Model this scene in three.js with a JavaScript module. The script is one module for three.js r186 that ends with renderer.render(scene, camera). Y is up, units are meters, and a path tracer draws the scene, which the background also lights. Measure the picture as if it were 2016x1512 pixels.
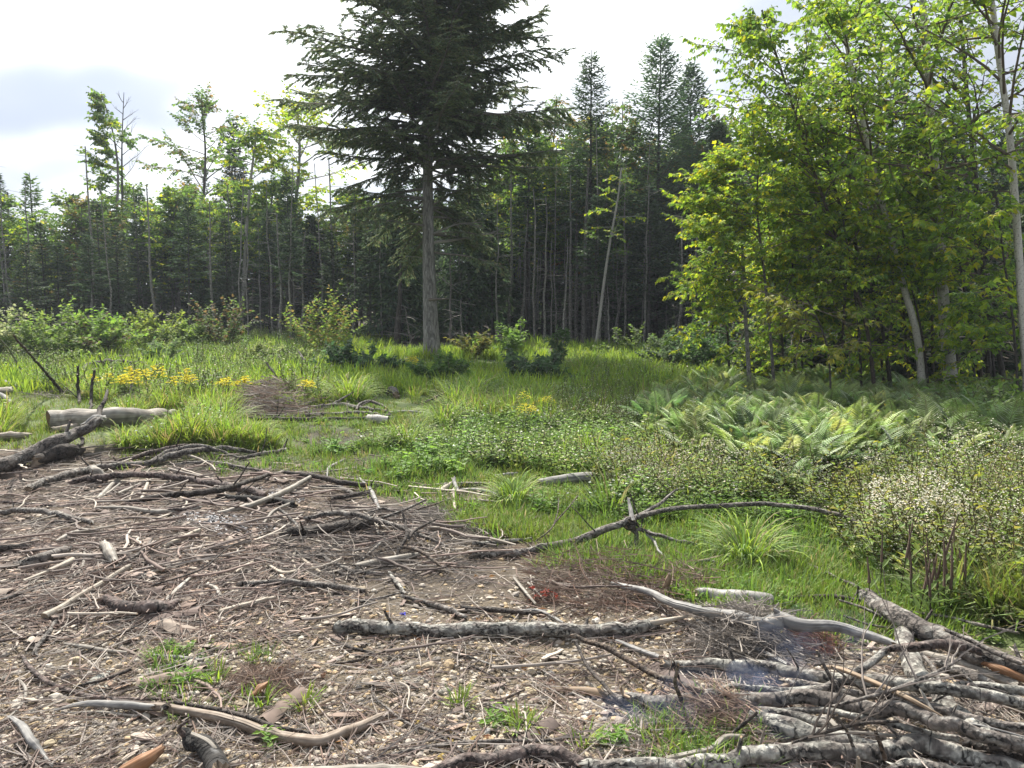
import * as THREE from 'three';
import { mergeGeometries } from 'three/addons/utils/BufferGeometryUtils.js';

// ---------------------------------------------------------------- camera, sky, sun, exposure
const EYE = 1.6, LENS = 1512, TILT = Math.atan(156 / 1512);      // lens in pixels of the 2016 x 1512 photograph
const scene = new THREE.Scene();
const camera = new THREE.PerspectiveCamera(2 * Math.atan(0.5) * 180 / Math.PI, 4 / 3, 0.05, 900);
camera.position.set(0, EYE, 0);
camera.rotation.x = -TILT;
scene.add(camera);
const renderer = new THREE.WebGLRenderer({ antialias: true });
renderer.setSize(1024, 768);
renderer.toneMapping = THREE.LinearToneMapping;
renderer.toneMappingExposure = 2.2;
renderer.shadowMap.enabled = true;

const SUN_AZ = -21 * Math.PI / 180, SUN_EL = 52 * Math.PI / 180;
const SUN = new THREE.Vector3(Math.sin(SUN_AZ) * Math.cos(SUN_EL), Math.sin(SUN_EL), -Math.cos(SUN_AZ) * Math.cos(SUN_EL));
const SUN_POWER = 5.0, SKY_POWER = 0.66;

// ---------------------------------------------------------------- numbers
function rand(seed) { let a = seed >>> 0; return () => { a = (a + 0x6D2B79F5) | 0; let t = Math.imul(a ^ (a >>> 15), 1 | a); t = (t + Math.imul(t ^ (t >>> 7), 61 | t)) ^ t; return ((t ^ (t >>> 14)) >>> 0) / 4294967296; }; }
const clamp = (x, a = 0, b = 1) => x < a ? a : x > b ? b : x, mix = (a, b, t) => a + (b - a) * t;
const step = (a, b, x) => { const t = clamp((x - a) / (b - a)); return t * t * (3 - 2 * t); };
function h3(x, y, z) { let h = Math.imul(x, 374761393) ^ Math.imul(y, 668265263) ^ Math.imul(z, 2147483647 ^ 0x5bd1e995); h = Math.imul(h ^ (h >>> 13), 1274126177); h ^= h >>> 16; return (h >>> 0) / 4294967296; }
function noise(x, y, z = 0) {
  const X = Math.floor(x), Y = Math.floor(y), Z = Math.floor(z); let u = x - X, v = y - Y, w = z - Z;
  u = u * u * (3 - 2 * u); v = v * v * (3 - 2 * v); w = w * w * (3 - 2 * w);
  return mix(mix(mix(h3(X, Y, Z), h3(X + 1, Y, Z), u), mix(h3(X, Y + 1, Z), h3(X + 1, Y + 1, Z), u), v),
    mix(mix(h3(X, Y, Z + 1), h3(X + 1, Y, Z + 1), u), mix(h3(X, Y + 1, Z + 1), h3(X + 1, Y + 1, Z + 1), u), v), w);
}
function fbm(x, y, z = 0, n = 4) { let s = 0, a = 0.5; for (let i = 0; i < n; i++) { s += a * noise(x, y, z); x = x * 2.03 + 17.1; y = y * 2.03 + 9.7; z = z * 2.03 + 3.3; a *= 0.5; } return s / (1 - Math.pow(0.5, n)); }
function tnoise(x, y, p) {                                         // repeats every p cells
  const X = Math.floor(x), Y = Math.floor(y); let u = x - X, v = y - Y; u = u * u * (3 - 2 * u); v = v * v * (3 - 2 * v);
  const m = (k) => ((k % p) + p) % p;
  return mix(mix(h3(m(X), m(Y), p), h3(m(X + 1), m(Y), p), u), mix(h3(m(X), m(Y + 1), p), h3(m(X + 1), m(Y + 1), p), u), v);
}
function tfbm(u, v, p, n = 5) { let s = 0, a = 0.5; for (let i = 0; i < n; i++) { s += a * tnoise(u * p, v * p, p); p *= 2; a *= 0.5; } return s / (1 - Math.pow(0.5, n)); }
const V = (x, y, z) => new THREE.Vector3(x, y, z);

// ---------------------------------------------------------------- sky: thin bright cloud with a veiled sun, bluer gaps
function skyTexture() {
  const W = 1024, H = 512, d = new Float32Array(W * H * 4);
  for (let j = 0; j < H; j++) for (let i = 0; i < W; i++) {
    const lat = ((j + 0.5) / H - 0.5) * Math.PI, lon = ((i + 0.5) / W - 0.5) * 2 * Math.PI;
    const x = Math.cos(lat) * Math.cos(lon), y = Math.sin(lat), z = Math.cos(lat) * Math.sin(lon), o = (j * W + i) * 4;
    const yy = Math.max(y, 0.03);
    const q = 1.0 / (yy + 0.35), cx = x * q * 2.1, cz = z * q * 2.1;
    const c = step(0.24, 0.70, fbm(cx * 0.8 + 17.57, cz * 1.1 + 3.493, 2.7, 5)), wisps = fbm(cx * 1.7 + 3.342, cz * 3.6 + 20.284, 9.1, 5);
    const dot = x * SUN.x + y * SUN.y + z * SUN.z, ang = Math.acos(clamp(dot, -1, 1)) * 180 / Math.PI;
    const veil = Math.exp(-ang * ang / (2 * 21 * 21)), halo = Math.exp(-ang / 45);
    const blue = [0.45, 0.505, 0.61], grey = [0.56, 0.60, 0.67], white = [1.0, 1.03, 1.06];
    const k = clamp(0.30 + (c - 0.5) * 0.5 + (wisps - 0.5) * 1.9 + veil * 0.9 + halo * 0.3), b = 0.80 + veil * 1.1 + halo * 0.42;
    for (let n = 0; n < 3; n++) d[o + n] = mix(mix(blue[n], grey[n], c), white[n], k * k * (3 - 2 * k)) * b;
    d[o + 3] = 1;
  }
  const t = new THREE.DataTexture(d, W, H, THREE.RGBAFormat, THREE.FloatType);
  t.mapping = THREE.EquirectangularReflectionMapping; t.magFilter = THREE.LinearFilter; t.needsUpdate = true;
  return t;
}
const SKY = skyTexture();
scene.fog = new THREE.FogExp2(new THREE.Color().setRGB(0.80, 0.88, 1.0), 0.0009);
scene.background = SKY; scene.environment = SKY;
scene.backgroundIntensity = SKY_POWER; scene.environmentIntensity = SKY_POWER;
const sun = new THREE.DirectionalLight(new THREE.Color().setRGB(1.0, 0.93, 0.82), SUN_POWER);
sun.name = 'sun'; sun.position.copy(SUN).multiplyScalar(120); sun.castShadow = true; sun.shadow.radius = 3.2;
sun.shadow.mapSize.set(4096, 4096);
Object.assign(sun.shadow.camera, { left: -45, right: 45, top: 45, bottom: -45, near: 1, far: 300 });
scene.add(sun); scene.add(sun.target);

// ---------------------------------------------------------------- terrain and where the camera's rays meet it
const cT = Math.cos(TILT), sT = Math.sin(TILT);
function ray(px, py) { const x = (px - 1008) / LENS, y = -(py - 756) / LENS; return V(x, y * cT - sT, -cT - y * sT); }   // forward part = 1
function seen(x, y, z) { const Y = y - EYE, f = -z * cT - Y * sT, u = Y * cT - z * sT; return [1008 + LENS * x / f, 756 - LENS * u / f, f]; }
function H(x, z) {
  const d = Math.hypot(x, z);
  let h = (fbm(x * 0.45 + 3, z * 0.45 + 8, 1, 3) - 0.5) * 0.22 * step(1, 5, d) + (fbm(x * 1.9, z * 1.9, 4, 3) - 0.5) * 0.07;
  h += 0.10 * Math.exp(-((x + 2.6) ** 2 / 2.2 + (z + 5.0) ** 2 / 1.4));         // low heap of litter
  h -= 0.07 * Math.exp(-((x + 0.6) ** 2 / 2.0 + (z + 5.0) ** 2 / 0.5));
  if (d < 13) h += (fbm(x * 9, z * 9, 2, 2) - 0.5) * 0.028 * step(13, 6, d);
  const rise = step(16, 46, d) * (0.75 - 0.35 * step(-4, 8, x)) + step(40, 120, d) * 2.0;
  return h + rise;
}
function ground(px, py, lift = 0) {
  const r = ray(px, py); let t = 3;
  if (r.y > -0.005) { t = 40; return V(r.x * t, H(r.x * t, r.z * t) + lift, r.z * t); }
  t = (EYE - lift) / -r.y;
  for (let i = 0; i < 12; i++) { const h = H(r.x * t, r.z * t) + lift; t = mix(t, Math.min((EYE - h) / -r.y, 120), 0.7); }
  return V(r.x * t, EYE + r.y * t, r.z * t);
}
const at = (px, py, depth) => ray(px, py).multiplyScalar(depth).add(V(0, EYE, 0));
const onGround = (px, depth) => { const x = (px - 1008) / LENS * depth, z = -depth * cT * 1.0; return V(x, H(x, z), z); };
const pixelsHigh = (n, depth) => n / LENS * depth;
// the edge between trampled bare soil (towards the camera) and the green clearing, as a line over the ground
const EDGE = [[-2200, 870], [-200, 862], [0, 868], [160, 880], [300, 890], [560, 893], [700, 915], [790, 945], [860, 970], [900, 1030], [1000, 1062], [1200, 1090], [1330, 1165], [1500, 1185], [1700, 1190], [1850, 1215], [2016, 1300], [2300, 1420], [4200, 1500]];
const PATCHES = [[650, 858, 90, 22], [560, 792, 110, 30], [740, 890, 80, 16], [900, 965, 90, 22], [1040, 900, 60, 12], [330, 722, 120, 9]];   // trodden spots in the green
function bare(x, z) {                                               // 1 on bare soil, 0 on green ground
  if (z > -1.6) return 1;
  const [px, py] = seen(x, 0, z); let e = 900;
  for (let i = 1; i < EDGE.length; i++) if (px <= EDGE[i][0] || i === EDGE.length - 1) { const [a, b] = [EDGE[i - 1], EDGE[i]]; e = mix(a[1], b[1], clamp((px - a[0]) / (b[0] - a[0]))); break; }
  for (const [bx, by, bw, bh] of PATCHES) { const q = ((px - bx) / bw) ** 2 + ((py - by) / bh) ** 2; if (q < 1.4 && fbm(x * 4, z * 4, 31, 3) > 0.28 + 0.3 * q) return 0.85; }
  return step(-34, 34, py - e + (fbm(x * 1.6, z * 1.6, 7, 3) - 0.5) * 110 * clamp((py - 640) / 500, 0.25, 1.2) + (fbm(x * 5, z * 5, 17, 3) - 0.5) * 90 * clamp((py - 700) / 400, 0.2, 1));
}

// ---------------------------------------------------------------- names, labels
const taken = {};
function numbered(name) { const n = taken[name] = (taken[name] ?? -1) + 1; return n ? name + '_' + String(n).padStart(3, '0') : name; }
function tag(o, label, category, group, kind) { if (label) o.userData.label = label; if (category) o.userData.category = category; if (group) o.userData.group = group; if (kind) o.userData.kind = kind; return o; }
function thing(name, label, category, pos, group) { const o = new THREE.Group(); o.name = numbered(name); if (pos) o.position.copy(pos); scene.add(o); return tag(o, label, category, group); }
function put(name, geo, mat, parent = scene) { const m = new THREE.Mesh(geo, mat); m.name = parent === scene ? numbered(name) : name; m.castShadow = m.receiveShadow = true; parent.add(m); return m; }
function copyOf(o, pos, turn, scale, label, group) { const c = o.clone(); c.userData = { ...o.userData }; c.name = numbered(o.name.replace(/_\d+$/, '')); c.position.copy(pos); c.rotation.y = turn; typeof scale === 'number' ? c.scale.setScalar(scale) : c.scale.copy(scale); if (label) c.userData.label = label; if (group) c.userData.group = group; scene.add(c); return c; }

// ---------------------------------------------------------------- mesh builder
class MB {
  constructor() { this.p = []; this.c = []; this.u = []; this.i = []; this.seams = []; }
  get n() { return this.p.length / 3; }
  v(x, y, z, c, u = 0, w = 0) { this.p.push(x, y, z); this.c.push(c[0], c[1], c[2]); this.u.push(u, w); return this.p.length / 3 - 1; }
  t(a, b, c) { this.i.push(a, b, c); }
  // a bent, tapering tube; o.color(s, angle, point) or one colour; o.bump(s, angle, point) scales the radius; o.end / o.start: 'taper' | 'cut' | 'broken' | null
  tube(pts, rad, seg, o = {}) {
    const n = pts.length, T = [], N = [], B = []; let len = 0; const L = [0];
    for (let i = 0; i < n; i++) { T.push(pts[Math.min(i + 1, n - 1)].clone().sub(pts[Math.max(i - 1, 0)]).normalize()); if (i) L.push(len += pts[i].distanceTo(pts[i - 1])); }
    let nn = Math.abs(T[0].y) < 0.9 ? V(0, 1, 0) : V(1, 0, 0);
    for (let i = 0; i < n; i++) { nn = nn.clone().addScaledVector(T[i], -nn.dot(T[i])).normalize(); N.push(nn); B.push(T[i].clone().cross(nn)); }
    const r0 = rad(0), first = this.n, cf = typeof o.color === 'function' ? o.color : () => o.color;
    for (let i = 0; i < n; i++) {
      const s = n > 1 ? i / (n - 1) : 0, r = rad(s);
      for (let k = 0; k <= seg; k++) {
        const a = (k % seg) / seg * 2 * Math.PI, ca = Math.cos(a), sa = Math.sin(a);
        let rr = r; if (o.bump) rr *= o.bump(s, a, pts[i]);
        let ax = 0; if ((i === n - 1 && o.end === 'broken') || (i === 0 && o.start === 'broken')) ax = (h3(k % seg, i, seg + Math.round(pts[i].x * 977)) - 0.3) * r * (o.jag ?? 2.2) * (i ? 1 : -1);
        const x = pts[i].x + (N[i].x * ca + B[i].x * sa) * rr + T[i].x * ax, y = pts[i].y + (N[i].y * ca + B[i].y * sa) * rr + T[i].y * ax, z = pts[i].z + (N[i].z * ca + B[i].z * sa) * rr + T[i].z * ax;
        this.v(x, y, z, cf(s, a, pts[i]), k / seg * 2 * Math.PI * r0 * (o.around ?? 1), L[i]);
      }
      this.seams.push([first + i * (seg + 1), first + i * (seg + 1) + seg]);
    }
    for (let i = 0; i < n - 1; i++) for (let k = 0; k < seg; k++) { const a = first + i * (seg + 1) + k, b = a + seg + 1; this.t(a, a + 1, b); this.t(a + 1, b + 1, b); }
    for (const [which, i] of [[o.start, 0], [o.end, n - 1]]) if (which === 'cut' || which === 'broken') this.cap(pts[i], T[i], first + i * (seg + 1), seg, i ? 1 : -1, o.core ?? [0.4, 0.3, 0.2], which === 'broken' ? rad(i ? 1 : 0) * 0.3 : 0);
    return this;
  }
  cap(P, T, ring, seg, dir, col, out) {
    const c = this.v(P.x + T.x * dir * out, P.y + T.y * dir * out, P.z + T.z * dir * out, col, 0, 0), at = this.n;
    for (let k = 0; k <= seg; k++) { const q = (ring + k) * 3; this.v(this.p[q], this.p[q + 1], this.p[q + 2], col.map((x) => x * (0.75 + 0.4 * h3(k, seg, ring))), 0.02 * Math.cos(k), 0.02 * Math.sin(k)); }
    for (let k = 0; k < seg; k++) dir > 0 ? this.t(c, at + k, at + k + 1) : this.t(c, at + k + 1, at + k);
  }
  // one leaf: base P, unit direction d, unit normal n, length l, half width w
  leaf(P, d, n, l, w, col, shape = 0) {
    const sx = d.y * n.z - d.z * n.y, sy = d.z * n.x - d.x * n.z, sz = d.x * n.y - d.y * n.x;
    const q = (s, t, h) => this.v(P.x + d.x * l * t + sx * w * s + n.x * h * w, P.y + d.y * l * t + sy * w * s + n.y * h * w, P.z + d.z * l * t + sz * w * s + n.z * h * w, col);
    if (shape === 0) { const a = q(0, 0, 0), b = q(1, 0.45, 0.35), c = q(0, 1, -0.3), e = q(-1, 0.45, 0.35); this.t(a, c, b); this.t(a, e, c); }
    else if (shape === 1) { const a = q(0, 0, 0), b = q(0.95, 0.28, 0.3), b2 = q(0.62, 0.66, 0.15), c = q(0, 1, -0.45), e = q(-0.95, 0.28, 0.3), e2 = q(-0.62, 0.66, 0.15), m = q(0, 0.5, 0); this.t(a, m, b); this.t(b, m, b2); this.t(m, c, b2); this.t(a, e, m); this.t(e, e2, m); this.t(m, e2, c); }
    else if (shape === 2) {                                         // three-lobed maple leaf
      const a = q(0, 0, 0), l1 = q(1.05, 0.5, 0.1), s1 = q(0.42, 0.52, 0.2), l0 = q(0, 1, -0.4), s2 = q(-0.42, 0.52, 0.2), l2 = q(-1.05, 0.5, 0.1), b1 = q(0.6, 0.12, 0.2), b2 = q(-0.6, 0.12, 0.2);
      this.t(a, s1, b1); this.t(b1, s1, l1); this.t(a, l0, s1); this.t(a, s2, l0); this.t(a, b2, s2); this.t(b2, l2, s2);
    } else { const a = q(-0.25, 0, 0), b = q(0.25, 0, 0), c = q(0, 1, shape === 4 ? -0.8 : 0); this.t(a, c, b); }   // a needle spray / sliver
  }
  // an arching grass blade as a narrow ribbon
  blade(P, yaw, lean, len, w, cols, segs = 3, curl = 1.2) {
    const dx = Math.cos(yaw), dz = Math.sin(yaw), px = -dz, pz = dx; let x = P.x, y = P.y, z = P.z, e = Math.PI / 2 - lean, last = null;
    for (let i = 0; i <= segs; i++) {
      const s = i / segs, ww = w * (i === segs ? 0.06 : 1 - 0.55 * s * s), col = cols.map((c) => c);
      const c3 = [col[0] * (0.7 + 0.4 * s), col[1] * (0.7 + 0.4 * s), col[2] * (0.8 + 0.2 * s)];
      const a = this.v(x - px * ww, y, z - pz * ww, c3), b = this.v(x + px * ww, y, z + pz * ww, c3);
      if (last) { this.t(last[0], last[1], b); this.t(last[0], b, a); }
      last = [a, b]; const d = len / segs; x += dx * Math.cos(e) * d; z += dz * Math.cos(e) * d; y += Math.sin(e) * d; e -= curl / segs * (0.4 + s);
    }
  }
  geo(smooth = false) {
    const g = new THREE.BufferGeometry();
    g.setAttribute('position', new THREE.Float32BufferAttribute(this.p, 3)); g.setAttribute('color', new THREE.Float32BufferAttribute(this.c, 3)); g.setAttribute('uv', new THREE.Float32BufferAttribute(this.u, 2)); g.setIndex(this.i);
    if (smooth) {
      g.computeVertexNormals(); const a = g.attributes.normal.array;
      for (const [s, e] of this.seams) { const q = V(a[s * 3] + a[e * 3], a[s * 3 + 1] + a[e * 3 + 1], a[s * 3 + 2] + a[e * 3 + 2]).normalize(); q.toArray(a, s * 3); q.toArray(a, e * 3); }
    }
    return g;
  }
  build(name, mat, parent = scene, smooth = false) { return put(name, this.geo(smooth), mat, parent); }
}

// ---------------------------------------------------------------- textures (fine grain only; colours come from vertices)
function tex(size, fn, h = size, srgb = false) {
  const d = new Uint8Array(size * h * 4);
  for (let j = 0; j < h; j++) for (let i = 0; i < size; i++) { const q = fn(i / size, j / h), o = (j * size + i) * 4; const a = Array.isArray(q) ? q : [q, q, q]; for (let k = 0; k < 3; k++) d[o + k] = clamp(a[k]) * 255; d[o + 3] = a[3] === undefined ? 255 : clamp(a[3]) * 255; }
  const t = new THREE.DataTexture(d, size, h); t.wrapS = t.wrapT = THREE.RepeatWrapping; t.magFilter = THREE.LinearFilter; t.needsUpdate = true; if (srgb) t.colorSpace = THREE.SRGBColorSpace; return t;
}
const rep = (t, x, y = x) => { const c = t.clone(); c.repeat.set(x, y); c.needsUpdate = true; return c; };
const barkFlakes = tex(512, (u, v) => { const a = tfbm(u, v, 9, 5), b = tfbm(u + 0.37, v + 0.11, 26, 4), e = Math.abs(tfbm(u, v, 7, 4) - 0.5); return 0.42 + 0.75 * (a - 0.5) + 0.7 * (b - 0.5) + (e < 0.035 ? -0.25 : 0.1); });
const woodGrain = tex(512, (u, v) => { const s = tfbm(u, v * 0.06, 34, 3), q = tfbm(u + 0.21, v * 0.02, 70, 3), c = tfbm(u, v, 8, 4); return 0.5 + 0.55 * (s - 0.5) + 0.5 * (q - 0.5) + 0.35 * (c - 0.5); });
const barkRidges = tex(512, (u, v) => { const w = tfbm(u, v, 5, 3) * 0.09, r = tfbm(u + w, v * 0.22, 30, 3), c = tfbm(u, v, 22, 3); return 0.15 + step(0.36, 0.6, r) * 0.62 + 0.4 * (c - 0.5); });
const birchBands = tex(512, (u, v) => { const b = tfbm(u * 0.25, v, 60, 3), p = tfbm(u, v, 5, 4), c = tfbm(u, v, 30, 3); return clamp(0.86 + 0.25 * (c - 0.5) - (b > 0.66 ? 0.45 : 0) - (p > 0.66 ? 0.5 : 0)); });
const soilGrain = tex(1024, (u, v) => { const a = tfbm(u, v, 12, 6), b = tfbm(u + 0.3, v + 0.6, 60, 4), c = tnoise(u * 180, v * 180, 180); return 0.45 + 0.6 * (a - 0.5) + 0.55 * (b - 0.5) + (c > 0.83 ? 0.3 : 0) - (c < 0.12 ? 0.2 : 0); });
const tint = (t) => tex(256, t);
const std = (o) => new THREE.MeshStandardMaterial({ vertexColors: true, roughness: 0.9, metalness: 0, ...o });
const lighten = (t, lo) => { const s = t.image.data, d = new Uint8Array(s.length); for (let i = 0; i < s.length; i++) d[i] = i % 4 === 3 ? 255 : clamp(lo + s[i] / 255 * (1.25 - lo) * 0.8) * 255; const q = new THREE.DataTexture(d, t.image.width, t.image.height); q.wrapS = q.wrapT = THREE.RepeatWrapping; q.magFilter = THREE.LinearFilter; q.needsUpdate = true; return q; };
const M = {
  soil: std({ map: rep(lighten(soilGrain, 0.35), 0.9), bumpMap: rep(soilGrain, 0.9), bumpScale: 0.018, roughness: 0.95 }),
  bark: std({ map: rep(lighten(barkFlakes, 0.02), 3.0), bumpMap: rep(barkFlakes, 3.0), bumpScale: 0.012, roughness: 0.88 }),
  wood: std({ map: rep(lighten(woodGrain, 0.12), 3.5, 1.4), bumpMap: rep(woodGrain, 3.5, 1.4), bumpScale: 0.006, roughness: 0.72 }),
  ridged: std({ map: rep(lighten(barkRidges, 0.28), 1.3), bumpMap: rep(barkRidges, 1.3), bumpScale: 0.035, roughness: 0.95 }),
  birch: std({ map: rep(lighten(birchBands, 0.12), 2.2, 1.6), bumpMap: rep(birchBands, 2.2, 1.6), bumpScale: 0.003, roughness: 0.62 }),
  barkPlate: std({ roughness: 0.9, side: THREE.DoubleSide, map: rep(lighten(barkFlakes, 0.2), 1.2), bumpMap: rep(barkFlakes, 1.2), bumpScale: 0.004 }),
  twig: std({ roughness: 0.85 }),
  stone: std({ roughness: 0.85, map: rep(lighten(soilGrain, 0.5), 3) }),
  fern: new THREE.MeshPhysicalMaterial({ vertexColors: true, roughness: 0.95, metalness: 0, transmission: 0.5, thickness: 0, clearcoat: 0.28, clearcoatRoughness: 0.4, side: THREE.DoubleSide }),
  leaf: new THREE.MeshPhysicalMaterial({ vertexColors: true, roughness: 0.95, metalness: 0, transmission: 0.62, thickness: 0, clearcoat: 0.16, clearcoatRoughness: 0.4, ior: 1.35, specularIntensity: 0.5, side: THREE.DoubleSide }),
  needle: new THREE.MeshPhysicalMaterial({ vertexColors: true, roughness: 0.9, metalness: 0, transmission: 0.42, thickness: 0, specularIntensity: 0.4, side: THREE.DoubleSide }),
  grass: new THREE.MeshPhysicalMaterial({ vertexColors: true, roughness: 0.95, metalness: 0, transmission: 0.5, thickness: 0, clearcoat: 0.08, clearcoatRoughness: 0.45, specularIntensity: 0.5, side: THREE.DoubleSide }),
  petal: new THREE.MeshPhysicalMaterial({ vertexColors: true, roughness: 0.95, metalness: 0, transmission: 0.35, thickness: 0, side: THREE.DoubleSide }),
};
for (const k in M) M[k].name = k;
function instanced(name, geo, mat, list, parent = scene) {           // list of [position, yaw, tiltX, tiltZ, scale (number or Vector3), colour]
  const m = new THREE.InstancedMesh(geo, mat, list.length), q = new THREE.Quaternion(), e = new THREE.Euler(), s = V(1, 1, 1), X = new THREE.Matrix4(), c = new THREE.Color();
  list.forEach(([p, yaw, tx, tz, sc, col], i) => { e.set(tx, yaw, tz, 'YXZ'); q.setFromEuler(e); typeof sc === 'number' ? s.setScalar(sc) : s.copy(sc); m.setMatrixAt(i, X.compose(p, q, s)); if (col) m.setColorAt(i, c.setRGB(col[0], col[1], col[2])); });
  m.name = parent === scene ? numbered(name) : name; m.castShadow = m.receiveShadow = true; parent.add(m); return m;
}

// ---------------------------------------------------------------- ground
const groundColor = (x, z) => {
  const b = bare(x, z), d = Math.hypot(x, z), n = fbm(x * 0.8, z * 0.8, 3, 4), n2 = fbm(x * 5, z * 5, 6, 3);
  const soil = [mix(0.066, 0.150, n), mix(0.049, 0.115, n), mix(0.034, 0.078, n)];
  const pale = step(4.7, 3.3, d); for (let k = 0; k < 3; k++) soil[k] = mix(soil[k], soil[k] * 0.6 + [0.115, 0.096, 0.066][k], pale * 0.8);
  const damp = step(0.52, 0.66, fbm(x * 0.9 + 4, z * 1.3 + 2, 5, 3)) * step(3.6, 5.2, d);
  for (let k = 0; k < 3; k++) soil[k] *= mix(1, [0.42, 0.44, 0.5][k], damp * 0.9) * (0.8 + 0.4 * n2);
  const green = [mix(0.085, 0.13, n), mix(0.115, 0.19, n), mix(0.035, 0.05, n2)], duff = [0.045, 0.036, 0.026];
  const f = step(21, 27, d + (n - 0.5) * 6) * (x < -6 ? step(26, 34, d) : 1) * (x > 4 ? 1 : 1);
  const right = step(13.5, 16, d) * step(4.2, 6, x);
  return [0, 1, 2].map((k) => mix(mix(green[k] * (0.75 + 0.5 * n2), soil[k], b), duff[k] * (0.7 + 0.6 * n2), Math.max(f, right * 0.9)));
};
{
  const g = new MB(), dirs = [], dist = [0.4];
  for (let a = -180; a < -48; a += 12) dirs.push(a); for (let a = -48; a <= 48; a += 0.3) dirs.push(a); for (let a = 60; a <= 180; a += 12) dirs.push(a);
  while (dist[dist.length - 1] < 420) { const d = dist[dist.length - 1]; dist.push(d + Math.max(0.02, d * (d < 14 ? 0.0075 : d < 60 ? 0.03 : 0.14))); }
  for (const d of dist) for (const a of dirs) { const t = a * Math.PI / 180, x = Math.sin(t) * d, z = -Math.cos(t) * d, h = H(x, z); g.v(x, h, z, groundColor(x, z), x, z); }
  const w = dirs.length;
  for (let i = 0; i < dist.length - 1; i++) for (let k = 0; k < w - 1; k++) { const a = i * w + k, b = a + w; g.t(a, a + 1, b); g.t(a + 1, b + 1, b); }
  const c = g.v(0, H(0, 0), 0, groundColor(0, 0), 0, 0); for (let k = 0; k < w - 1; k++) g.t(c, k + 1, k);
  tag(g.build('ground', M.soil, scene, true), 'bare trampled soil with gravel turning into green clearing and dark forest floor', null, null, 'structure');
}

// ---------------------------------------------------------------- trees
const PAL = {
  dark: [[0.048, 0.082, 0.036], [0.066, 0.100, 0.040], [0.040, 0.072, 0.040]],
  fir: [[0.062, 0.108, 0.048], [0.084, 0.134, 0.050], [0.054, 0.096, 0.054]],
  hemlock: [[0.150, 0.205, 0.092], [0.190, 0.240, 0.100], [0.125, 0.190, 0.106], [0.200, 0.195, 0.105], [0.085, 0.125, 0.066]],
  mid: [[0.120, 0.215, 0.036], [0.155, 0.250, 0.040], [0.095, 0.180, 0.036]],
  lime: [[0.310, 0.430, 0.026], [0.390, 0.480, 0.026], [0.240, 0.370, 0.030], [0.480, 0.470, 0.024], [0.160, 0.270, 0.032]],
  birch: [[0.235, 0.370, 0.034], [0.170, 0.295, 0.036], [0.320, 0.430, 0.032], [0.200, 0.335, 0.036], [0.095, 0.180, 0.034]],
  autumn: [[0.240, 0.190, 0.048], [0.170, 0.180, 0.042], [0.270, 0.170, 0.050], [0.160, 0.195, 0.042]],
};
const pick = (pal, R, j = 0.25) => { const c = pal[Math.floor(R() * pal.length)], k = 1 - j + 2 * j * R(); return [c[0] * k, c[1] * k, c[2] * k]; };
const BARK = { dark: [0.085, 0.072, 0.062], grey: [0.20, 0.185, 0.17], pale: [0.34, 0.325, 0.30], white: [0.46, 0.44, 0.40], brown: [0.13, 0.10, 0.08] };
const mul = (c, k) => [c[0] * k, c[1] * k, c[2] * k];
const UP = V(0, 1, 0);
function unit(az, el) { return V(Math.cos(az) * Math.cos(el), Math.sin(el), Math.sin(az) * Math.cos(el)); }
function wander(P, dir, len, n, R, o = {}) {                        // a growing shoot: starts at P, keeps turning a little, bends by o.lift
  const pts = [P.clone()], d = dir.clone(), q = P.clone();
  for (let i = 0; i < n; i++) { d.x += (R() - 0.5) * (o.j ?? 0.25); d.z += (R() - 0.5) * (o.j ?? 0.25); d.y += (R() - 0.5) * (o.j ?? 0.25) * 0.6 + (o.lift ?? 0) / n; d.normalize(); q.addScaledVector(d, len / n); pts.push(q.clone()); }
  return pts;
}
const along = (pts, s) => { const f = clamp(s) * (pts.length - 1), i = Math.min(Math.floor(f), pts.length - 2); return pts[i].clone().lerp(pts[i + 1], f - i); };
const heading = (pts, s) => { const i = Math.min(Math.floor(clamp(s) * (pts.length - 1)), pts.length - 2); return pts[i + 1].clone().sub(pts[i]).normalize(); };
function twigLeaves(mb, pts, R, o) {                                // leaves along a twig
  const n = o.n; for (let i = 0; i < n; i++) {
    const s = (i + 0.6 + R() * 0.4) / n, P = along(pts, s), h = heading(pts, s), side = i % 2 ? 1 : -1;
    const across = V(-h.z, 0, h.x).normalize().multiplyScalar(side);
    const d = h.clone().multiplyScalar(i === n - 1 ? 1.2 : 0.5).addScaledVector(across, i === n - 1 ? 0.1 : 0.9); d.y -= o.droop * (0.4 + R()); d.x += (R() - 0.5) * 0.7; d.z += (R() - 0.5) * 0.7; d.normalize();
    const nn = V((R() - 0.5) * o.tilt * 1.9, 1, (R() - 0.5) * o.tilt * 1.9); nn.addScaledVector(d, -nn.dot(d)).normalize();
    const l = o.size * (0.65 + 0.6 * R()); mb.leaf(P, d, nn, l, l * (o.wide ?? 0.42), pick(o.pal, R), o.shape ?? 0);
  }
}
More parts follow.
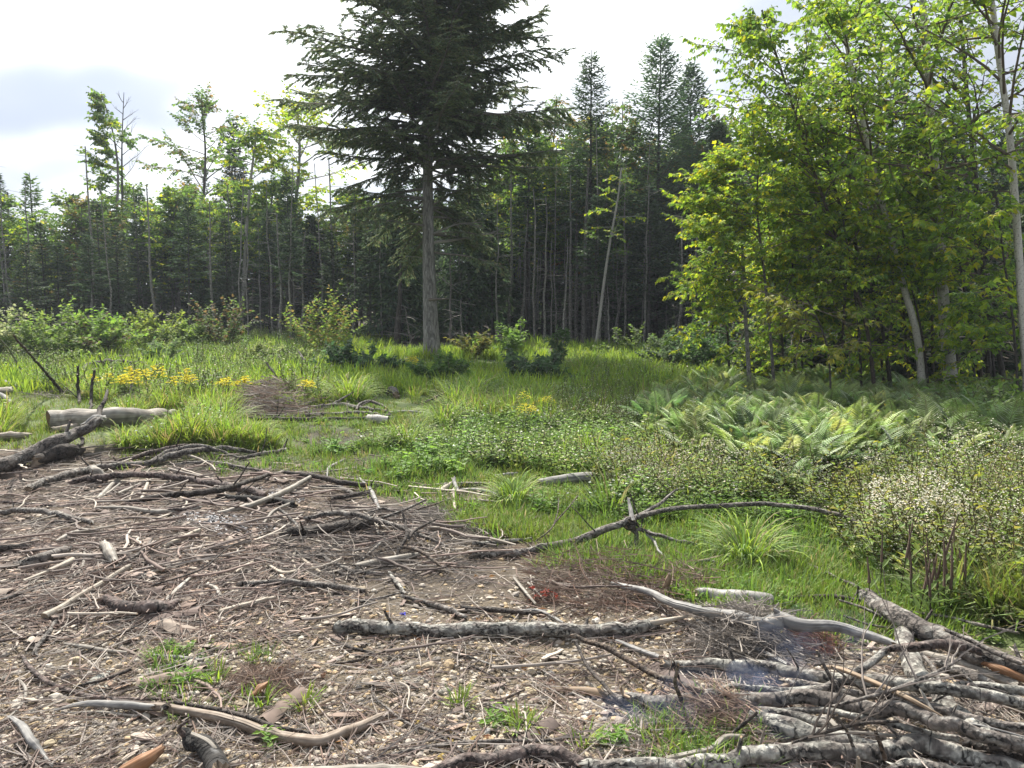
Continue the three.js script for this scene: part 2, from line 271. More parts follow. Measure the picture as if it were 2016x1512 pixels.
// o: path (trunk points, local), r0, r1, bark, limbs, from, to, len(t), el(t), az(i) | null, twigs, leaves, size, pal, shape, droop, tilt, parts (each limb a part of its own), mat
function broadleaf(root, o) {
  const R = rand(o.seed), tr = new MB(), all = new MB(), wood = new MB(), bc = BARK[o.bark ?? 'grey'];
  const cf = (s, a, p) => mul(bc, 0.75 + 0.5 * fbm(p.x * 3 + a, p.y * 2.2, p.z * 3 + o.seed, 3));
  tr.tube(o.path, (s) => mix(o.r0 * (1 + 0.5 * Math.exp(-s * 40)), o.r1, Math.pow(s, 0.8)), o.seg ?? 8, { color: cf, end: 'taper' });
  tr.build('trunk', M[o.mat ?? 'bark'], root, true);
  for (let i = 0; i < o.limbs; i++) {
    const t = mix(o.from, o.to, Math.pow((i + R() * 0.7) / o.limbs, o.pack ?? 0.9)), P = along(o.path, t), L = o.len((t - o.from) / (o.to - o.from)) * (0.7 + 0.5 * R());
    const az = o.az ? o.az(i, R) : i * 2.4 + R() * 0.8, el = (o.el ? o.el((t - o.from) / (o.to - o.from)) : 0.6) + (R() - 0.5) * 0.9;
    const limb = wander(P, unit(az, el), L, 7, R, { j: 0.3, lift: o.lift ?? -0.25 }), lr = Math.max(0.006, Math.min(mix(o.r0, o.r1, t) * 0.5, L * 0.012)), own = o.parts ? new MB() : wood, lv = o.parts ? new MB() : all;
    const lc = mul(BARK[o.limbBark ?? o.bark ?? 'grey'], 0.8);
    own.tube(limb, (s) => mix(lr, 0.004, s), 5, { color: lc });
    const nt = Math.max(2, Math.round(o.twigs * (0.6 + 0.4 * L / o.len(0.3))));
    for (let k = 0; k < nt; k++) {
      const s = mix(o.inner ?? 0.22, 1, (k + R() * 0.6) / nt), Q = along(limb, s), h = heading(limb, s), side = (k % 2 ? 1 : -1) * (0.5 + 0.7 * R());
      const d = h.clone().multiplyScalar(0.8).add(V(-h.z * side, (R() - 0.45) * 1.5, h.x * side)).normalize();
      const tl = L * mix(0.38, 0.16, s) * (0.6 + 0.7 * R()), tw = wander(Q, d, Math.max(tl, o.size * 3), 4, R, { j: 0.5, lift: -0.2 });
      own.tube(tw, (q) => mix(Math.max(lr * 0.35, 0.004), 0.002, q), 3, { color: lc });
      twigLeaves(lv, tw, R, { n: Math.max(3, Math.round(o.leaves * (0.7 + 0.6 * R()))), size: o.size, pal: o.pal2 && R() < (o.mixed ?? 0.2) ? o.pal2 : o.pal, droop: o.droop ?? 0.5, tilt: o.tilt ?? 1.3, shape: o.shape ?? 0, wide: o.wide });
    }
    if (o.parts) { const b = own.build('branch', M.twig, root); lv.build('leaves', M.leaf, b); }
  }
  if (!o.parts) { if (wood.n) wood.build('branches', M.twig, root); all.build('crown', M.leaf, root); }
  return root;
}
// o: h, r, base (bare height share), R (crown radius), whorls, per, sprays, pal, spray, dead, droop
function coniferMesh(o, needles, wood, tr) {
  const R = rand(o.seed), lean = o.lean ?? 0, P = [];
  for (let i = 0; i <= 12; i++) P.push(V(lean * o.h * Math.pow(i / 12, 1.5) + (R() - 0.5) * 0.03, o.h * i / 12 - (i ? 0 : 0.2), (R() - 0.5) * 0.03));
  const bc = BARK[o.bark ?? 'dark'];
  tr.tube(P, (s) => mix(o.r, 0.012, s), o.seg ?? 7, { color: (s, a, p) => mul(bc, 0.7 + 0.6 * fbm(p.x * 4 + a * 2, p.y * 3, o.seed, 3)) });
  for (let w = 0; w < o.whorls; w++) {
    const t = mix(o.base, 0.985, Math.pow((w + 0.3 * R()) / o.whorls, 0.92)), u = (t - o.base) / (1 - o.base), Q = along(P, t);
    for (let b = 0; b < o.per; b++) {
      if (R() < (o.miss ?? 0.08)) continue;
      const az = (b + R() * 0.8) / o.per * 6.283 + w * 1.3, L = o.R * (Math.pow(1 - u, o.pow ?? 0.75) + 0.04) * (0.65 + 0.5 * R()) * (u < 0.12 ? mix(0.6, 1, u / 0.12) : 1), el = mix(o.el0 ?? -0.15, o.el1 ?? 0.75, u) + (R() - 0.5) * 0.25;
      const br = wander(Q, unit(az, el), L, 4, R, { j: 0.15, lift: o.lift ?? 0.15 });
      wood.tube(br, (s) => mix(Math.max(0.008, L * 0.010), 0.003, s), 3, { color: mul(bc, 0.7) });
      const ns = Math.max(3, Math.round(o.sprays * L / o.R + 2));
      for (let k = 0; k < ns; k++) {
        const s = mix(0.15, 1, (k + R() * 0.5) / ns), S = along(br, s), h = heading(br, s), side = k % 2 ? 1 : -1, wl = (L * 0.34 * (1.15 - s) + o.spray) * (0.7 + 0.5 * R());
        for (const sd of [side, -side * 0.7]) {
          const d = h.clone().multiplyScalar(0.75).add(V(-h.z * sd, -0.12 - 0.25 * R() * (o.droop ?? 1), h.x * sd)).normalize(), m = Math.max(1, Math.round(wl / o.spray));
          for (let q = 0; q < m; q++) {
            const B = S.clone().addScaledVector(d, wl * q / m), dd = d.clone(); dd.x += (R() - 0.5) * 0.9; dd.y += (R() - 0.5) * 0.7; dd.z += (R() - 0.5) * 0.9; dd.normalize();
            const nn = V((R() - 0.5) * 1.2, 1, (R() - 0.5) * 1.2); nn.addScaledVector(dd, -nn.dot(dd)).normalize();
            needles.leaf(B, dd, nn, o.spray * (1.0 + 0.7 * R()), o.spray * (o.wide ?? 0.30), pick(o.pal, R, 0.35), 0);
          }
        }
      }
      needles.leaf(along(br, 1), heading(br, 1), UP, o.spray * 1.3, o.spray * 0.3, pick(o.pal, R), 0);
    }
  }
  for (let i = 0; i < (o.dead ?? 0); i++) {                          // bare dead twigs under the crown
    const t = mix(0.06, o.base + 0.12, R()), L = o.R * (0.35 + 0.6 * R()), br = wander(along(P, t), unit(R() * 6.283, (R() - 0.6) * 0.7), L, 4, R, { j: 0.4, lift: -0.1 });
    wood.tube(br, (s) => mix(0.010, 0.003, s), 3, { color: mul(BARK.grey, 0.6 + 0.5 * R()) });
    const b2 = wander(along(br, 0.5), heading(br, 0.5).add(V(R() - 0.5, R() - 0.5, R() - 0.5)).normalize(), L * 0.45, 3, R); wood.tube(b2, () => 0.004, 3, { color: mul(BARK.grey, 0.6) });
  }
}
function conifer(root, o) {
  const a = new MB(), b = new MB(), c = new MB(); coniferMesh(o, a, b, c);
  c.build('trunk', M.bark, root, true); b.build('branches', M.twig, root); a.build('crown', M.needle, root); return root;
}

// ---- the tall hemlock in the middle of the clearing's edge
const bigBase = ground(851, 703);
{
  const t = thing('hemlock_tree', 'tall old conifer with thick furrowed trunk standing alone before the dark forest', 'tree', bigBase), D = -bigBase.z, R = rand(77);
  const px = D / LENS, P = [], tr = new MB(), hgt = 17;
  const lean = [[0, -0.25, 4], [0, 0, 0], [0.5, 0.6, -2], [1, 1.6, -4], [1.5, 3, -6], [2, 5, -6], [3, 7.2, -2], [3, 9, 0], [2, 12, 4], [1, hgt, 0]];
  for (const [, y, dx] of lean) P.push(V(dx * px * 0.8, y, 0));
  const curve = new THREE.CatmullRomCurve3(P).getPoints(70), rr = (s) => 21 * px * (1.0 - 0.90 * Math.pow(s, 0.85)) + 15 * px * Math.exp(-s * 36);
  tr.tube(curve, rr, 26, { color: (s, a, p) => { const n = fbm(Math.cos(a) * 5, p.y * 1.2, Math.sin(a) * 5, 4), l = fbm(Math.cos(a) * 3 + 9, p.y * 2.6, Math.sin(a) * 3, 3); return [0.33, 0.315, 0.30].map((c, k) => c * (0.55 + 0.9 * n) + (l > 0.6 ? 0.10 : 0)); }, bump: (s, a, p) => 1 + 0.10 * (fbm(Math.cos(a) * 6, p.y * 0.5, Math.sin(a) * 6, 3) - 0.5) + 0.45 * Math.exp(-s * 40) * Math.cos(a * 5 + 1) * 0.5 });
  tr.build('trunk', M.ridged, t, true);
  const limb = (y, az, L, el, dense, lift = 0.1, bare = 0.2) => {
    const s0 = clamp(curve.findIndex((q) => q.y > y) / 70), Q = along(curve, s0), m = new MB(), nd = new MB(), lim = wander(Q, unit(az, el), L, 9, R, { j: 0.22, lift }), r = Math.max(0.012, 0.012 * L + 0.008);
    m.tube(lim, (s) => mix(r, 0.006, s), 6, { color: (s) => mul([0.12, 0.105, 0.095], 0.8 + 0.5 * R()) });
    const nt = Math.round(L * 11 * dense) + 5;
    for (let k = 0; k < nt; k++) {
      const s = mix(bare, 1, Math.pow((k + R() * 0.7) / nt, 0.85)), S = along(lim, s), h = heading(lim, s), side = (k % 2 ? 1 : -1);
      const d = h.clone().multiplyScalar(0.6 + 0.4 * R()).add(V(-h.z * side, 0.35 - 0.9 * R(), h.x * side)).normalize(), wl = (0.20 * L * (1.10 - s) + 0.26) * (0.5 + 0.8 * R()), tw = wander(S, d, wl, 4, R, { j: 0.35, lift: -0.3 });
      m.tube(tw, (q) => mix(0.010, 0.003, q), 3, { color: [0.07, 0.06, 0.05] });
      const c = Math.round(wl / 0.016);
      for (let q = 0; q < c; q++) {
        const f = (q + R()) / c, B = along(tw, f), hh = heading(tw, f), sd = q % 2 ? 1 : -1, dd = hh.clone().multiplyScalar(0.5 + 0.4 * R()).add(V(-hh.z * sd * R(), -0.25 * R() + 0.05, hh.x * sd * R())).normalize();
        const nn = V((R() - 0.5) * 1.3, 1, (R() - 0.5) * 1.3); nn.addScaledVector(dd, -nn.dot(dd)).normalize();
        nd.leaf(B, dd, nn, 0.075 + 0.085 * R(), 0.015 + 0.013 * R(), pick(PAL.hemlock, R, 0.35), 0);
      }
    }
    const b = m.build('limb', M.twig, t); if (nd.n) nd.build('needles', M.needle, b);
  };
  // crown outline, in metres beside the trunk: wide from 7 m up, thinner bare limbs below on one side
  const prof = (y) => y < 3.6 ? 1.0 : y < 5.2 ? mix(1.8, 2.6, (y - 3.6) / 1.6) : y < 9 ? 3.75 : y < 12.5 ? 3.3 : mix(3.2, 0.5, (y - 12.5) / 4.5);
  for (let y = 5.6, i = 0; y < 11; y += 0.16, i++) limb(y, i * 1.7 + R(), 1.6 + 0.7 * R(), 0.2 + (R() - 0.5), 1.5, -0.1, 0.05);
  for (let y = 4.2, i = 0; y < 16.6; y += y < 5.2 ? 0.15 : y < 11 ? 0.055 : 0.12, i++) { const az = i * 2.39996 + R() * 0.9; limb(y, az, prof(y) * ((y < 8.5 ? 0.68 : 0.55) + 0.5 * R()), mix(0.05, 0.5, clamp((y - 4) / 14)) + (R() - 0.5) * 0.85, y < 6 ? 0.8 : 1.0, 0.12, 0.08); }
  for (let k = 0; k < 20; k++) { const az = 3.3 + 2.9 * R() + (k % 2 ? 0 : 0.2), y = 3.3 + 2.4 * R(); limb(y, az, 1.3 + 1.5 * R(), 0.15 - 0.4 * R(), 0.9, -0.45, 0.2); }
  limb(6.0, 3.25, 3.9, 0.10, 1.1, 0.25); limb(6.6, 2.95, 3.6, 0.15, 1.2, 0.25); limb(8.3, -0.12, 3.7, 0.22, 1.1, 0.4); limb(8.6, 0.2, 3.6, 0.25, 1.1, 0.5); limb(7.4, 0.1, 3.9, 0.1, 0.9, 0.15); limb(5.2, 0.15, 3.8, 0.15, 0.8, -0.3); limb(4.6, 3.3, 3.2, 0.0, 1, -0.2); limb(4.4, 2.7, 2.8, -0.1, 1, -0.15); limb(5.4, 3.5, 3.6, 0.0, 1, 0.1);
  const stub = (y, az, L, el, r, lift) => { const m = new MB(), Q = along(curve, clamp(curve.findIndex((q) => q.y > y) / 70)), a = wander(Q, unit(az, el), L, 7, R, { j: 0.5, lift }); m.tube(a, (s) => mix(r, r * 0.2, s), 5, { color: (s) => mul(BARK.grey, 0.7 + 0.4 * R()) }); for (let k = 0; k < 3; k++) { const b = wander(along(a, 0.4 + 0.2 * k), heading(a, 0.5).add(V(R() - 0.5, R() - 0.6, R() - 0.5)).normalize(), L * 0.4, 4, R, { j: 0.5 }); m.tube(b, (s) => mix(r * 0.4, 0.004, s), 4, { color: mul(BARK.grey, 0.8) }); } m.build('dead_limb', M.twig, t); };
  stub(3.35, 0.3, 1.7, 0.35, 0.035, -0.5); stub(3.1, 0.1, 2.2, 0.25, 0.05, -0.3); stub(3.0, -0.3, 1.6, 0.1, 0.03, -0.3); stub(5.0, 2.6, 0.9, 0.5, 0.03, 0.3); stub(2.6, 3.4, 0.6, 0.1, 0.02, 0); stub(3.9, 3.0, 1.1, 0.4, 0.025, 0.2); stub(2.3, 0.2, 0.8, -0.2, 0.02, -0.5);
  limb(3.3, 0.5, 1.9, 0.2, 0.7, -0.5, 0.3); limb(2.9, 0.25, 2.4, 0.05, 0.5, -0.5, 0.4); limb(3.6, 2.4, 2.2, 0.1, 0.7, -0.4, 0.3);
  const br = new MB(), by = EYE + (600 - 597) * px; br.tube([V(-0.05, by, 0.2), V(0.12, by + 0.01, 0.3), V(0.35, by + 0.02, 0.3), V(0.52, by + 0.02, 0.26)], (s) => mix(0.05, 0.012, s), 8, { color: [0.2, 0.17, 0.14], end: 'broken' });
  br.build('broken_stub', M.wood, t, true);
}

// ---------------------------------------------------------------- the forest behind the clearing
// conifer kinds, each built once and repeated
const SKYLINE = [[-400, 390], [0, 390], [60, 420], [130, 420], [190, 350], [300, 370], [420, 370], [520, 340], [600, 350], [680, 370], [760, 330], [900, 330], [960, 300], [1060, 270], [1140, 270], [1240, 260], [1330, 250], [1420, 250], [1500, 240], [1700, 200], [2016, 150], [2500, 200]];
const lineAt = (L, x) => { for (let i = 1; i < L.length; i++) if (x <= L[i][0]) return mix(L[i - 1][1], L[i][1], clamp((x - L[i - 1][0]) / (L[i][0] - L[i - 1][0]))); return L[L.length - 1][1]; };
const KINDS = [];
for (let k = 0; k < 6; k++) KINDS.push((root) => conifer(root, { seed: 100 + k, h: 9, r: 0.085, base: [0.22, 0.38, 0.12, 0.45, 0.3, 0.5][k], R: [1.25, 1.4, 1.5, 1.3, 1.7, 1.2][k], whorls: [24, 20, 26, 18, 22, 17][k], per: 5, sprays: 6, spray: 0.17, pal: k % 2 ? PAL.fir : PAL.dark, dead: [8, 22, 4, 26, 14, 34][k], bark: k % 3 === 1 ? 'grey' : 'dark', lean: [0.01, -0.02, 0, 0.03, -0.01, 0.02][k], wide: 0.34 }));
const protos = [];
function plantConifer(kind, pos, height, turn, name, label, group) {
  const s = height / 9, sc = V(Math.pow(s, 0.7), s, Math.pow(s, 0.7));
  if (!protos[kind]) { const t = thing('spruce_tree', label, 'tree', pos, group); KINDS[kind](t); t.scale.copy(sc); t.rotation.y = turn; protos[kind] = t; return t; }
  return copyOf(protos[kind], pos, turn, sc, label, group);
}
{
  const R = rand(9);
  const rows = [[29, 64, 0.75], [33, 56, 0.9], [38, 52, 1.0]];
  const zoneName = (px) => px < 330 ? ['spruce in the dark row behind the shrubs at the sunny grass', 'spruces behind the sunny shrubs'] : px < 760 ? ['slim spruce in the dense row beside the white-stemmed birch and green maples', 'spruces beside the pale birch and maples'] : px < 1010 ? ['shaded spruce in the gloom just behind the tall furrowed conifer', 'spruces behind the tall conifer'] : px < 1420 ? ['slim dark spruce in the stand of bare grey stems beside the leaning birch', 'spruces among the bare grey stems'] : ['dark spruce half hidden behind the yellow-green birch thicket', 'spruces behind the birch thicket'];
  rows.forEach(([dep, gap, k], row) => {
    for (let px = -160; px < 2180; px += gap * (0.7 + 0.6 * R())) {
      if (row === 0 && px > 760 && px < 940) continue;
      if (row === 0 && R() < 0.3) continue;
      if (px > 1440 && (row === 2 || R() < 0.35)) continue;
      const depth = dep * (0.94 + 0.14 * R()) * (px > 1450 ? 0.8 : 1), P = onGround(px, depth), top = lineAt(SKYLINE, px) + R() * 130 * (1.3 - k * 0.4) + (R() < 0.2 ? 60 : 0), h = Math.max(3.5, EYE + (600 - top) / LENS * depth - P.y);
      const [lab, grp] = zoneName(px); plantConifer(Math.floor(R() * 6), P, h, R() * 6.28, 'spruce_tree', lab, grp);
    }
  });
  for (let i = 0; i < 9; i++) { const px = 1570 + i * 70 + R() * 30, P = onGround(px, 17.5 + 2.5 * R()); plantConifer([0, 2, 4][i % 3], P, 5.5 + 2 * R(), R() * 6.28, 'spruce_tree', 'low-branched dark spruce close behind the birch trunks and dead brush', 'spruces close behind the birch trunks'); }
  // the wood beyond, one mass
  const a = new MB(), q = new MB();
  for (let k = 0; k < 3; k++) { const a1 = new MB(); coniferMesh({ seed: 300 + k, h: 9, r: 0.1, base: 0.12, R: 1.6, whorls: 17, per: 5, sprays: 5, spray: 0.26, pal: PAL.dark, dead: 6, wide: 0.4 }, a1, a1, a1); q['g' + k] = a1.geo(); }
  const far = new THREE.Group(); far.name = 'distant_forest'; scene.add(far); tag(far, 'dark mass of distant spruce wood closing the view behind the clearing', 'forest', null, 'stuff');
  const lists = [[], [], []];
  for (let i = 0; i < 420; i++) { const px = -500 + R() * 3000, depth = 43 + 34 * R(), P = onGround(px, depth), top = lineAt(SKYLINE, px) + 40 + R() * 150, h = clamp(EYE + (600 - top) / LENS * depth - P.y, 3, 14), s = h / 9; lists[i % 3].push([P, R() * 6.28, 0, 0, V(s, s, s), mul([1, 1, 1], 0.75 + 0.5 * R())]); }
  lists.forEach((l, k) => tag(instanced('trees', q['g' + k], M.needle, l, far), null, null, null, 'stuff'));
  // low firs, brush and dead poles on the forest floor
  const u = new MB(); coniferMesh({ seed: 320, h: 1.6, r: 0.02, base: 0.02, R: 0.75, whorls: 9, per: 5, sprays: 5, spray: 0.15, pal: PAL.fir, wide: 0.34 }, u, u, u);
  const ul = []; for (let i = 0; i < 230; i++) { const px = 1480 + R() * 900, depth = 14.8 + 7 * R(), P = onGround(px, depth); ul.push([P, R() * 6.28, 0, 0, 0.5 + 0.9 * R(), mul([1, 1, 1], 0.6 + 0.5 * R())]); }
  for (let i = 0; i < 260; i++) { const px = -200 + R() * 2500, depth = (px > 1450 ? 22 : 31) + 20 * R(), P = onGround(px, depth); ul.push([P, R() * 6.28, 0, 0, 0.6 + 0.9 * R(), mul([1, 1, 1], 0.7 + 0.5 * R())]); }
  tag(instanced('forest_undergrowth', u.geo(), M.needle, ul), 'low dark fir undergrowth on the shaded forest floor', 'undergrowth', null, 'stuff');
}
// thin bare stems in front of the dark wood: [base px, base py, top px, top py, thickness px, depth, bark, label]
const stems = [
  [20, 622, 16, 380, 9, 36, 'grey', 'straight grey spruce stem, the outermost at the sunny edge'], [92, 612, 88, 420, 7, 37, 'grey', 'pair-like grey stem rising behind the tall shrub tip'], [75, 615, 80, 440, 5, 39, 'grey', 'thin grey stem close beside a thicker one behind the shrubs'],
  [141, 620, 138, 460, 6, 38, 'grey', 'grey stem with short dead twigs behind the shrub thicket'], [430, 600, 428, 530, 6, 34, 'grey', 'short broken grey pole behind the leaning brush'],
  [495, 672, 498, 560, 3, 30, 'grey', 'very thin grey pole beside the arched twig'], [548, 668, 552, 590, 4, 31, 'grey', 'thin grey pole between the pale birch and the maple bush'],
  [700, 640, 682, 560, 4, 30, 'pale', 'thin pale bent stem leaning over the maple bush'], [783, 690, 790, 520, 15, 27, 'dark', 'thick dark stem standing in shade close to the tall conifer'], [812, 690, 798, 605, 5, 25, 'grey', 'leaning dead pole at the foot of the tall conifer'],
  [888, 680, 886, 500, 6, 26, 'grey', 'grey dead stem with side twigs next to the tall conifer'], [907, 700, 908, 590, 4, 25, 'pale', 'thin pale pole just past the tall conifer'], [948, 630, 947, 490, 5, 31, 'grey', 'slim mossy stem in the shaded spruce stand'], [973, 640, 976, 490, 5, 31, 'grey', 'slim stem with grey bark in the shaded spruce stand'], [1003, 650, 1005, 500, 4, 32, 'grey', 'thin stem behind the young green shrub'],
  [1107, 660, 1118, 470, 5, 27, 'pale', 'thin pale stem with a light upper half beside thick grey stems'], [1125, 690, 1125, 520, 4, 28, 'grey', 'thin straight grey stem between two thicker ones'], [1135, 690, 1135, 430, 8, 29, 'grey', 'straight grey stem flecked with lichen'], [1147, 700, 1157, 330, 11, 28, 'grey', 'tall mottled grey stem of the pointed fir'],
  [1198, 690, 1196, 560, 5, 27, 'pale', 'thin stem standing behind the leaning white birch'], [1208, 680, 1238, 470, 6, 29, 'pale', 'leaning pale stem crossing the gap past the white birch'], [1248, 600, 1258, 470, 5, 34, 'dark', 'dark stem in the deep shade of the old spruces'], [1295, 600, 1310, 500, 4, 36, 'dark', 'thin dark stem before the bright gap'], [1340, 660, 1338, 590, 4, 27, 'grey', 'grey dead pole behind the dark bush'], [1375, 635, 1397, 545, 4, 26, 'pale', 'thin pale leaning stem beside the bent birch'],
  [1432, 640, 1434, 560, 4, 24, 'pale', 'thin pale stem between the bent birch and the sapling'], [1640, 700, 1636, 480, 6, 20, 'grey', 'grey stem in the thicket behind the yellow leaves'], [1600, 690, 1596, 500, 5, 22, 'dark', 'dark thin stem behind the yellow leaves'], [1930, 700, 1932, 520, 12, 16, 'dark', 'thick dark stem in the shade beside the white birch'],
];
{
  const R = rand(41);
  for (const [bx, by, tx, ty, w, depth, bark, label] of stems) {
    const P = onGround(bx, depth), top = at(tx, ty, depth).sub(P), t = thing('dead_tree', label, 'tree', P), m = new MB(), tw = new MB(), pts = [V(0, -0.15, 0)];
    for (let i = 1; i <= 7; i++) pts.push(top.clone().multiplyScalar(i / 7).add(V((R() - 0.5) * 0.06, 0, (R() - 0.5) * 0.06)));
    const r = w / 2 * depth / LENS, bc = BARK[bark];
    m.tube(pts, (s) => mix(r, r * 0.3, s), 7, { color: (s, a, p) => mul(bc, 0.9 + 0.9 * fbm(p.x * 8 + a, p.y * 3, by, 3)), end: 'broken', core: [0.3, 0.24, 0.18] }); m.build('trunk', M.bark, t, true);
    for (let k = 0; k < 16; k++) { const Q = along(pts, 0.1 + 0.9 * R()), b = wander(Q, unit(R() * 6.28, (R() - 0.5) * 0.9), 0.3 + 0.9 * R(), 4, R, { j: 0.4, lift: -0.2 }); tw.tube(b, (s) => mix(0.010, 0.003, s), 3, { color: mul(BARK.grey, 0.6 + 0.5 * R()) }); }
    tw.build('twigs', M.twig, t);
  }
}
const trunkPath = (list, depth, base) => list.map(([x, y]) => at(x, y, depth).sub(base));
function pxTree(name, label, o) {                                    // a leafy tree whose trunk follows pixels at one depth
  const P = onGround(o.px[0][0], o.depth), path = trunkPath(o.px, o.depth, P); path[0].y = -0.15;
  const curve = new THREE.CatmullRomCurve3(path).getPoints(22), t = thing(name, label, 'tree', P);
  const pw = (n) => n / 2 * o.depth / LENS; broadleaf(t, { ...o, path: curve, r0: pw(o.w[0]), r1: pw(o.w[1]) }); return t;
}
// ---- leafy and special trees of the far side
const E = (d, n) => d / LENS * n;
const tall = (h) => (t) => h * Math.pow(Math.sin(Math.PI * clamp(t * 0.9 + 0.12)), 0.7);
pxTree('maple_tree', 'airy round-crowned maple standing above the dark spruces', { seed: 1, depth: 42, px: [[395, 650], [398, 560], [396, 450], [402, 370], [404, 290], [396, 200]], w: [10, 3], bark: 'grey', limbs: 26, from: 0.42, to: 1, len: tall(3.4), el: (t) => 0.6 + 0.2 * t, twigs: 13, leaves: 10, size: 0.18, pal: PAL.mid, pal2: PAL.autumn, mixed: 0.3, lift: -0.1, tilt: 0.9, inner: 0.35 });
pxTree('birch_tree', 'white-stemmed birch with a small yellow-green crown before the dark row', { seed: 2, depth: 33, px: [[475, 640], [480, 560], [486, 440], [492, 370], [500, 300], [506, 262]], w: [10, 3], bark: 'pale', mat: 'birch', limbs: 22, from: 0.5, to: 1, len: tall(1.9), el: () => 0.5, twigs: 12, leaves: 10, size: 0.16, pal: PAL.lime, pal2: PAL.mid, mixed: 0.5, lift: -0.1 });
pxTree('aspen_tree', 'tall slender pale-leaved tree with many forked limbs beside the tall conifer', { seed: 3, depth: 36, px: [[566, 650], [570, 520], [580, 420], [588, 340], [590, 280], [586, 225]], w: [11, 3], bark: 'pale', limbs: 24, from: 0.4, to: 1, len: tall(3.0), el: (t) => 0.75, twigs: 12, leaves: 9, size: 0.17, pal: PAL.lime, lift: -0.05, inner: 0.4 });
pxTree('birch_tree', 'thin green-leaved tree with its tip above the dead bare crown', { seed: 4, depth: 38, px: [[234, 645], [233, 560], [230, 430], [232, 330], [222, 260], [200, 185]], w: [9, 2], bark: 'pale', limbs: 34, from: 0.32, to: 1, len: (t) => mix(2.3, 0.25, t), el: () => 0.25, twigs: 11, leaves: 11, size: 0.17, pal: PAL.mid, pal2: PAL.lime, mixed: 0.3, az: (i, R) => i % 3 ? 3.14 + (R() - 0.5) * 2 : R() * 6.28, lift: 0.1 });
pxTree('maple_tree', 'broad low green maple spreading beside the white-stemmed birch', { seed: 5, depth: 34, px: [[540, 650], [536, 540], [530, 440], [540, 360]], w: [8, 3], bark: 'grey', limbs: 22, from: 0.3, to: 1, len: tall(1.7), el: () => 0.4, twigs: 13, leaves: 10, size: 0.17, pal: PAL.mid, pal2: PAL.lime, mixed: 0.2 });
pxTree('maple_tree', 'green maple in the gap between the aspen and the tall conifer', { seed: 6, depth: 37, px: [[690, 660], [684, 560], [682, 450], [690, 380]], w: [8, 3], bark: 'dark', limbs: 22, from: 0.3, to: 1, len: tall(1.6), el: () => 0.45, twigs: 12, leaves: 10, size: 0.17, pal: PAL.lime, pal2: PAL.mid, mixed: 0.5 });
pxTree('maple_tree', 'leaning grey-stemmed maple beside the shaded fir row behind the shrubs', { seed: 7, depth: 33, px: [[358, 648], [352, 590], [344, 510], [340, 440], [350, 390]], w: [9, 3], bark: 'grey', limbs: 20, from: 0.35, to: 1, len: tall(1.6), el: () => 0.45, twigs: 12, leaves: 10, size: 0.16, pal: PAL.mid, pal2: PAL.lime, mixed: 0.25 });
pxTree('maple_tree', 'yellowish bushy tree at the foot of the airy round-crowned maple', { seed: 8, depth: 38, px: [[290, 640], [292, 560], [284, 470], [280, 420]], w: [8, 3], bark: 'grey', limbs: 22, from: 0.25, to: 1, len: tall(1.7), el: () => 0.4, twigs: 12, leaves: 10, size: 0.18, pal: PAL.mid, pal2: PAL.lime, mixed: 0.6 });
pxTree('maple_tree', 'pale green tree at the outer edge beside the small pointed spruce', { seed: 9, depth: 36, px: [[50, 640], [46, 560], [54, 480], [50, 430]], w: [7, 3], bark: 'grey', limbs: 24, from: 0.2, to: 1, len: tall(1.8), el: () => 0.35, twigs: 12, leaves: 10, size: 0.17, pal: PAL.lime, pal2: PAL.mid, mixed: 0.6 });
pxTree('birch_tree', 'dusty green birch with reddish-brown leaf tips between two pointed conifers', { seed: 10, depth: 31, px: [[1195, 690], [1190, 560], [1200, 440], [1222, 330], [1226, 200]], w: [7, 2], bark: 'pale', mat: 'birch', limbs: 40, from: 0.3, to: 1, len: tall(1.9), el: () => 0.6, twigs: 9, leaves: 8, size: 0.12, pal: PAL.autumn, pal2: PAL.mid, mixed: 0.5 });
pxTree('birch_tree', 'leaning white birch with a bright slender stem before the dark stand', { seed: 11, depth: 26, px: [[1172, 705], [1180, 630], [1190, 550], [1202, 470], [1215, 400], [1224, 330]], w: [8, 3], bark: 'pale', mat: 'birch', limbs: 14, from: 0.5, to: 1, len: tall(1.1), el: () => 0.5, twigs: 6, leaves: 7, size: 0.11, pal: PAL.mid, pal2: PAL.lime, mixed: 0.4 });
pxTree('birch_tree', 'olive-green leafy tree between the tall conifer and the pointed fir', { seed: 12, depth: 33, px: [[1085, 690], [1080, 560], [1076, 420], [1088, 300], [1096, 195]], w: [8, 2], bark: 'grey', limbs: 44, from: 0.25, to: 1, len: tall(2.3), el: () => 0.55, twigs: 9, leaves: 8, size: 0.13, pal: PAL.mid, pal2: PAL.autumn, mixed: 0.35 });
pxTree('birch_tree', 'green leafy tree filling the gap behind the thin pale stems', { seed: 13, depth: 34, px: [[1010, 680], [1012, 560], [1006, 420], [1000, 310]], w: [8, 2], bark: 'grey', limbs: 38, from: 0.25, to: 1, len: tall(2.0), el: () => 0.5, twigs: 8, leaves: 8, size: 0.14, pal: PAL.mid, pal2: PAL.lime, mixed: 0.3 });
pxTree('birch_tree', 'small white birch bent over to one side with a bare curved stem', { seed: 14, depth: 20, px: [[1386, 700], [1396, 640], [1412, 590], [1438, 545], [1475, 505], [1500, 470]], w: [7, 4], bark: 'white', mat: 'birch', limbs: 9, from: 0.6, to: 1, len: () => 1.0, el: () => 0.4, twigs: 5, leaves: 6, size: 0.10, pal: PAL.lime });
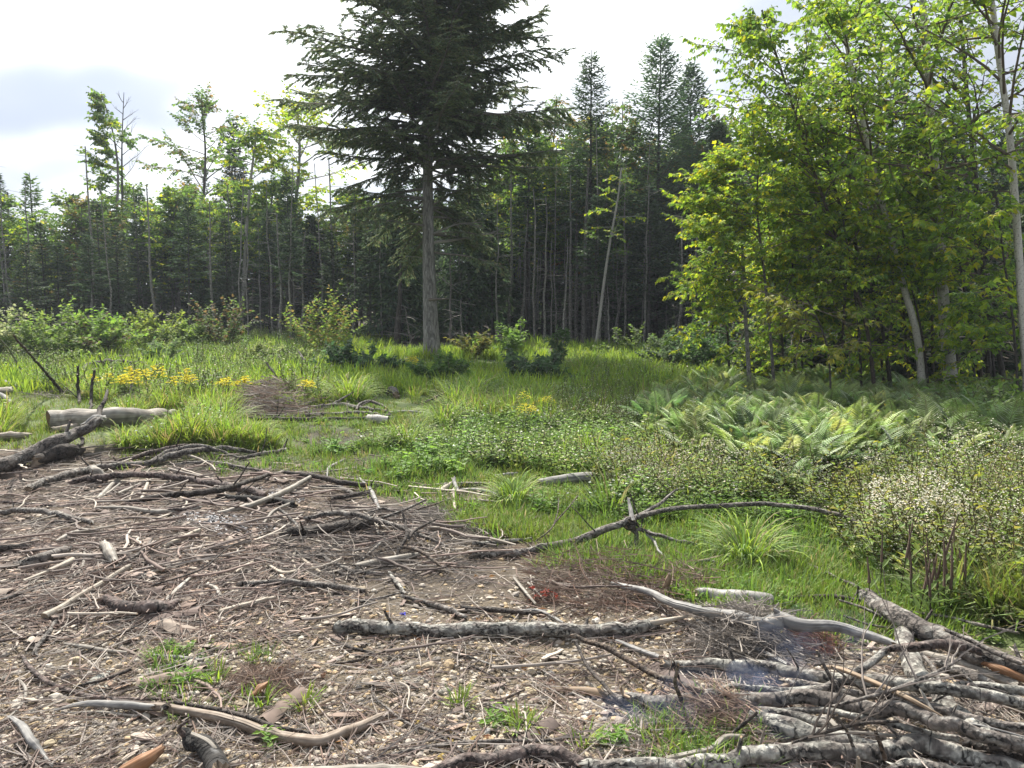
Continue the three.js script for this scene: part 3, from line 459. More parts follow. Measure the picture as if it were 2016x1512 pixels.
// leafy young trees of the forest edge: four kinds, repeated
{
  const R = rand(63), kinds = [], G = ['leafy young trees in the row behind the sunny shrubs', 'leafy young trees among the shaded stems'];
  const lab = ['young green leafy tree in the row behind the sunny shrubs', 'young leafy tree mixed among the shaded spruces and stems past the tall conifer'];
  const make = (k, P, side) => { const t = thing('young_tree', lab[side], 'tree', P, G[side]), p = new THREE.CatmullRomCurve3([V(0, -0.2, 0), V(0.1 * (k - 1), 2.2, 0), V(-0.12 * k, 4.5, 0.1), V(0.05, 7, 0)]).getPoints(14);
    broadleaf(t, { seed: 610 + k, path: p, r0: 0.075, r1: 0.015, bark: ['grey', 'pale', 'dark', 'grey'][k], limbs: 34, from: [0.22, 0.4, 0.15, 0.3][k], to: 1, len: tall([2.2, 1.9, 2.4, 2.0][k]), el: () => 0.55, twigs: 11, leaves: 9, size: 0.16, pal: PAL.mid, pal2: k % 2 ? PAL.lime : PAL.autumn, mixed: 0.3, lift: -0.05 }); kinds[k] = t; return t; };
  const spots = [];
  for (let px = -60; px < 760; px += 27) spots.push([px + R() * 40, 33 + 9 * R(), 0, 110 * R() - 10]);
  for (let px = 960; px < 1420; px += 34) spots.push([px + R() * 30, 31 + 9 * R(), 1, 100 * R() - 10]);
  spots.forEach(([px, depth, side, dy], i) => { const k = i % 4, P = onGround(px, depth), h = clamp(EYE + (600 - lineAt(SKYLINE, px) - dy) / LENS * depth - P.y, 3.5, 11), sc = V(Math.pow(h / 7, 0.6), h / 7, Math.pow(h / 7, 0.6)); if (!kinds[k]) { const t = make(k, P, side); t.scale.copy(sc); t.rotation.y = R() * 6.28; } else copyOf(kinds[k], P, R() * 6.28, sc, lab[side], G[side]); });
  // bare thin poles of the shaded stand
  const pole = (P, h, r, label) => { const t = thing('bare_pole', label, 'tree', P, 'thin bare poles in the shaded stand'), m = new MB(), tw = new MB(), pts = []; for (let i = 0; i <= 6; i++) pts.push(V((R() - 0.5) * 0.12, h * i / 6 - 0.1, (R() - 0.5) * 0.1)); m.tube(pts, (s) => mix(r, r * 0.35, s), 6, { color: (s, a, p) => mul(BARK.pale, 0.8 + 0.9 * fbm(p.x * 9 + a, p.y * 4, r * 99, 3)) }); m.build('trunk', M.bark, t, true); for (let k = 0; k < 14; k++) { const b = wander(along(pts, 0.1 + 0.9 * R()), unit(R() * 6.28, (R() - 0.5) * 0.8), 0.3 + 0.7 * R(), 3, R, { j: 0.4, lift: -0.2 }); tw.tube(b, (s) => mix(0.009, 0.003, s), 3, { color: mul(BARK.grey, 0.9) }); } tw.build('twigs', M.twig, t); return t; };
  const pl = []; for (let i = 0; i < 4; i++) { const P = onGround(980 + 70 * i, 27 + i); pl.push(pole(P, 5 + i * 0.6, 0.035 + 0.012 * (i % 3), 'thin bare grey pole among many in the shaded stand')); }
  for (let i = 0; i < 64; i++) { const px = i < 40 ? 880 + R() * 560 : i < 54 ? 380 + R() * 440 : -20 + R() * 360, c = copyOf(pl[i % 4], onGround(px, 26.5 + 9 * R()), R() * 6.28, V(1, 0.7 + 0.5 * R(), 1)); c.rotation.z = (R() - 0.5) * 0.12; c.rotation.x = (R() - 0.5) * 0.08; }
}
// pointed conifers of the skyline
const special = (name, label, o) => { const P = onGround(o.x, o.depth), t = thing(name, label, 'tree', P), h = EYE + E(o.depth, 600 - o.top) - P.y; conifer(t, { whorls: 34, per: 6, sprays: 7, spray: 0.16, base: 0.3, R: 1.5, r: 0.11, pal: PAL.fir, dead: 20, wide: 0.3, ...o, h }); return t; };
special('fir_tree', 'slender pointed fir with a thin spire and mottled grey stem', { seed: 401, x: 1158, top: 122, depth: 30, R: 2.1, base: 0.36, whorls: 34, per: 6, pow: 0.8, el1: 0.45, miss: 0.15, spray: 0.13, sprays: 8 });
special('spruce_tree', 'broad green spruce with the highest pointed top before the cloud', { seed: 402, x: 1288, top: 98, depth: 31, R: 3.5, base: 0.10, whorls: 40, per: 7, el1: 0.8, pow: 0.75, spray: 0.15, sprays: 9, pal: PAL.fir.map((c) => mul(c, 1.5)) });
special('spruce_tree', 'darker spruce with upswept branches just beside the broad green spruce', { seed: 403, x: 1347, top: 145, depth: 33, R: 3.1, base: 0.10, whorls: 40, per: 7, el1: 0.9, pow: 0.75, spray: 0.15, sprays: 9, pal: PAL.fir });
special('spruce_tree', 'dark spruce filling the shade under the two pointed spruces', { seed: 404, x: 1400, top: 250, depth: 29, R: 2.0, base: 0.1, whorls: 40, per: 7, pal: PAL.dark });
special('fir_tree', 'small pointed spruce with spaced whorls at the outer edge of the wood', { seed: 405, x: 20, top: 345, depth: 37, R: 1.0, base: 0.55, whorls: 20, per: 5, pow: 0.9, el1: 0.3 });
special('fir_tree', 'thin wispy fir next to the small pointed spruce', { seed: 406, x: 84, top: 348, depth: 38, R: 1.0, base: 0.5, whorls: 20, per: 4, miss: 0.25, pal: PAL.mid });
special('spruce_tree', 'dark bushy spruce rising between the airy maple and the white-stemmed birch', { seed: 407, x: 478, top: 250, depth: 43, R: 1.5, base: 0.3, whorls: 34, pal: PAL.dark });
special('spruce_tree', 'compact dark young spruce beside the pale forked aspen', { seed: 408, x: 622, top: 430, depth: 34, R: 1.7, base: 0.02, whorls: 34, per: 7, pal: PAL.dark, dead: 0 });
special('hemlock_tree', 'drooping green hemlock in the shade at one side of the furrowed trunk', { seed: 409, x: 790, top: 330, depth: 29, R: 2.2, base: 0.1, whorls: 36, per: 6, el0: -0.3, el1: 0.2, lift: -0.4 });
special('hemlock_tree', 'drooping green hemlock in the shade past the furrowed trunk', { seed: 410, x: 925, top: 300, depth: 29, R: 2.0, base: 0.1, whorls: 36, per: 6, el0: -0.3, el1: 0.2, lift: -0.4 });
{ // the dead tree with a bare branching top
  const P = onGround(240, 39), t = thing('dead_tree', 'leafless dead tree with a fine bare branching top against the cloud', 'tree', P), R = rand(5), m = new MB(), path = trunkPath([[240, 640], [242, 500], [241, 400], [240, 290], [244, 182]], 39, P), c = new THREE.CatmullRomCurve3(path).getPoints(20);
  const bc = mul(BARK.grey, 0.8); m.tube(c, (s) => mix(0.11, 0.015, s), 6, { color: bc }); m.build('trunk', M.bark, t, true);
  const b = new MB();
  for (let i = 0; i < 15; i++) { const s = 0.58 + 0.40 * i / 15, L = mix(1.7, 0.5, i / 15) * (0.7 + 0.5 * R()), br = wander(along(c, s), unit(i % 2 ? -0.2 + (R() - 0.5) : 3.3 + (R() - 0.5), 0.75), L, 5, R, { j: 0.4, lift: 0.2 }); b.tube(br, (q) => mix(0.022, 0.006, q), 4, { color: bc }); for (let k = 0; k < 5; k++) { const tw = wander(along(br, 0.3 + 0.15 * k), heading(br, 0.5).add(V(R() - 0.5, R() * 0.5, R() - 0.5)).normalize(), L * 0.4, 3, R, { j: 0.5 }); b.tube(tw, () => 0.006, 3, { color: bc }); } }
  b.build('branches', M.twig, t);
}

// ---- the birch and maple thicket that frames the clearing
const toClearing = (i, R) => (i % 3 === 0 ? R() * 6.28 : 3.14 + (R() - 0.6) * 2.2);   // most limbs reach for the light
const near = (name, label, o) => pxTree(name, label, { parts: true, bark: 'dark', el: () => 0.45, lift: -0.2, twigs: 13, leaves: 10, size: 0.098, pal: PAL.birch, pal2: PAL.lime, mixed: 0.25, shape: 1, az: toClearing, tilt: 1.1, wide: 0.40, limbBark: 'brown', ...o });
near('birch_tree', 'thick white birch trunk with dark branch scars standing behind the ferns', { seed: 21, depth: 12.3, px: [[1882, 775], [1868, 700], [1858, 600], [1851, 480], [1838, 300], [1825, 130], [1812, -60]], w: [27, 12], bark: 'white', mat: 'birch', limbs: 20, from: 0.5, to: 1, len: tall(2.9), seg: 14 });
near('birch_tree', 'slender white birch whose stem leans and curves toward the clearing', { seed: 22, depth: 12.2, px: [[1822, 760], [1805, 660], [1776, 555], [1745, 430], [1712, 300], [1684, 170], [1655, 30]], w: [15, 8], bark: 'white', mat: 'birch', limbs: 24, from: 0.42, to: 1, len: tall(2.7), seg: 12 });
near('birch_tree', 'white birch stem at the outer edge half hidden by leaves', { seed: 23, depth: 10.6, px: [[2032, 790], [2012, 600], [2000, 420], [1988, 270], [1966, 110], [1945, -60]], w: [17, 10], bark: 'white', mat: 'birch', limbs: 18, from: 0.45, to: 1, len: tall(2.4), seg: 12 });
near('birch_tree', 'young birch reaching far out over the clearing with drooping leaf tips', { seed: 24, depth: 12, px: [[1730, 750], [1705, 640], [1655, 490], [1600, 330], [1545, 160], [1500, 20]], w: [9, 4], bark: 'brown', limbs: 40, from: 0.32, to: 1, len: tall(1.75), size: 0.08, droop: 0.9 });
near('maple_tree', 'yellow-green young maple at the front corner of the thicket', { seed: 25, depth: 12.5, px: [[1480, 772], [1472, 690], [1466, 600], [1462, 500], [1450, 380], [1442, 290]], w: [10, 4], bark: 'pale', limbs: 36, from: 0.30, to: 1, len: tall(1.25), size: 0.085, shape: 2, pal: PAL.lime, pal2: PAL.birch, el: () => 0.2 });
near('maple_tree', 'thin dark-stemmed maple sapling next to the front corner tree', { seed: 26, depth: 12.2, px: [[1530, 752], [1515, 640], [1500, 500], [1490, 400], [1500, 260]], w: [7, 3], bark: 'grey', limbs: 30, from: 0.35, to: 1, len: tall(1.3), size: 0.085, shape: 2, pal: PAL.lime, pal2: PAL.birch });
near('birch_tree', 'dark many-branched sapling leaning toward the clearing behind the ferns', { seed: 27, depth: 12.6, px: [[1762, 758], [1735, 640], [1690, 500], [1640, 360], [1610, 230]], w: [9, 4], bark: 'dark', limbs: 34, from: 0.30, to: 1, len: tall(1.6), pal: PAL.lime, pal2: PAL.birch });
near('maple_tree', 'bushy maple filling the middle of the thicket with broad leaves', { seed: 28, depth: 13.4, px: [[1655, 735], [1650, 620], [1630, 480], [1600, 340]], w: [8, 4], bark: 'dark', limbs: 36, from: 0.28, to: 1, len: tall(1.5), size: 0.10, shape: 2, pal: PAL.lime, pal2: PAL.birch, mixed: 0.4, el: () => 0.2 });
near('maple_tree', 'dark leaning stems with broad green leaves at the outer edge of the thicket', { seed: 29, depth: 12.4, px: [[1985, 800], [1960, 660], [1925, 540], [1870, 380], [1820, 250]], w: [13, 5], bark: 'dark', limbs: 34, from: 0.30, to: 1, len: tall(1.7), size: 0.105, shape: 2, pal: PAL.birch, pal2: PAL.lime, mixed: 0.3, el: () => 0.15 });
near('birch_tree', 'tall leafy birch whose crown closes the top corner of the view', { seed: 30, depth: 13, px: [[1950, 790], [1940, 600], [1925, 400], [1905, 200], [1890, 20]], w: [12, 7], bark: 'dark', limbs: 40, from: 0.30, to: 1, len: tall(2.4), size: 0.08 });
near('birch_tree', 'leafy birch in the second row of the thicket with dense shaded leaves', { seed: 31, depth: 15.5, px: [[1700, 740], [1695, 560], [1720, 350], [1735, 150], [1730, -30]], w: [9, 5], bark: 'dark', limbs: 44, from: 0.28, to: 1, len: tall(2.6), size: 0.09 });
near('maple_tree', 'low maple holding large yellow leaves out over the ferns', { seed: 32, depth: 10.5, px: [[1640, 760], [1630, 690], [1610, 630], [1590, 590]], w: [5, 3], bark: 'dark', limbs: 12, from: 0.3, to: 1, len: () => 0.75, size: 0.12, shape: 2, pal: [[0.22, 0.22, 0.02], [0.17, 0.20, 0.02]], pal2: PAL.lime, el: () => 0.1, twigs: 4, leaves: 5 });
const sap = (seed, label, px, o) => near('maple_sapling', label, { seed, px, limbs: 26, from: 0.12, to: 1, len: tall(1.0), w: [6, 3], twigs: 8, leaves: 8, size: 0.085, pal: PAL.lime, pal2: PAL.birch, mixed: 0.4, el: () => 0.1, lift: -0.5, ...o });
sap(51, 'slim sapling with hanging leaves between the corner maple and the leaning birch', [[1585, 760], [1575, 650], [1560, 520], [1555, 420]], { depth: 12.8 });
sap(52, 'slim sapling with yellowish leaves in front of the leaning white birch', [[1700, 765], [1690, 640], [1670, 500], [1655, 400]], { depth: 12, shape: 2 });
sap(53, 'leafy sapling standing just before the thick white birch', [[1835, 780], [1815, 660], [1790, 540], [1775, 440]], { depth: 12.2, limbs: 12 });
sap(54, 'leafy sapling between the thick white birch and the outer edge', [[1925, 800], [1910, 650], [1890, 520], [1880, 400]], { depth: 12.2, shape: 2, size: 0.1, limbs: 13 });
sap(55, 'sapling with broad hanging leaves at the very edge of the thicket', [[2010, 810], [1995, 640], [1975, 500], [1960, 380]], { depth: 10.6, shape: 2, size: 0.11, limbs: 14 });
sap(56, 'thin green sapling in the shaded gap behind the corner maple', [[1440, 730], [1432, 640], [1436, 540], [1428, 450]], { depth: 15, len: tall(1.2) });
sap(57, 'yellow-green sapling just past the two front maples', [[1548, 770], [1538, 650], [1522, 530], [1512, 430]], { depth: 13.2, shape: 2, limbs: 18 });
sap(58, 'small-leaved sapling under the leaning white birch', [[1668, 770], [1655, 650], [1640, 530], [1622, 430]], { depth: 13.4, shape: 1, limbs: 18 });
sap(59, 'lush sapling under the middle of the thicket', [[1745, 770], [1730, 650], [1712, 530], [1700, 430]], { depth: 13.0, shape: 1, limbs: 18 });
sap(60, 'light green sapling between the leaning and the thick white birch', [[1795, 770], [1782, 650], [1770, 530], [1752, 430]], { depth: 13.3, shape: 2, limbs: 18 });
sap(61, 'yellowing sapling beyond the thick white birch', [[1890, 770], [1880, 650], [1862, 530], [1850, 430]], { depth: 13.6, shape: 1, limbs: 18 });
sap(62, 'green sapling low before the outermost white birch', [[1965, 770], [1950, 650], [1940, 530], [1925, 430]], { depth: 13.0, shape: 1, limbs: 18 });
for (let i = 0; i < 9; i++) { const R = rand(900 + i), x = 1610 + i * 46, depth = 12.5 + 3.5 * R(), P = onGround(x, depth), lean = (R() - 0.75) * 1.4, m = new MB(), t = thing('slender_stem', ['first', 'second', 'third', 'fourth', 'fifth', 'sixth', 'seventh', 'eighth', 'ninth'][i] + ' of the slender dark stems in the thicket, counted from the clearing', 'tree', P), pts = []; for (let k = 0; k <= 8; k++) pts.push(V(lean * Math.pow(k / 8, 1.3) * 1.6 + (R() - 0.5) * 0.06, 5.2 * k / 8 - 0.1, (R() - 0.5) * 0.1)); m.tube(pts, (s) => mix(0.032, 0.01, s), 7, { color: (s, a, p) => mul(i % 3 ? BARK.brown : BARK.grey, 0.7 + 0.6 * fbm(p.x * 6 + a, p.y * 3, i, 3)) }); m.build('trunk', M.bark, t, true); const tw = new MB(); for (let k = 0; k < 9; k++) { const b = wander(along(pts, 0.25 + 0.7 * R()), unit(R() * 6.28, 0.5), 0.9, 4, R, { j: 0.3 }); tw.tube(b, (s) => mix(0.010, 0.003, s), 3, { color: mul(BARK.brown, 0.7) }); } tw.build('branches', M.twig, t); }
{ const R = rand(77), w = twigTangle(R), g = []; for (let i = 0; i < 120; i++) { const px = 1560 + R() * 700, depth = 14.5 + 6 * R(), P = onGround(px, depth); P.y += 0.6 * R(); g.push([P, R() * 6.28, (R() - 0.5) * 0.8, (R() - 0.5) * 0.8, 0.8 + 0.9 * R(), mul([1, 1, 1], 0.6 + 0.7 * R())]); } tag(instanced('dead_brush', w, M.twig, g), 'grey tangle of dead branches in the shade behind the birch trunks', 'brush', null, 'stuff'); }
function twigTangle(R) { const m = new MB(); for (let k = 0; k < 14; k++) { const p = wander(V(R() - 0.5, 0.1 + 0.5 * R(), R() - 0.5), unit(R() * 6.28, (R() - 0.4) * 0.9), 0.6 + 0.7 * R(), 5, R, { j: 0.5 }); m.tube(p, (s) => mix(0.009, 0.003, s), 3, { color: mul([0.25, 0.22, 0.19], 0.6 + 0.7 * R()) }); } return m.geo(); }

// ---------------------------------------------------------------- fallen wood
const WOOD = {
  grey: { mat: 'bark', c: [0.22, 0.19, 0.17], l: [0.42, 0.40, 0.365], n: 0.56 },
  lichen: { mat: 'bark', c: [0.24, 0.215, 0.195], l: [0.50, 0.49, 0.44], n: 0.50 },
  dark: { mat: 'bark', c: [0.085, 0.068, 0.058], l: [0.20, 0.18, 0.16], n: 0.66 },
  char: { mat: 'bark', c: [0.030, 0.027, 0.025], l: [0.28, 0.28, 0.28], n: 0.68 },
  plum: { mat: 'bark', c: [0.155, 0.110, 0.098], l: [0.27, 0.22, 0.20], n: 0.55 },
  brown: { mat: 'bark', c: [0.16, 0.115, 0.085], l: [0.30, 0.26, 0.22], n: 0.60 },
  bare: { mat: 'wood', c: [0.33, 0.295, 0.25], l: [0.47, 0.44, 0.39], n: 0.55 },
  silver: { mat: 'wood', c: [0.27, 0.265, 0.26], l: [0.42, 0.41, 0.39], n: 0.52 },
  tan: { mat: 'wood', c: [0.36, 0.255, 0.165], l: [0.46, 0.35, 0.24], n: 0.55 },
  cream: { mat: 'wood', c: [0.45, 0.375, 0.29], l: [0.56, 0.50, 0.41], n: 0.5 },
  buff: { mat: 'wood', c: [0.29, 0.225, 0.17], l: [0.40, 0.33, 0.265], n: 0.52 },
  rust: { mat: 'wood', c: [0.34, 0.16, 0.07], l: [0.44, 0.24, 0.12], n: 0.5 },
  birch: { mat: 'birch', c: [0.26, 0.25, 0.235], l: [0.36, 0.345, 0.32], n: 0.5 },
};
const keepClear = new Set(), cell = (x, z) => Math.round(x / 0.15) * 4096 + Math.round(z / 0.15);
function lieAt(p) { const d = Math.hypot(p.x, p.z), ux = -p.x / d, uz = -p.z / d, reach = clamp(d * 0.13, 0.3, 2.2); for (let k = -0.15; k < reach; k += 0.12) for (const j of [-0.24, -0.12, 0, 0.12, 0.24]) keepClear.add(cell(p.x + ux * k - uz * j, p.z + uz * k + ux * j)); }
const clearOf = (x, z) => keepClear.has(cell(x, z)) ? 0 : 1;   // nothing tall grows on or right before a fallen piece
function woodTube(mb, list, kind, o = {}) {                           // list: [px, py, thickness px, lift m]
  const W = WOOD[kind], seed = list[0][0] * 0.37 + list[0][1] * 0.11, P = [], Rr = [];
  for (const [px, py, th = 6, lift = 0] of list) { const d = -ground(px, py, lift).z / cT, r = Math.max(0.002, th * 0.56 * d / LENS); P.push(ground(px, py, lift + r * (o.sink ?? 0.78) + 0.012)); Rr.push(r); }
  const curve = new THREE.CatmullRomCurve3(P, false, 'centripetal'), len = curve.getLength(), rmax = Math.max(...Rr), n = Math.round(clamp(len / Math.max(0.012, rmax * 0.32), 6, 190)), pts = curve.getPoints(n);
  const rad = (s) => { const f = s * (Rr.length - 1), i = Math.min(Math.floor(f), Rr.length - 2); return mix(Rr[i], Rr[i + 1], f - i); };
  const kink = W.mat === 'bark' ? 0.75 : 0.28; if (rmax > 0.012) for (let i = 1; i < n; i++) { pts[i].y += (noise(i * 0.16, seed, 1) - 0.5) * rmax * 0.9 * kink; pts[i].x += (noise(i * 0.16, seed, 5) - 0.5) * rmax * 0.9 * kink; pts[i].z += (noise(i * 0.16, seed, 9) - 0.5) * rmax * 1.3 * kink; }
  if (!o.free) for (let i = 0; i <= n; i++) lieAt(pts[i]);
  const knots = []; for (let k = 0; k < len * 2.4; k++) knots.push([h3(k, Math.round(seed * 10), 3), h3(k, Math.round(seed * 10), 8) * 6.283, 0.25 + 0.35 * h3(k, Math.round(seed * 10), 2)]);
  const fr = 0.9 / Math.max(0.02, rmax), ragged = o.ragged ?? (W.mat === 'bark' ? 0.20 : 0.10);
  mb.tube(pts, rad, rmax > 0.03 ? 26 : rmax > 0.012 ? 14 : rmax > 0.005 ? 7 : 5, {
    start: o.start ?? 'broken', end: o.end ?? 'broken', core: o.core ?? [0.36, 0.28, 0.20], jag: o.jag,
    color: (s, a, p) => { const q = fbm(p.x * fr * 0.9 + Math.cos(a), p.y * fr + Math.sin(a) * 0.7 + seed, p.z * fr * 0.9, 4), e = fbm(p.x * 34 + Math.cos(a) * 2, p.y * 34 + Math.sin(a) * 2, p.z * 34 + seed, 3), t = step(W.n - 0.03, W.n + 0.03, mix(q, e, 0.55)); const k = (0.60 + 0.52 * fbm(p.x * 6, p.z * 6, seed, 3)) * (0.78 + 0.4 * fbm(p.x * 70, p.y * 70, p.z * 70, 2)); return [0, 1, 2].map((i) => mix(W.c[i], W.l[i], t) * k); },
    bump: (s, a, p) => { let b = 1 + ragged * (fbm(Math.cos(a) * 1.6 + s * len * 6, Math.sin(a) * 1.6, seed, 4) - 0.5) * 1.6 + 0.14 * (noise(s * len * 3.1, seed, 4) - 0.5); for (const [ks, ka, kh] of knots) { const ds = (s - ks) * len / (rmax * 1.3), da = Math.cos(a - ka); if (Math.abs(ds) < 2 && da > 0.5) b += kh * Math.exp(-ds * ds * 1.6) * (da - 0.5) * 1.5; } return b; },
  });
  return { pts, rad, len, seed };
}
// a fallen piece as one thing: main stem, with side pieces [kind, list] as parts of their own
function fallen(name, label, category, kind, list, o = {}) {
  const m = new MB(), main = woodTube(m, list, kind, o), side = o.side ?? [], nTw = o.twigs ?? 0;
  const rMid = main.rad(0.5), stubs = WOOD[kind].mat === 'bark' && rMid > 0.011 && main.len > 0.5 ? Math.min(5, Math.round(main.len * 2.2)) : 0;
  if (!side.length && !nTw && !o.sawn && !stubs) return tag(m.build(name, M[WOOD[kind].mat], scene, true), label, category);
  const t = thing(name, label, category);
  m.build('stem', M[WOOD[kind].mat], t, true);
  for (const [k, l, nm, oo] of side) { const b = new MB(); woodTube(b, l, k, oo ?? {}); b.build(nm ?? 'side_branch', M[WOOD[k].mat], t, true); }
  if (o.sawn) { const e = o.sawn === 'start' ? 0 : main.pts.length - 1, P = main.pts[e], N = e ? main.pts[e].clone().sub(main.pts[e - 1]).normalize() : main.pts[0].clone().sub(main.pts[1]).normalize(), r = main.rad(e ? 1 : 0) * 0.94, b = new MB(), u = V(0, 1, 0).addScaledVector(N, -N.y).normalize(), w = N.clone().cross(u), q = P.clone().addScaledVector(N, 0.006), c = b.v(q.x, q.y, q.z, mul(o.core ?? [0.3, 0.2, 0.13], 0.5), 0, 0); for (let ring = 1; ring <= 4; ring++) for (let k = 0; k <= 20; k++) { const a = k / 20 * 6.283, rr = r * ring / 4, z = P.clone().addScaledVector(N, 0.006).addScaledVector(u, Math.cos(a) * rr).addScaledVector(w, Math.sin(a) * rr); b.v(z.x, z.y, z.z, mul(o.core ?? [0.3, 0.2, 0.13], 0.7 + 0.6 * h3(ring, k, 2)), Math.cos(a) * rr, Math.sin(a) * rr); } for (let k = 0; k < 20; k++) b.t(c, c + 1 + k, c + 2 + k); for (let ring = 0; ring < 3; ring++) for (let k = 0; k < 20; k++) { const a = c + 1 + ring * 21 + k, d = a + 21; b.t(a, d, a + 1); b.t(a + 1, d, d + 1); } b.build('sawn_end', M.wood, t, true); }
  for (let k = 0; k < stubs; k++) { const R = rand(k * 57 + list[0][0] * 3 + list[0][1]), b = new MB(), s = 0.08 + 0.85 * (k + R()) / stubs, Q = along(main.pts, s), h = heading(main.pts, s), a = (R() - 0.5) * 2.6, d = h.clone().multiplyScalar(0.5 * (R() < 0.5 ? 1 : -1)).addScaledVector(UP, Math.cos(a)).addScaledVector(V(-h.z, 0, h.x), Math.sin(a)).normalize(), L = R() < 0.3 ? 0.14 + 0.25 * R() : 0.035 + 0.06 * R(), r = main.rad(s) * (0.16 + 0.2 * R()), p = wander(Q, d, L + main.rad(s), 5, R, { j: 0.3 }); b.tube(p, (q) => mix(r, r * 0.6, q), 7, { color: (q, a2, z) => mul(WOOD[kind].c, 0.6 + 0.7 * noise(z.x * 60, z.y * 60, z.z * 60)), end: 'broken', core: [0.34, 0.25, 0.16] }); b.build('broken_stub', M.bark, t, true); }
  for (let k = 0; k < nTw; k++) { const R = rand(k * 31 + list[0][0]), b = new MB(), s = 0.1 + 0.85 * R(), Q = along(main.pts, s), d = heading(main.pts, s).multiplyScalar(0.8).add(V((R() - 0.5) * 1.6, R() * (o.up ?? 0.5), (R() - 0.5) * 1.6)).normalize(), L = (o.twigLen ?? 0.25) * (0.5 + R()), p = wander(Q, d, L, 6, R, { j: 0.5, lift: -0.3 }); for (const z of p) z.y = Math.max(z.y, H(z.x, z.z) + 0.004); b.tube(p, (q) => mix(0.0045, 0.0012, q), 4, { color: mul(WOOD[kind].c, 0.8) }); const p2 = wander(along(p, 0.5), heading(p, 0.5).add(V(R() - 0.5, R() - 0.5, R() - 0.5)).normalize(), L * 0.5, 4, R, { j: 0.5 }); for (const z of p2) z.y = Math.max(z.y, H(z.x, z.z) + 0.004); b.tube(p2, () => 0.0015, 3, { color: mul(WOOD[kind].c, 0.8) }); b.build('twig', M.twig, t); }
  return t;
}
const F = fallen, log = (...a) => F('fallen_log', ...a), br = (...a) => F('fallen_branch', ...a), st = (...a) => F('stick', ...a);
// -- by the grass on the sunny side
log('barkless pale log with a brown sawn end lying in the grass', 'log', 'bare', [[97, 828, 32], [150, 826, 33], [210, 824, 33], [270, 822, 28], [318, 816, 20], [346, 812, 8]], { start: 'cut', end: 'broken', sawn: 'start', core: [0.22, 0.12, 0.075] });
F('plank', 'pale split slab lying in front of the sawn log', 'plank', 'cream', [[108, 845, 9], [140, 841, 12], [185, 834, 11]]);
br('dark weathered limb propped up on the pale log, with a torn upper end', 'branch', 'grey', [[-40, 935, 26, 0.02], [0, 917, 25, 0.02], [60, 893, 23, 0.05], [110, 872, 21, 0.10], [150, 850, 18, 0.17], [195, 830, 15, 0.26]], { side: [['dark', [[192, 830, 9, 0.27], [198, 805, 8, 0.36], [205, 790, 6, 0.43], [212, 768, 4, 0.52]], 'torn_splinter'], ['dark', [[160, 852, 7, 0.14], [163, 868, 6, 0.06], [160, 884, 6, 0]], 'broken_stub'], ['silver', [[172, 836, 12, 0.22], [188, 826, 14, 0.27], [204, 824, 10, 0.26]], 'frayed_end']] });
log('short dark rotten log under the propped limb', 'log', 'dark', [[76, 905, 22], [100, 898, 24], [130, 892, 24], [154, 886, 20]]);
log('pale dry log at the grass edge beyond the propped limb', 'log', 'cream', [[-60, 864, 14], [0, 860, 14], [30, 858, 13], [56, 856, 7]]);
F('branch', 'grey bough on top of the small stack at the outer grass', 'branch', 'silver', [[-40, 740, 9, 0.10], [0, 750, 10, 0.10], [28, 762, 9, 0.04], [50, 768, 6]]); F('branch', 'thick pale bough lying under the grey bough of the small stack', 'branch', 'bare', [[-50, 765, 16], [-10, 772, 16], [20, 768, 12]]); F('branch', 'short grey stick pointing out of the small stack', 'branch', 'silver', [[-20, 775, 11, 0.06], [0, 778, 10, 0.03], [24, 793, 6]]);
br('long branch sweeping in a high double bow along the edge of the grass', 'branch', 'grey', [[56, 963, 12], [111, 941, 13], [167, 927, 13], [200, 920, 12], [250, 914, 10], [294, 912, 10], [333, 897, 10, 0.04], [389, 887, 9, 0.06], [430, 881, 8, 0.06], [470, 886, 7, 0.02], [502, 891, 5]], { side: [['grey', [[296, 911, 8], [330, 890, 8, 0.06], [389, 877, 7, 0.10], [422, 884, 6, 0.07], [450, 894, 5, 0.02], [475, 903, 4]], 'upper_fork']] });
br('slender dark branch arching just above the double bow', 'branch', 'plum', [[205, 914, 6], [250, 903, 8, 0.02], [305, 889, 8, 0.05], [355, 879, 8, 0.07], [392, 877, 6, 0.07]]);
br('long pinkish-grey bough running toward the ash heap', 'branch', 'plum', [[140, 950, 8], [178, 941, 11, 0.02], [222, 937, 12, 0.04], [278, 936, 11, 0.05], [347, 939, 11, 0.04], [389, 946, 11, 0.02], [433, 953, 12], [480, 963, 13], [524, 975, 12]], { start: 'broken' });
br('grey stick lying in thin grass above the pinkish bough', 'branch', 'grey', [[340, 914, 5], [411, 910, 6], [472, 920, 6], [530, 929, 4]]); br('grey stick with a lifted tip pointing into the moss', 'branch', 'grey', [[472, 902, 5], [520, 893, 8], [563, 885, 7]], { side: [['dark', [[556, 886, 4], [562, 874, 3, 0.06], [566, 864, 2, 0.12]], 'spike']] });
F('wood_stub', 'short pale stub lying across the double bow', 'stick', 'bare', [[183, 922, 14, 0.05], [192, 930, 14, 0.04], [202, 938, 13, 0.01]], { start: 'cut' });
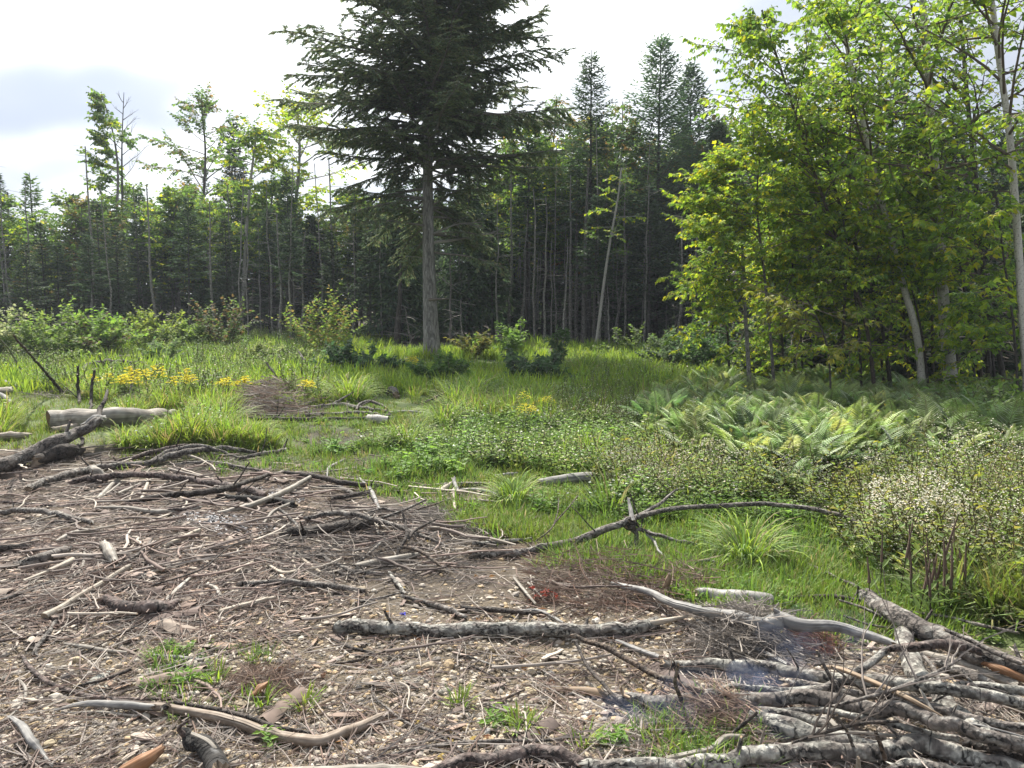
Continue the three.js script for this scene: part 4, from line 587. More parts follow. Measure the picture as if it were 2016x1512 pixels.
st('pale forked stick below the pinkish bough', 'stick', 'bare', [[192, 982, 7], [211, 964, 9], [226, 950, 8], [243, 937, 6, 0.03]], { side: [['bare', [[200, 978, 5], [216, 968, 5], [236, 952, 4]], 'fork']] }); st('straight pale stick between two forks under the pinkish bough', 'stick', 'bare', [[232, 972, 5], [262, 959, 6], [297, 945, 5]]); st('short pale stump of a stick standing out of the litter', 'stick', 'cream', [[279, 984, 8], [285, 968, 8], [290, 953, 6, 0.03]]); st('thin pale stick crossing the litter behind the bent twig', 'stick', 'bare', [[305, 966, 3], [330, 950, 4], [352, 938, 3, 0.03]]); st('small pale twig with a curved tip', 'twig', 'cream', [[258, 992, 4], [256, 980, 4], [262, 969, 3, 0.02]]);
st('brownish stick at the outer edge of the litter field', 'stick', 'plum', [[4, 988, 5], [56, 992, 5], [100, 995, 5], [132, 998, 3]]);
br('smooth stick with peeling bark lying on pale litter', 'branch', 'bare', [[190, 1000, 6], [242, 1000, 8], [306, 1007, 9], [350, 1006, 8], [395, 999, 6]], { side: [['plum', [[310, 1005, 7, 0.01], [350, 1003, 8, 0.012], [392, 997, 5, 0.01]], 'loose_bark']] });
F('plank', 'dark broad slab reaching in from the side over the litter', 'plank', 'dark', [[-50, 1088, 12], [0, 1081, 12], [50, 1075, 9], [86, 1070, 5]]); F('plank', 'grey curved slab of bark on the litter field', 'bark', 'bare', [[112, 1066, 7], [140, 1053, 13], [165, 1047, 14], [190, 1047, 7]]); F('plank', 'dark thin slat above the grey curved slab', 'plank', 'dark', [[62, 1032, 5], [110, 1029, 7], [150, 1028, 4]]);
F('pole', 'thick pale peeled pole lying diagonally in the litter', 'pole', 'cream', [[88, 1214, 15], [120, 1198, 15], [160, 1172, 13], [215, 1140, 12], [254, 1116, 9]], { start: 'cut', core: [0.35, 0.28, 0.2] }); F('pole', 'pale peeled pole farther up the litter, with a blunt end', 'pole', 'cream', [[322, 1077, 7], [355, 1061, 9], [392, 1044, 9]], { end: 'cut' });
st('grey curved stick joining the two peeled poles', 'stick', 'grey', [[228, 1116, 5], [262, 1098, 6], [285, 1080, 5, 0.02], [300, 1061, 4, 0.03]]); F('plank', 'long pale splinter with a feathered end', 'plank', 'cream', [[48, 1144, 7], [97, 1125, 11], [130, 1110, 11], [158, 1092, 8]]); st('upright-looking bent pale stick beside the feathered splinter', 'stick', 'bare', [[138, 1142, 4], [160, 1118, 6], [166, 1098, 6], [167, 1078, 4]]); st('thin dark stick alongside the thick peeled pole', 'stick', 'grey', [[226, 1169, 4], [278, 1136, 4], [300, 1098, 3, 0.02]]); st('pale sharp splinter past the thick peeled pole', 'stick', 'cream', [[279, 1134, 3], [306, 1124, 6], [336, 1117, 4]]); st('short grey stick in the middle of the litter field', 'stick', 'grey', [[170, 1096, 6], [188, 1096, 6], [212, 1100, 5]]); F('plank', 'flat grey splinter lying crosswise in the litter', 'plank', 'bare', [[326, 1182, 6], [350, 1160, 9], [373, 1139, 6]]);
F('pole', 'clean pale pole lying on its own at the end of the litter', 'pole', 'cream', [[434, 1204, 8], [470, 1194, 9], [510, 1184, 9], [542, 1177, 7]], { end: 'cut' }); st('short light stick in the middle litter', 'stick', 'cream', [[466, 1126, 7], [485, 1115, 9], [503, 1103, 5]]); st('curved grey stick near the short light stick', 'stick', 'bare', [[409, 1152, 7], [424, 1158, 8], [432, 1172, 6]]); st('long very thin dark twig crossing the litter', 'twig', 'dark', [[298, 1153, 3, 0.02], [389, 1124, 3, 0.05], [455, 1075, 3, 0.05], [524, 1051, 2, 0.02]]);
br('grey stick at the outer edge under the broad slab', 'branch', 'grey', [[-30, 1190, 6], [30, 1172, 8], [80, 1152, 6], [115, 1143, 4]]);
// -- bottom corner on the sunny side
br('purplish curved branch bending around the gravel', 'branch', 'plum', [[44, 1292, 6], [61, 1316, 9], [92, 1342, 9], [139, 1360, 9], [194, 1374, 9], [250, 1376, 7], [316, 1376, 5]]);
br('long smooth branch, split flat at one end and bent up at the other', 'branch', 'buff', [[244, 1390, 13], [325, 1394, 16], [417, 1408, 18], [500, 1434, 20], [556, 1451, 21], [625, 1459, 21], [695, 1437, 19], [750, 1412, 15]], { side: [['silver', [[108, 1398, 4], [172, 1385, 11, 0.01], [244, 1387, 14, 0.015], [300, 1392, 10, 0.02]], 'split_slat'], ['bare', [[120, 1404, 3], [200, 1402, 5], [268, 1410, 4]], 'split_sliver'], ['dark', [[340, 1382, 6, 0.01], [420, 1396, 8, 0.01], [500, 1416, 8, 0.01], [545, 1432, 8, 0.01], [610, 1442, 5, 0.01]], 'loose_bark'], ['dark', [[322, 1396, 12, 0.012], [332, 1388, 9, 0.03]], 'knot']], start: 'broken' });
st('small crooked twig at the outer edge of the gravel', 'twig', 'bare', [[37, 1337, 4], [51, 1358, 6], [42, 1388, 5], [17, 1412, 4], [-10, 1432, 4]]); st('grey club-shaped stick pointing to the bottom', 'stick', 'silver', [[19, 1413, 7], [47, 1433, 14], [64, 1462, 15], [83, 1482, 9], [104, 1510, 5]]); br('bowed stick at the bottom edge near the club-shaped one', 'branch', 'grey', [[29, 1461, 5], [53, 1488, 8], [75, 1502, 8], [132, 1504, 6]]); st('half-buried stick with pale top beside the stones', 'stick', 'bare', [[126, 1267, 5], [167, 1273, 8], [210, 1281, 8], [250, 1285, 6]]); F('plank', 'black slat leaning on the grey slate', 'plank', 'dark', [[153, 1350, 4], [205, 1338, 7, 0.02], [258, 1318, 5, 0.02]]); F('plank', 'flat grey slat near the pale stone', 'plank', 'silver', [[301, 1290, 5], [350, 1294, 8], [399, 1300, 5]]);
br('thin branch entering from the side above the stones', 'branch', 'plum', [[-30, 1270, 5], [0, 1262, 5], [70, 1251, 5], [117, 1231, 5], [161, 1210, 5], [212, 1184, 4]], {}); F('root', 'grey forked root with claw-like ends', 'root', 'grey', [[115, 1215, 8], [92, 1250, 9], [74, 1272, 8], [63, 1290, 4]], { side: [['grey', [[72, 1272, 7], [72, 1288, 5], [86, 1294, 3]], 'root_tip']] }); st('straight dark twig running up from the half-buried stick', 'twig', 'dark', [[153, 1292, 3], [200, 1267, 3, 0.015], [250, 1242, 3, 0.015], [312, 1210, 3]]); F('stump', 'torn dark chunk of trunk at the bottom edge with frayed top', 'stump', 'char', [[358, 1440, 14, 0.05], [375, 1460, 26, 0.02], [400, 1482, 34], [432, 1520, 38]], { side: [['plum', [[362, 1448, 10, 0.05], [352, 1434, 8, 0.09], [372, 1418, 4, 0.14]], 'torn_splinter'], ['bare', [[380, 1446, 8, 0.06], [412, 1462, 9, 0.05], [432, 1486, 7, 0.03]], 'bare_splinter']] });
st('thin twig between the torn chunk and the gravel', 'twig', 'bare', [[440, 1505, 4], [468, 1490, 4], [484, 1478, 3]]);
log('whitish barkless log just entering at the bottom edge', 'log', 'bare', [[520, 1524, 18], [640, 1519, 20], [760, 1517, 20], [880, 1520, 14]]);
// -- middle of the bare soil
log('long lichen-spotted log lying level across the bare soil', 'log', 'lichen', [[666, 1234, 25], [750, 1238, 25], [850, 1241, 24], [960, 1240, 24], [1060, 1240, 23], [1140, 1241, 23], [1230, 1237, 22], [1295, 1226, 18]], { start: 'cut', end: 'broken', sawn: 'start', core: [0.26, 0.21, 0.16], side: [['cream', [[1270, 1228, 12, 0.01], [1310, 1222, 11, 0.02], [1352, 1213, 5, 0.03]], 'split_end']] });
br('forked root-like stick on gravel below the lichen-spotted log', 'branch', 'dark', [[653, 1258, 4], [690, 1275, 6], [728, 1284, 6], [742, 1288, 5], [772, 1274, 3]], { side: [['brown', [[729, 1284, 5], [716, 1296, 6], [694, 1302, 6], [650, 1308, 4]], 'fork']] }); st('thin grey stick crossing the gravel with a kink', 'stick', 'grey', [[917, 1290, 4], [967, 1309, 5], [1006, 1324, 4]]); st('fine twig hanging from the lichen-spotted log', 'twig', 'bare', [[889, 1236, 2, 0.03], [914, 1266, 3], [917, 1290, 2]]); st('dark bent twig on gravel next to the kinked stick', 'twig', 'dark', [[926, 1310, 4], [960, 1326, 4], [985, 1344, 4], [972, 1362, 3]]);
br('long crooked twig running down to the bottom over pale gravel', 'branch', 'grey', [[739, 1330, 3], [733, 1364, 4], [767, 1398, 5], [800, 1423, 6], [855, 1442, 6], [917, 1486, 5]]); br('pale bundle-like branch lying above the reddish log', 'branch', 'grey', [[690, 1507, 5], [767, 1486, 6], [853, 1469, 7], [944, 1460, 7], [1060, 1458, 6], [1105, 1456, 4]], { twigs: 7, twigLen: 0.3 }); st('pale stick pointing toward the bright sprouts', 'stick', 'bare', [[956, 1385, 4], [1028, 1413, 5], [1062, 1432, 4]]); st('dry stick crossing the gravel above the sprouts', 'stick', 'brown', [[948, 1380, 4], [990, 1376, 5], [1032, 1358, 3]]); st('short buff stick beside a leafy sprout', 'stick', 'tan', [[617, 1392, 4], [640, 1382, 6], [668, 1370, 4]]);
log('reddish-barked log rising at the bottom edge', 'log', 'plum', [[840, 1524, 20], [900, 1503, 24], [944, 1496, 24], [1010, 1488, 26], [1064, 1485, 26], [1111, 1492, 26], [1158, 1506, 22]]);
log('long grey log along the very bottom with scaly bark', 'log', 'lichen', [[1150, 1507, 22], [1222, 1508, 26], [1333, 1508, 30], [1417, 1497, 32], [1486, 1487, 32], [1560, 1484, 34], [1650, 1486, 34], [1734, 1474, 36], [1817, 1472, 36], [1900, 1485, 36], [1990, 1512, 36], [2050, 1530, 34]], { side: [['brown', [[1742, 1492, 9, 0.05], [1735, 1470, 9, 0.10], [1722, 1436, 7, 0.17]], 'broken_stub'], ['bare', [[1498, 1462, 5, 0.05], [1504, 1440, 4, 0.1], [1508, 1430, 3, 0.13]], 'broken_stub'], ['bare', [[1690, 1512, 10, 0.06], [1690, 1492, 6, 0.12]], 'broken_stub']] });
// -- fire tangle in the middle
log('old charred log end in the heap of ash', 'log', 'char', [[430, 978, 9], [480, 982, 11], [530, 986, 13], [580, 992, 12]]);
br('lichen-mottled stick at the front of the burnt tangle', 'branch', 'grey', [[620, 1088, 6], [667, 1113, 9], [694, 1124, 10], [750, 1130, 8]]); br('straight dark stick running behind the mottled one', 'branch', 'dark', [[580, 1086, 6], [625, 1110, 7], [670, 1128, 7], [702, 1142, 6]]); log('split log with a pale cracked top in the burnt tangle', 'log', 'bare', [[700, 1117, 12], [750, 1107, 16], [790, 1100, 15], [824, 1092, 9]]); br('arched reddish stick bending over the split log', 'branch', 'brown', [[735, 1090, 5], [792, 1078, 7, 0.03], [825, 1085, 7, 0.05], [855, 1104, 6, 0.03], [880, 1128, 4]]); st('short straight stick leaning on the split log', 'stick', 'grey', [[703, 1109, 4], [726, 1090, 6, 0.03], [749, 1069, 5, 0.05]]); br('thin long stick at the back of the burnt tangle', 'branch', 'grey', [[630, 1069, 5], [708, 1068, 6], [750, 1062, 5], [796, 1051, 3]]);
st('silvery barkless stick pointing away across the dark soil', 'stick', 'silver', [[704, 940, 5], [728, 963, 8], [738, 982, 8], [746, 1003, 6]]); st('pale stick continuing the silvery one toward the tangle', 'stick', 'bare', [[735, 1003, 5], [740, 1030, 6], [746, 1056, 5]]); br('grey gnarled stick lying on dark soil above the tangle', 'branch', 'grey', [[630, 958, 6], [667, 960, 8], [694, 972, 7]]); br('dark thick stick beside the gnarled one', 'branch', 'dark', [[650, 984, 8], [700, 975, 10], [736, 967, 6]]); st('white hooked twig at the upper edge of the soil', 'twig', 'silver', [[643, 945, 3], [647, 922, 5], [660, 914, 6], [677, 905, 4]]);
st('flat white splinter in the cluster at the grass edge', 'plank', 'cream', [[862, 970, 7], [875, 961, 10, 0.02], [888, 952, 7, 0.03]]); st('upright white splinter of the cluster at the grass edge', 'plank', 'silver', [[893, 942, 7, 0.06], [896, 953, 8, 0.04], [901, 966, 8, 0.01]]); st('pale splinter pointing down from the cluster at the grass edge', 'stick', 'cream', [[896, 1003, 5], [893, 984, 6], [894, 964, 6, 0.02]]); st('thin splinter leaning in the cluster at the grass edge', 'stick', 'bare', [[852, 969, 3], [876, 953, 5, 0.03]]); br('grey stick curving out of the splinter cluster into the grass', 'branch', 'silver', [[908, 964, 6], [950, 965, 6], [972, 972, 6], [992, 981, 4]]); F('plank', 'long thin grey slat behind the splinter cluster', 'plank', 'bare', [[826, 957, 4], [900, 952, 6], [978, 951, 3]]);
st('pale fire pole on the ash heap', 'stick', 'bare', [[515, 1036, 5], [539, 1007, 6, 0.04], [569, 992, 5, 0.06]]); st('grey fire pole leaning the other way on the ash heap', 'stick', 'grey', [[549, 1001, 5, 0.06], [575, 1024, 6, 0.03], [594, 1050, 5]]); st('short pale stick under the crossed fire poles', 'stick', 'bare', [[554, 1039, 4], [575, 1028, 5], [596, 1012, 4, 0.02]]);
st('dark upright forked snag in the burnt tangle', 'stick', 'dark', [[777, 1098, 5, 0], [800, 1056, 7, 0.08], [798, 1030, 5, 0.14], [793, 1008, 4, 0.20]], { side: [['dark', [[801, 1066, 6, 0.06], [815, 1046, 5, 0.09], [857, 1023, 4, 0.08]], 'fork']] }); st('thin bowed twig over the dark soil', 'twig', 'grey', [[681, 1030, 3], [736, 1005, 4, 0.02], [757, 1001, 4, 0.03], [785, 1014, 2]]); st('long thin twig lying at the grass edge past the snag', 'twig', 'brown', [[793, 1011, 3], [861, 991, 3, 0.02], [885, 978, 2]]); st('lichen-spotted short stick in front of the split log', 'stick', 'lichen', [[767, 1128, 6], [782, 1148, 8], [799, 1170, 6]]); br('knobbly branch lying between the tangle and the lichen-spotted log', 'branch', 'grey', [[792, 1174, 6], [845, 1187, 9], [889, 1203, 10], [918, 1216, 8]]); br('black shaded log behind the knobbly branch', 'branch', 'dark', [[905, 1195, 8], [960, 1200, 10], [1030, 1206, 8], [1068, 1206, 4]]); st('thin grey stick in front of the burnt tangle', 'stick', 'grey', [[700, 1186, 4], [745, 1178, 5], [790, 1166, 3]]); st('pale thin stick beside the red leaves', 'stick', 'bare', [[1012, 1138, 5], [1030, 1160, 6], [1055, 1190, 5]]); st('pale twig crossing the thin stick beside the red leaves', 'twig', 'bare', [[1040, 1148, 4], [1058, 1166, 4], [1076, 1186, 3]]); st('forked pale stick below the red leaves', 'stick', 'silver', [[1020, 1202, 4], [1060, 1202, 6], [1108, 1226, 5]]);
st('white chip-ended stick at the front of the litter', 'stick', 'cream', [[583, 1082, 5], [577, 1100, 6], [582, 1122, 5]]); st('pale thick stick past the litter', 'stick', 'cream', [[528, 1112, 5], [560, 1128, 7], [588, 1122, 5]]); st('smooth pale stick lying straight before the tangle', 'stick', 'cream', [[585, 1092, 5], [610, 1112, 7], [632, 1128, 6]]);
// -- the big broken branch that reaches over the green
br('long dark branch rising from the burnt tangle and reaching over the green herbs', 'branch', 'grey', [[925, 1092, 14], [972, 1090, 14], [1019, 1087, 14], [1060, 1080, 14], [1083, 1074, 13, 0.01], [1139, 1062, 13, 0.04], [1180, 1046, 13, 0.09], [1228, 1028, 12, 0.16], [1250, 1018, 10, 0.19], [1278, 1011, 9, 0.20], [1333, 1000, 8, 0.22], [1417, 995, 8, 0.22], [1500, 993, 8, 0.22], [1560, 995, 8, 0.22], [1623, 1006, 8, 0.20], [1662, 1017, 7, 0.18], [1706, 1039, 5, 0.14]], { side: [['grey', [[1248, 1020, 8, 0.19], [1292, 996, 6, 0.24], [1333, 964, 4, 0.32]], 'side_branch'], ['silver', [[1246, 1024, 9, 0.18], [1241, 1000, 7, 0.24], [1237, 981, 4, 0.30]], 'broken_stub'], ['grey', [[1242, 1026, 9, 0.17], [1253, 1054, 8, 0.08], [1249, 1084, 7, 0]], 'propping_limb'], ['dark', [[1236, 1030, 18, 0.14], [1248, 1034, 16, 0.13]], 'knot'], ['silver', [[1262, 1042, 5, 0.12], [1286, 1063, 5, 0.06], [1297, 1085, 5, 0.03], [1328, 1111, 5], [1367, 1138, 4], [1405, 1175, 3]], 'pale_side_branch'], ['grey', [[1258, 1042, 7, 0.12], [1294, 1053, 7, 0.09], [1333, 1064, 6, 0.06], [1389, 1078, 6, 0.02], [1433, 1091, 6], [1495, 1101, 6], [1567, 1105, 6], [1609, 1118, 6, 0.02], [1667, 1146, 6, 0.03], [1712, 1166, 5, 0.02]], 'low_side_branch'], ['dark', [[1266, 1016, 5, 0.18], [1264, 1030, 3, 0.13], [1260, 1046, 2, 0.09]], 'spike']] });
st('fine upright twig in the grass beside the long dark branch', 'twig', 'plum', [[1054, 1066, 3], [1080, 1046, 3, 0.05], [1097, 1024, 3, 0.10], [1120, 998, 2, 0.17], [1137, 976, 2, 0.22]], { side: [['plum', [[1090, 1034, 2, 0.08], [1098, 1008, 2, 0.14], [1100, 980, 1.5, 0.2]], 'side_twig']] }); br('grey mossy stick alongside the long dark branch', 'branch', 'lichen', [[930, 1070, 6], [975, 1067, 8], [1010, 1063, 7], [1045, 1060, 4]]); st('thin arched twig bowing out of the moss', 'twig', 'grey', [[1346, 1130, 4], [1364, 1112, 5, 0.03], [1390, 1103, 5, 0.05], [1420, 1111, 4, 0.02]]);
log('smooth grey log end half sunk in the grass', 'log', 'silver', [[1062, 951, 14], [1090, 947, 18], [1130, 943, 20], [1166, 940, 20]], { end: 'cut', sawn: 'end', core: [0.12, 0.10, 0.085] }); st('faint grey stick in the grass beyond the grey log end', 'stick', 'silver', [[972, 937, 4], [1000, 934, 6], [1030, 931, 4]]);
// -- the log pile on the shady side
F('pole', 'long silver-grey barkless pole sloping through the log pile', 'pole', 'silver', [[1206, 1149, 9, 0.03], [1240, 1157, 12, 0.03], [1278, 1167, 13, 0.04], [1320, 1185, 14, 0.05], [1361, 1198, 16, 0.06], [1430, 1212, 20, 0.07], [1503, 1228, 24, 0.08], [1536, 1219, 26, 0.10], [1575, 1230, 22, 0.10], [1650, 1234, 18, 0.09], [1700, 1249, 17, 0.08], [1755, 1267, 14, 0.07]], { start: 'cut', side: [['silver', [[1520, 1224, 16, 0.10], [1530, 1208, 12, 0.14], [1522, 1200, 6, 0.17]], 'knob']] });
log('short white birch log with a sawn end', 'log', 'birch', [[1372, 1166, 14, 0.02], [1410, 1171, 22, 0.01], [1460, 1176, 23, 0.01], [1514, 1182, 22, 0.01]], { end: 'cut', sawn: 'end', core: [0.40, 0.31, 0.20] });
log('thick dark-barked log sloping down out of the view, with a split red-brown side', 'log', 'grey', [[1704, 1176, 30, 0.02], [1762, 1212, 32, 0.05], [1845, 1246, 32, 0.06], [1900, 1272, 32, 0.06], [1970, 1302, 30, 0.05], [2060, 1338, 28, 0.04]], { side: [['rust', [[1890, 1284, 12, 0.05], [1930, 1298, 18, 0.05], [1985, 1322, 18, 0.04], [2050, 1350, 14, 0.02]], 'split_side']] });
br('snapped limb bent like an elbow over the log pile', 'branch', 'plum', [[1740, 1279, 11, 0.14], [1803, 1273, 16, 0.15], [1873, 1267, 17, 0.16], [1928, 1284, 12, 0.12]], { side: [['lichen', [[1744, 1281, 14, 0.14], [1706, 1309, 15, 0.10], [1667, 1337, 15, 0.06], [1612, 1357, 14, 0.04], [1540, 1359, 13, 0.04], [1472, 1354, 11, 0.04], [1440, 1350, 9, 0.05], [1405, 1364, 6, 0.02]], 'lower_arm']] });
log('pale lichen-covered log lying under the others and pointing to the viewer', 'log', 'lichen', [[1775, 1243, 30], [1789, 1291, 32], [1817, 1336, 36], [1859, 1386, 38], [1900, 1422, 38], [1950, 1460, 36]], { core: [0.35, 0.33, 0.28] }); F('pole', 'pale barkless pole behind the lichen-covered log', 'pole', 'bare', [[1811, 1284, 12], [1860, 1298, 17], [1900, 1311, 18], [1950, 1329, 17], [2002, 1349, 16]]);
log('long scaly log, the upper one crossing the lichen-covered log', 'log', 'lichen', [[1310, 1307, 16], [1370, 1310, 20], [1444, 1310, 21], [1511, 1316, 21, 0.02], [1567, 1324, 20, 0.04], [1650, 1336, 20, 0.05], [1734, 1343, 22, 0.09], [1845, 1352, 22, 0.11], [1928, 1369, 22, 0.08], [2040, 1393, 20, 0.06]]);
log('long bowed log smoking in the middle, with a pale split tip', 'log', 'grey', [[1194, 1367, 16], [1235, 1377, 22], [1278, 1384, 26], [1320, 1386, 27], [1361, 1383, 26], [1444, 1375, 25, 0.02], [1560, 1374, 26, 0.04], [1664, 1380, 27, 0.05], [1734, 1394, 27, 0.08], [1803, 1408, 27, 0.11], [1873, 1424, 27, 0.11], [1942, 1447, 26, 0.08], [2050, 1480, 26, 0.04]], { side: [['tan', [[1092, 1354, 4], [1130, 1357, 10], [1170, 1362, 15], [1215, 1370, 17]], 'split_tip'], ['rust', [[1440, 1388, 9, 0.005], [1500, 1391, 12, 0.005], [1560, 1390, 8, 0.01]], 'bare_patch'], ['tan', [[1222, 1352, 4, 0.07], [1226, 1366, 7, 0.035], [1240, 1374, 6, 0.04]], 'loose_bark']] });
st('tan barkless stick lying across two logs of the pile', 'stick', 'tan', [[1620, 1312, 6, 0.11], [1650, 1316, 9, 0.11], [1706, 1337, 10, 0.13], [1789, 1375, 10, 0.16], [1855, 1412, 7, 0.14]]); br('brown straight limb slanting from the lichen-spotted log to the smoking log', 'branch', 'brown', [[1128, 1252, 8, 0.08], [1194, 1276, 10, 0.07], [1264, 1314, 11, 0.06], [1319, 1339, 12, 0.05], [1382, 1361, 8, 0.06]], { side: [['brown', [[1338, 1342, 5, 0.06], [1332, 1320, 4, 0.12], [1326, 1300, 3, 0.17]], 'spike']] }); br('thinner brown limb hanging down beside the slanting one', 'branch', 'dark', [[1133, 1263, 5, 0.08], [1155, 1309, 7, 0.06], [1189, 1348, 7, 0.06], [1211, 1374, 6, 0.05], [1240, 1400, 4]]);
st('pale grey billet under the slanting brown limb', 'stick', 'silver', [[1217, 1263, 7], [1250, 1277, 10], [1298, 1295, 9]], { end: 'cut' }); log('mossy grey log lying behind the bottom log', 'log', 'lichen', [[1468, 1394, 16], [1512, 1402, 20], [1581, 1415, 21], [1652, 1436, 16]]); log('thick whitish log just above the bottom log', 'log', 'lichen', [[1482, 1414, 22], [1530, 1426, 30], [1600, 1446, 34], [1660, 1460, 34], [1724, 1472, 24]]); br('curved pale branch stump in bright grass before the bottom log', 'branch', 'bare', [[1312, 1495, 12], [1361, 1484, 13], [1403, 1474, 13], [1430, 1452, 12, 0.02], [1460, 1450, 10, 0.02]]); st('short dark stick sticking up above the curved pale stump', 'stick', 'dark', [[1443, 1442, 6, 0.02], [1465, 1424, 7, 0.06], [1488, 1404, 6, 0.1]]);
br('silvery pole under the tangle of fine dead twigs', 'branch', 'silver', [[1373, 1222, 8, 0.02], [1428, 1251, 9, 0.02], [1500, 1284, 10, 0.02], [1549, 1309, 9, 0.02]]); st('thin grey stick bridging from the silver pole to the thick dark log', 'stick', 'grey', [[1654, 1182, 4, 0.06], [1700, 1197, 5, 0.06], [1734, 1213, 6, 0.05], [1780, 1239, 5, 0.04]]); st('fine stick just under the bridging one', 'stick', 'grey', [[1662, 1212, 4, 0.05], [1706, 1228, 4, 0.04], [1768, 1239, 4, 0.03]]); br('dark slender branch bowing from the birch log to the thick dark log', 'branch', 'dark', [[1518, 1191, 6], [1567, 1178, 8, 0.01], [1612, 1175, 8, 0.02], [1664, 1178, 8, 0.03], [1708, 1187, 6, 0.03]], { side: [['dark', [[1684, 1180, 4, 0.03], [1688, 1168, 3, 0.07], [1690, 1154, 3, 0.11]], 'spike']] });
st('grey thin branch lying in the sedge behind the thick dark log', 'stick', 'grey', [[1790, 1204, 4, 0.05], [1873, 1216, 5, 0.05], [1928, 1230, 6, 0.05], [2004, 1246, 5, 0.04]]); br('peeled grey branch lying along the thick dark log', 'branch', 'grey', [[1862, 1240, 7, 0.15], [1914, 1262, 9, 0.15], [1956, 1283, 10, 0.14], [2010, 1306, 9, 0.13]]); log('dark lichen log at the bottom edge under the scaly one', 'log', 'lichen', [[1752, 1508, 14], [1800, 1506, 20], [1860, 1514, 22], [1930, 1530, 20]]); st('thin pale twig between the logs at the outer edge', 'twig', 'silver', [[1870, 1418, 4, 0.05], [1930, 1428, 4, 0.06], [1976, 1440, 4, 0.06], [2020, 1452, 3, 0.05]]); st('short thin peg standing between the crossing logs', 'stick', 'bare', [[1812, 1358, 4, 0.14], [1824, 1380, 6, 0.12], [1840, 1404, 5, 0.10]]); st('crooked grey stick beside the lichen-covered log', 'stick', 'grey', [[1814, 1287, 7, 0.04], [1837, 1314, 8, 0.06], [1853, 1345, 7, 0.1]]); log('dark log at the outer bottom corner', 'log', 'dark', [[1900, 1462, 16], [1960, 1478, 22], [2050, 1500, 22]]); F('bark_strip', 'curled strip of pale bark between the lower logs', 'bark', 'bare', [[1604, 1416, 6, 0.02], [1625, 1412, 10, 0.03], [1648, 1432, 9, 0.03], [1664, 1446, 5, 0.02]]); F('plank', 'split red-brown slab under the elbow-shaped limb', 'plank', 'tan', [[1540, 1352, 8], [1570, 1346, 14], [1600, 1350, 8]]); st('pale stick lying on the ground under the elbow-shaped limb', 'stick', 'bare', [[1655, 1440, 4, 0.04], [1720, 1444, 6, 0.03], [1790, 1452, 5, 0.03]]);
log('scaly pole slipping under the two crossing logs of the pile', 'log', 'grey', [[1560, 1345, 12, 0.02], [1660, 1362, 16, 0.03], [1760, 1372, 17, 0.04], [1860, 1400, 17, 0.05], [1960, 1424, 16, 0.05], [2050, 1440, 16, 0.05]]); log('thin lichen pole lying along the bowed smoking log', 'log', 'lichen', [[1500, 1402, 9, 0.02], [1600, 1398, 12, 0.03], [1700, 1412, 13, 0.05], [1800, 1436, 13, 0.06], [1890, 1458, 12, 0.05]]); log('grey log end jutting from under the thick dark log', 'log', 'grey', [[1850, 1306, 16], [1910, 1330, 20, 0.02], [1980, 1366, 21, 0.03], [2050, 1400, 20, 0.03]]); br('dead branch with many side twigs sprawled over the crossing logs', 'branch', 'grey', [[1640, 1390, 5, 0.12], [1710, 1372, 7, 0.15], [1780, 1350, 7, 0.17], [1846, 1322, 6, 0.18], [1890, 1298, 4, 0.18]], { twigs: 9, twigLen: 0.28, up: 0.9 }); br('dark branch with fine twigs across the lower logs', 'branch', 'dark', [[1560, 1462, 5, 0.10], [1630, 1440, 7, 0.13], [1700, 1424, 7, 0.14], [1770, 1420, 5, 0.15]], { twigs: 8, twigLen: 0.25, up: 0.9 }); log('mossy pole at the outer edge below the pale barkless pole', 'log', 'lichen', [[1880, 1345, 12, 0.03], [1940, 1352, 15, 0.05], [2050, 1362, 16, 0.05]]);
// -- more of the slash between the grass edge and the burnt tangle
br('grey bough bent over at the outer end of the slash', 'branch', 'grey', [[-30, 1012, 8], [40, 1004, 10, 0.02], [110, 1012, 10, 0.02], [180, 1030, 8]]); br('dark bough crossing below the pinkish-grey bough', 'branch', 'dark', [[250, 990, 8], [330, 976, 11, 0.03], [410, 968, 11, 0.05], [480, 952, 9, 0.04], [530, 934, 6, 0.02]]); br('weathered limb pointing from the ash to the grass', 'branch', 'bare', [[430, 1010, 7], [490, 996, 10, 0.02], [560, 968, 10, 0.04], [610, 940, 7, 0.02]]); log('thick rotten limb at the back of the burnt tangle', 'log', 'dark', [[560, 1052, 14], [620, 1046, 18, 0.01], [690, 1036, 18, 0.02], [750, 1028, 12]]); br('long grey limb lying level in front of the burnt tangle', 'branch', 'grey', [[470, 1150, 8], [550, 1146, 11, 0.01], [640, 1152, 11, 0.01], [720, 1164, 8]]); br('forked grey limb thrown over the burnt tangle', 'branch', 'grey', [[600, 1020, 7, 0.04], [670, 1010, 9, 0.08], [740, 1024, 9, 0.09], [810, 1046, 8, 0.06], [880, 1076, 5]], { twigs: 5, twigLen: 0.3, side: [['grey', [[740, 1024, 6, 0.09], [790, 1006, 5, 0.12], [838, 984, 4, 0.14]], 'fork']] }); br('bent dark limb near the white hooked twig', 'branch', 'dark', [[560, 930, 6], [620, 938, 9, 0.02], [690, 952, 9, 0.02], [760, 958, 6]]); F('bark_plate', 'broad dark slab of bark in the litter above the long pale pole', 'bark', 'plum', [[200, 1182, 12], [240, 1192, 22, 0.01], [300, 1196, 22, 0.01], [352, 1186, 12]]); F('bark_plate', 'grey slab of bark beside the feathered splinter', 'bark', 'grey', [[30, 1110, 10], [80, 1100, 20, 0.01], [130, 1082, 16, 0.01]]); F('bark_plate', 'splintered slab in the middle of the litter field', 'bark', 'bare', [[205, 1072, 14], [218, 1090, 20, 0.01], [226, 1108, 12]]);
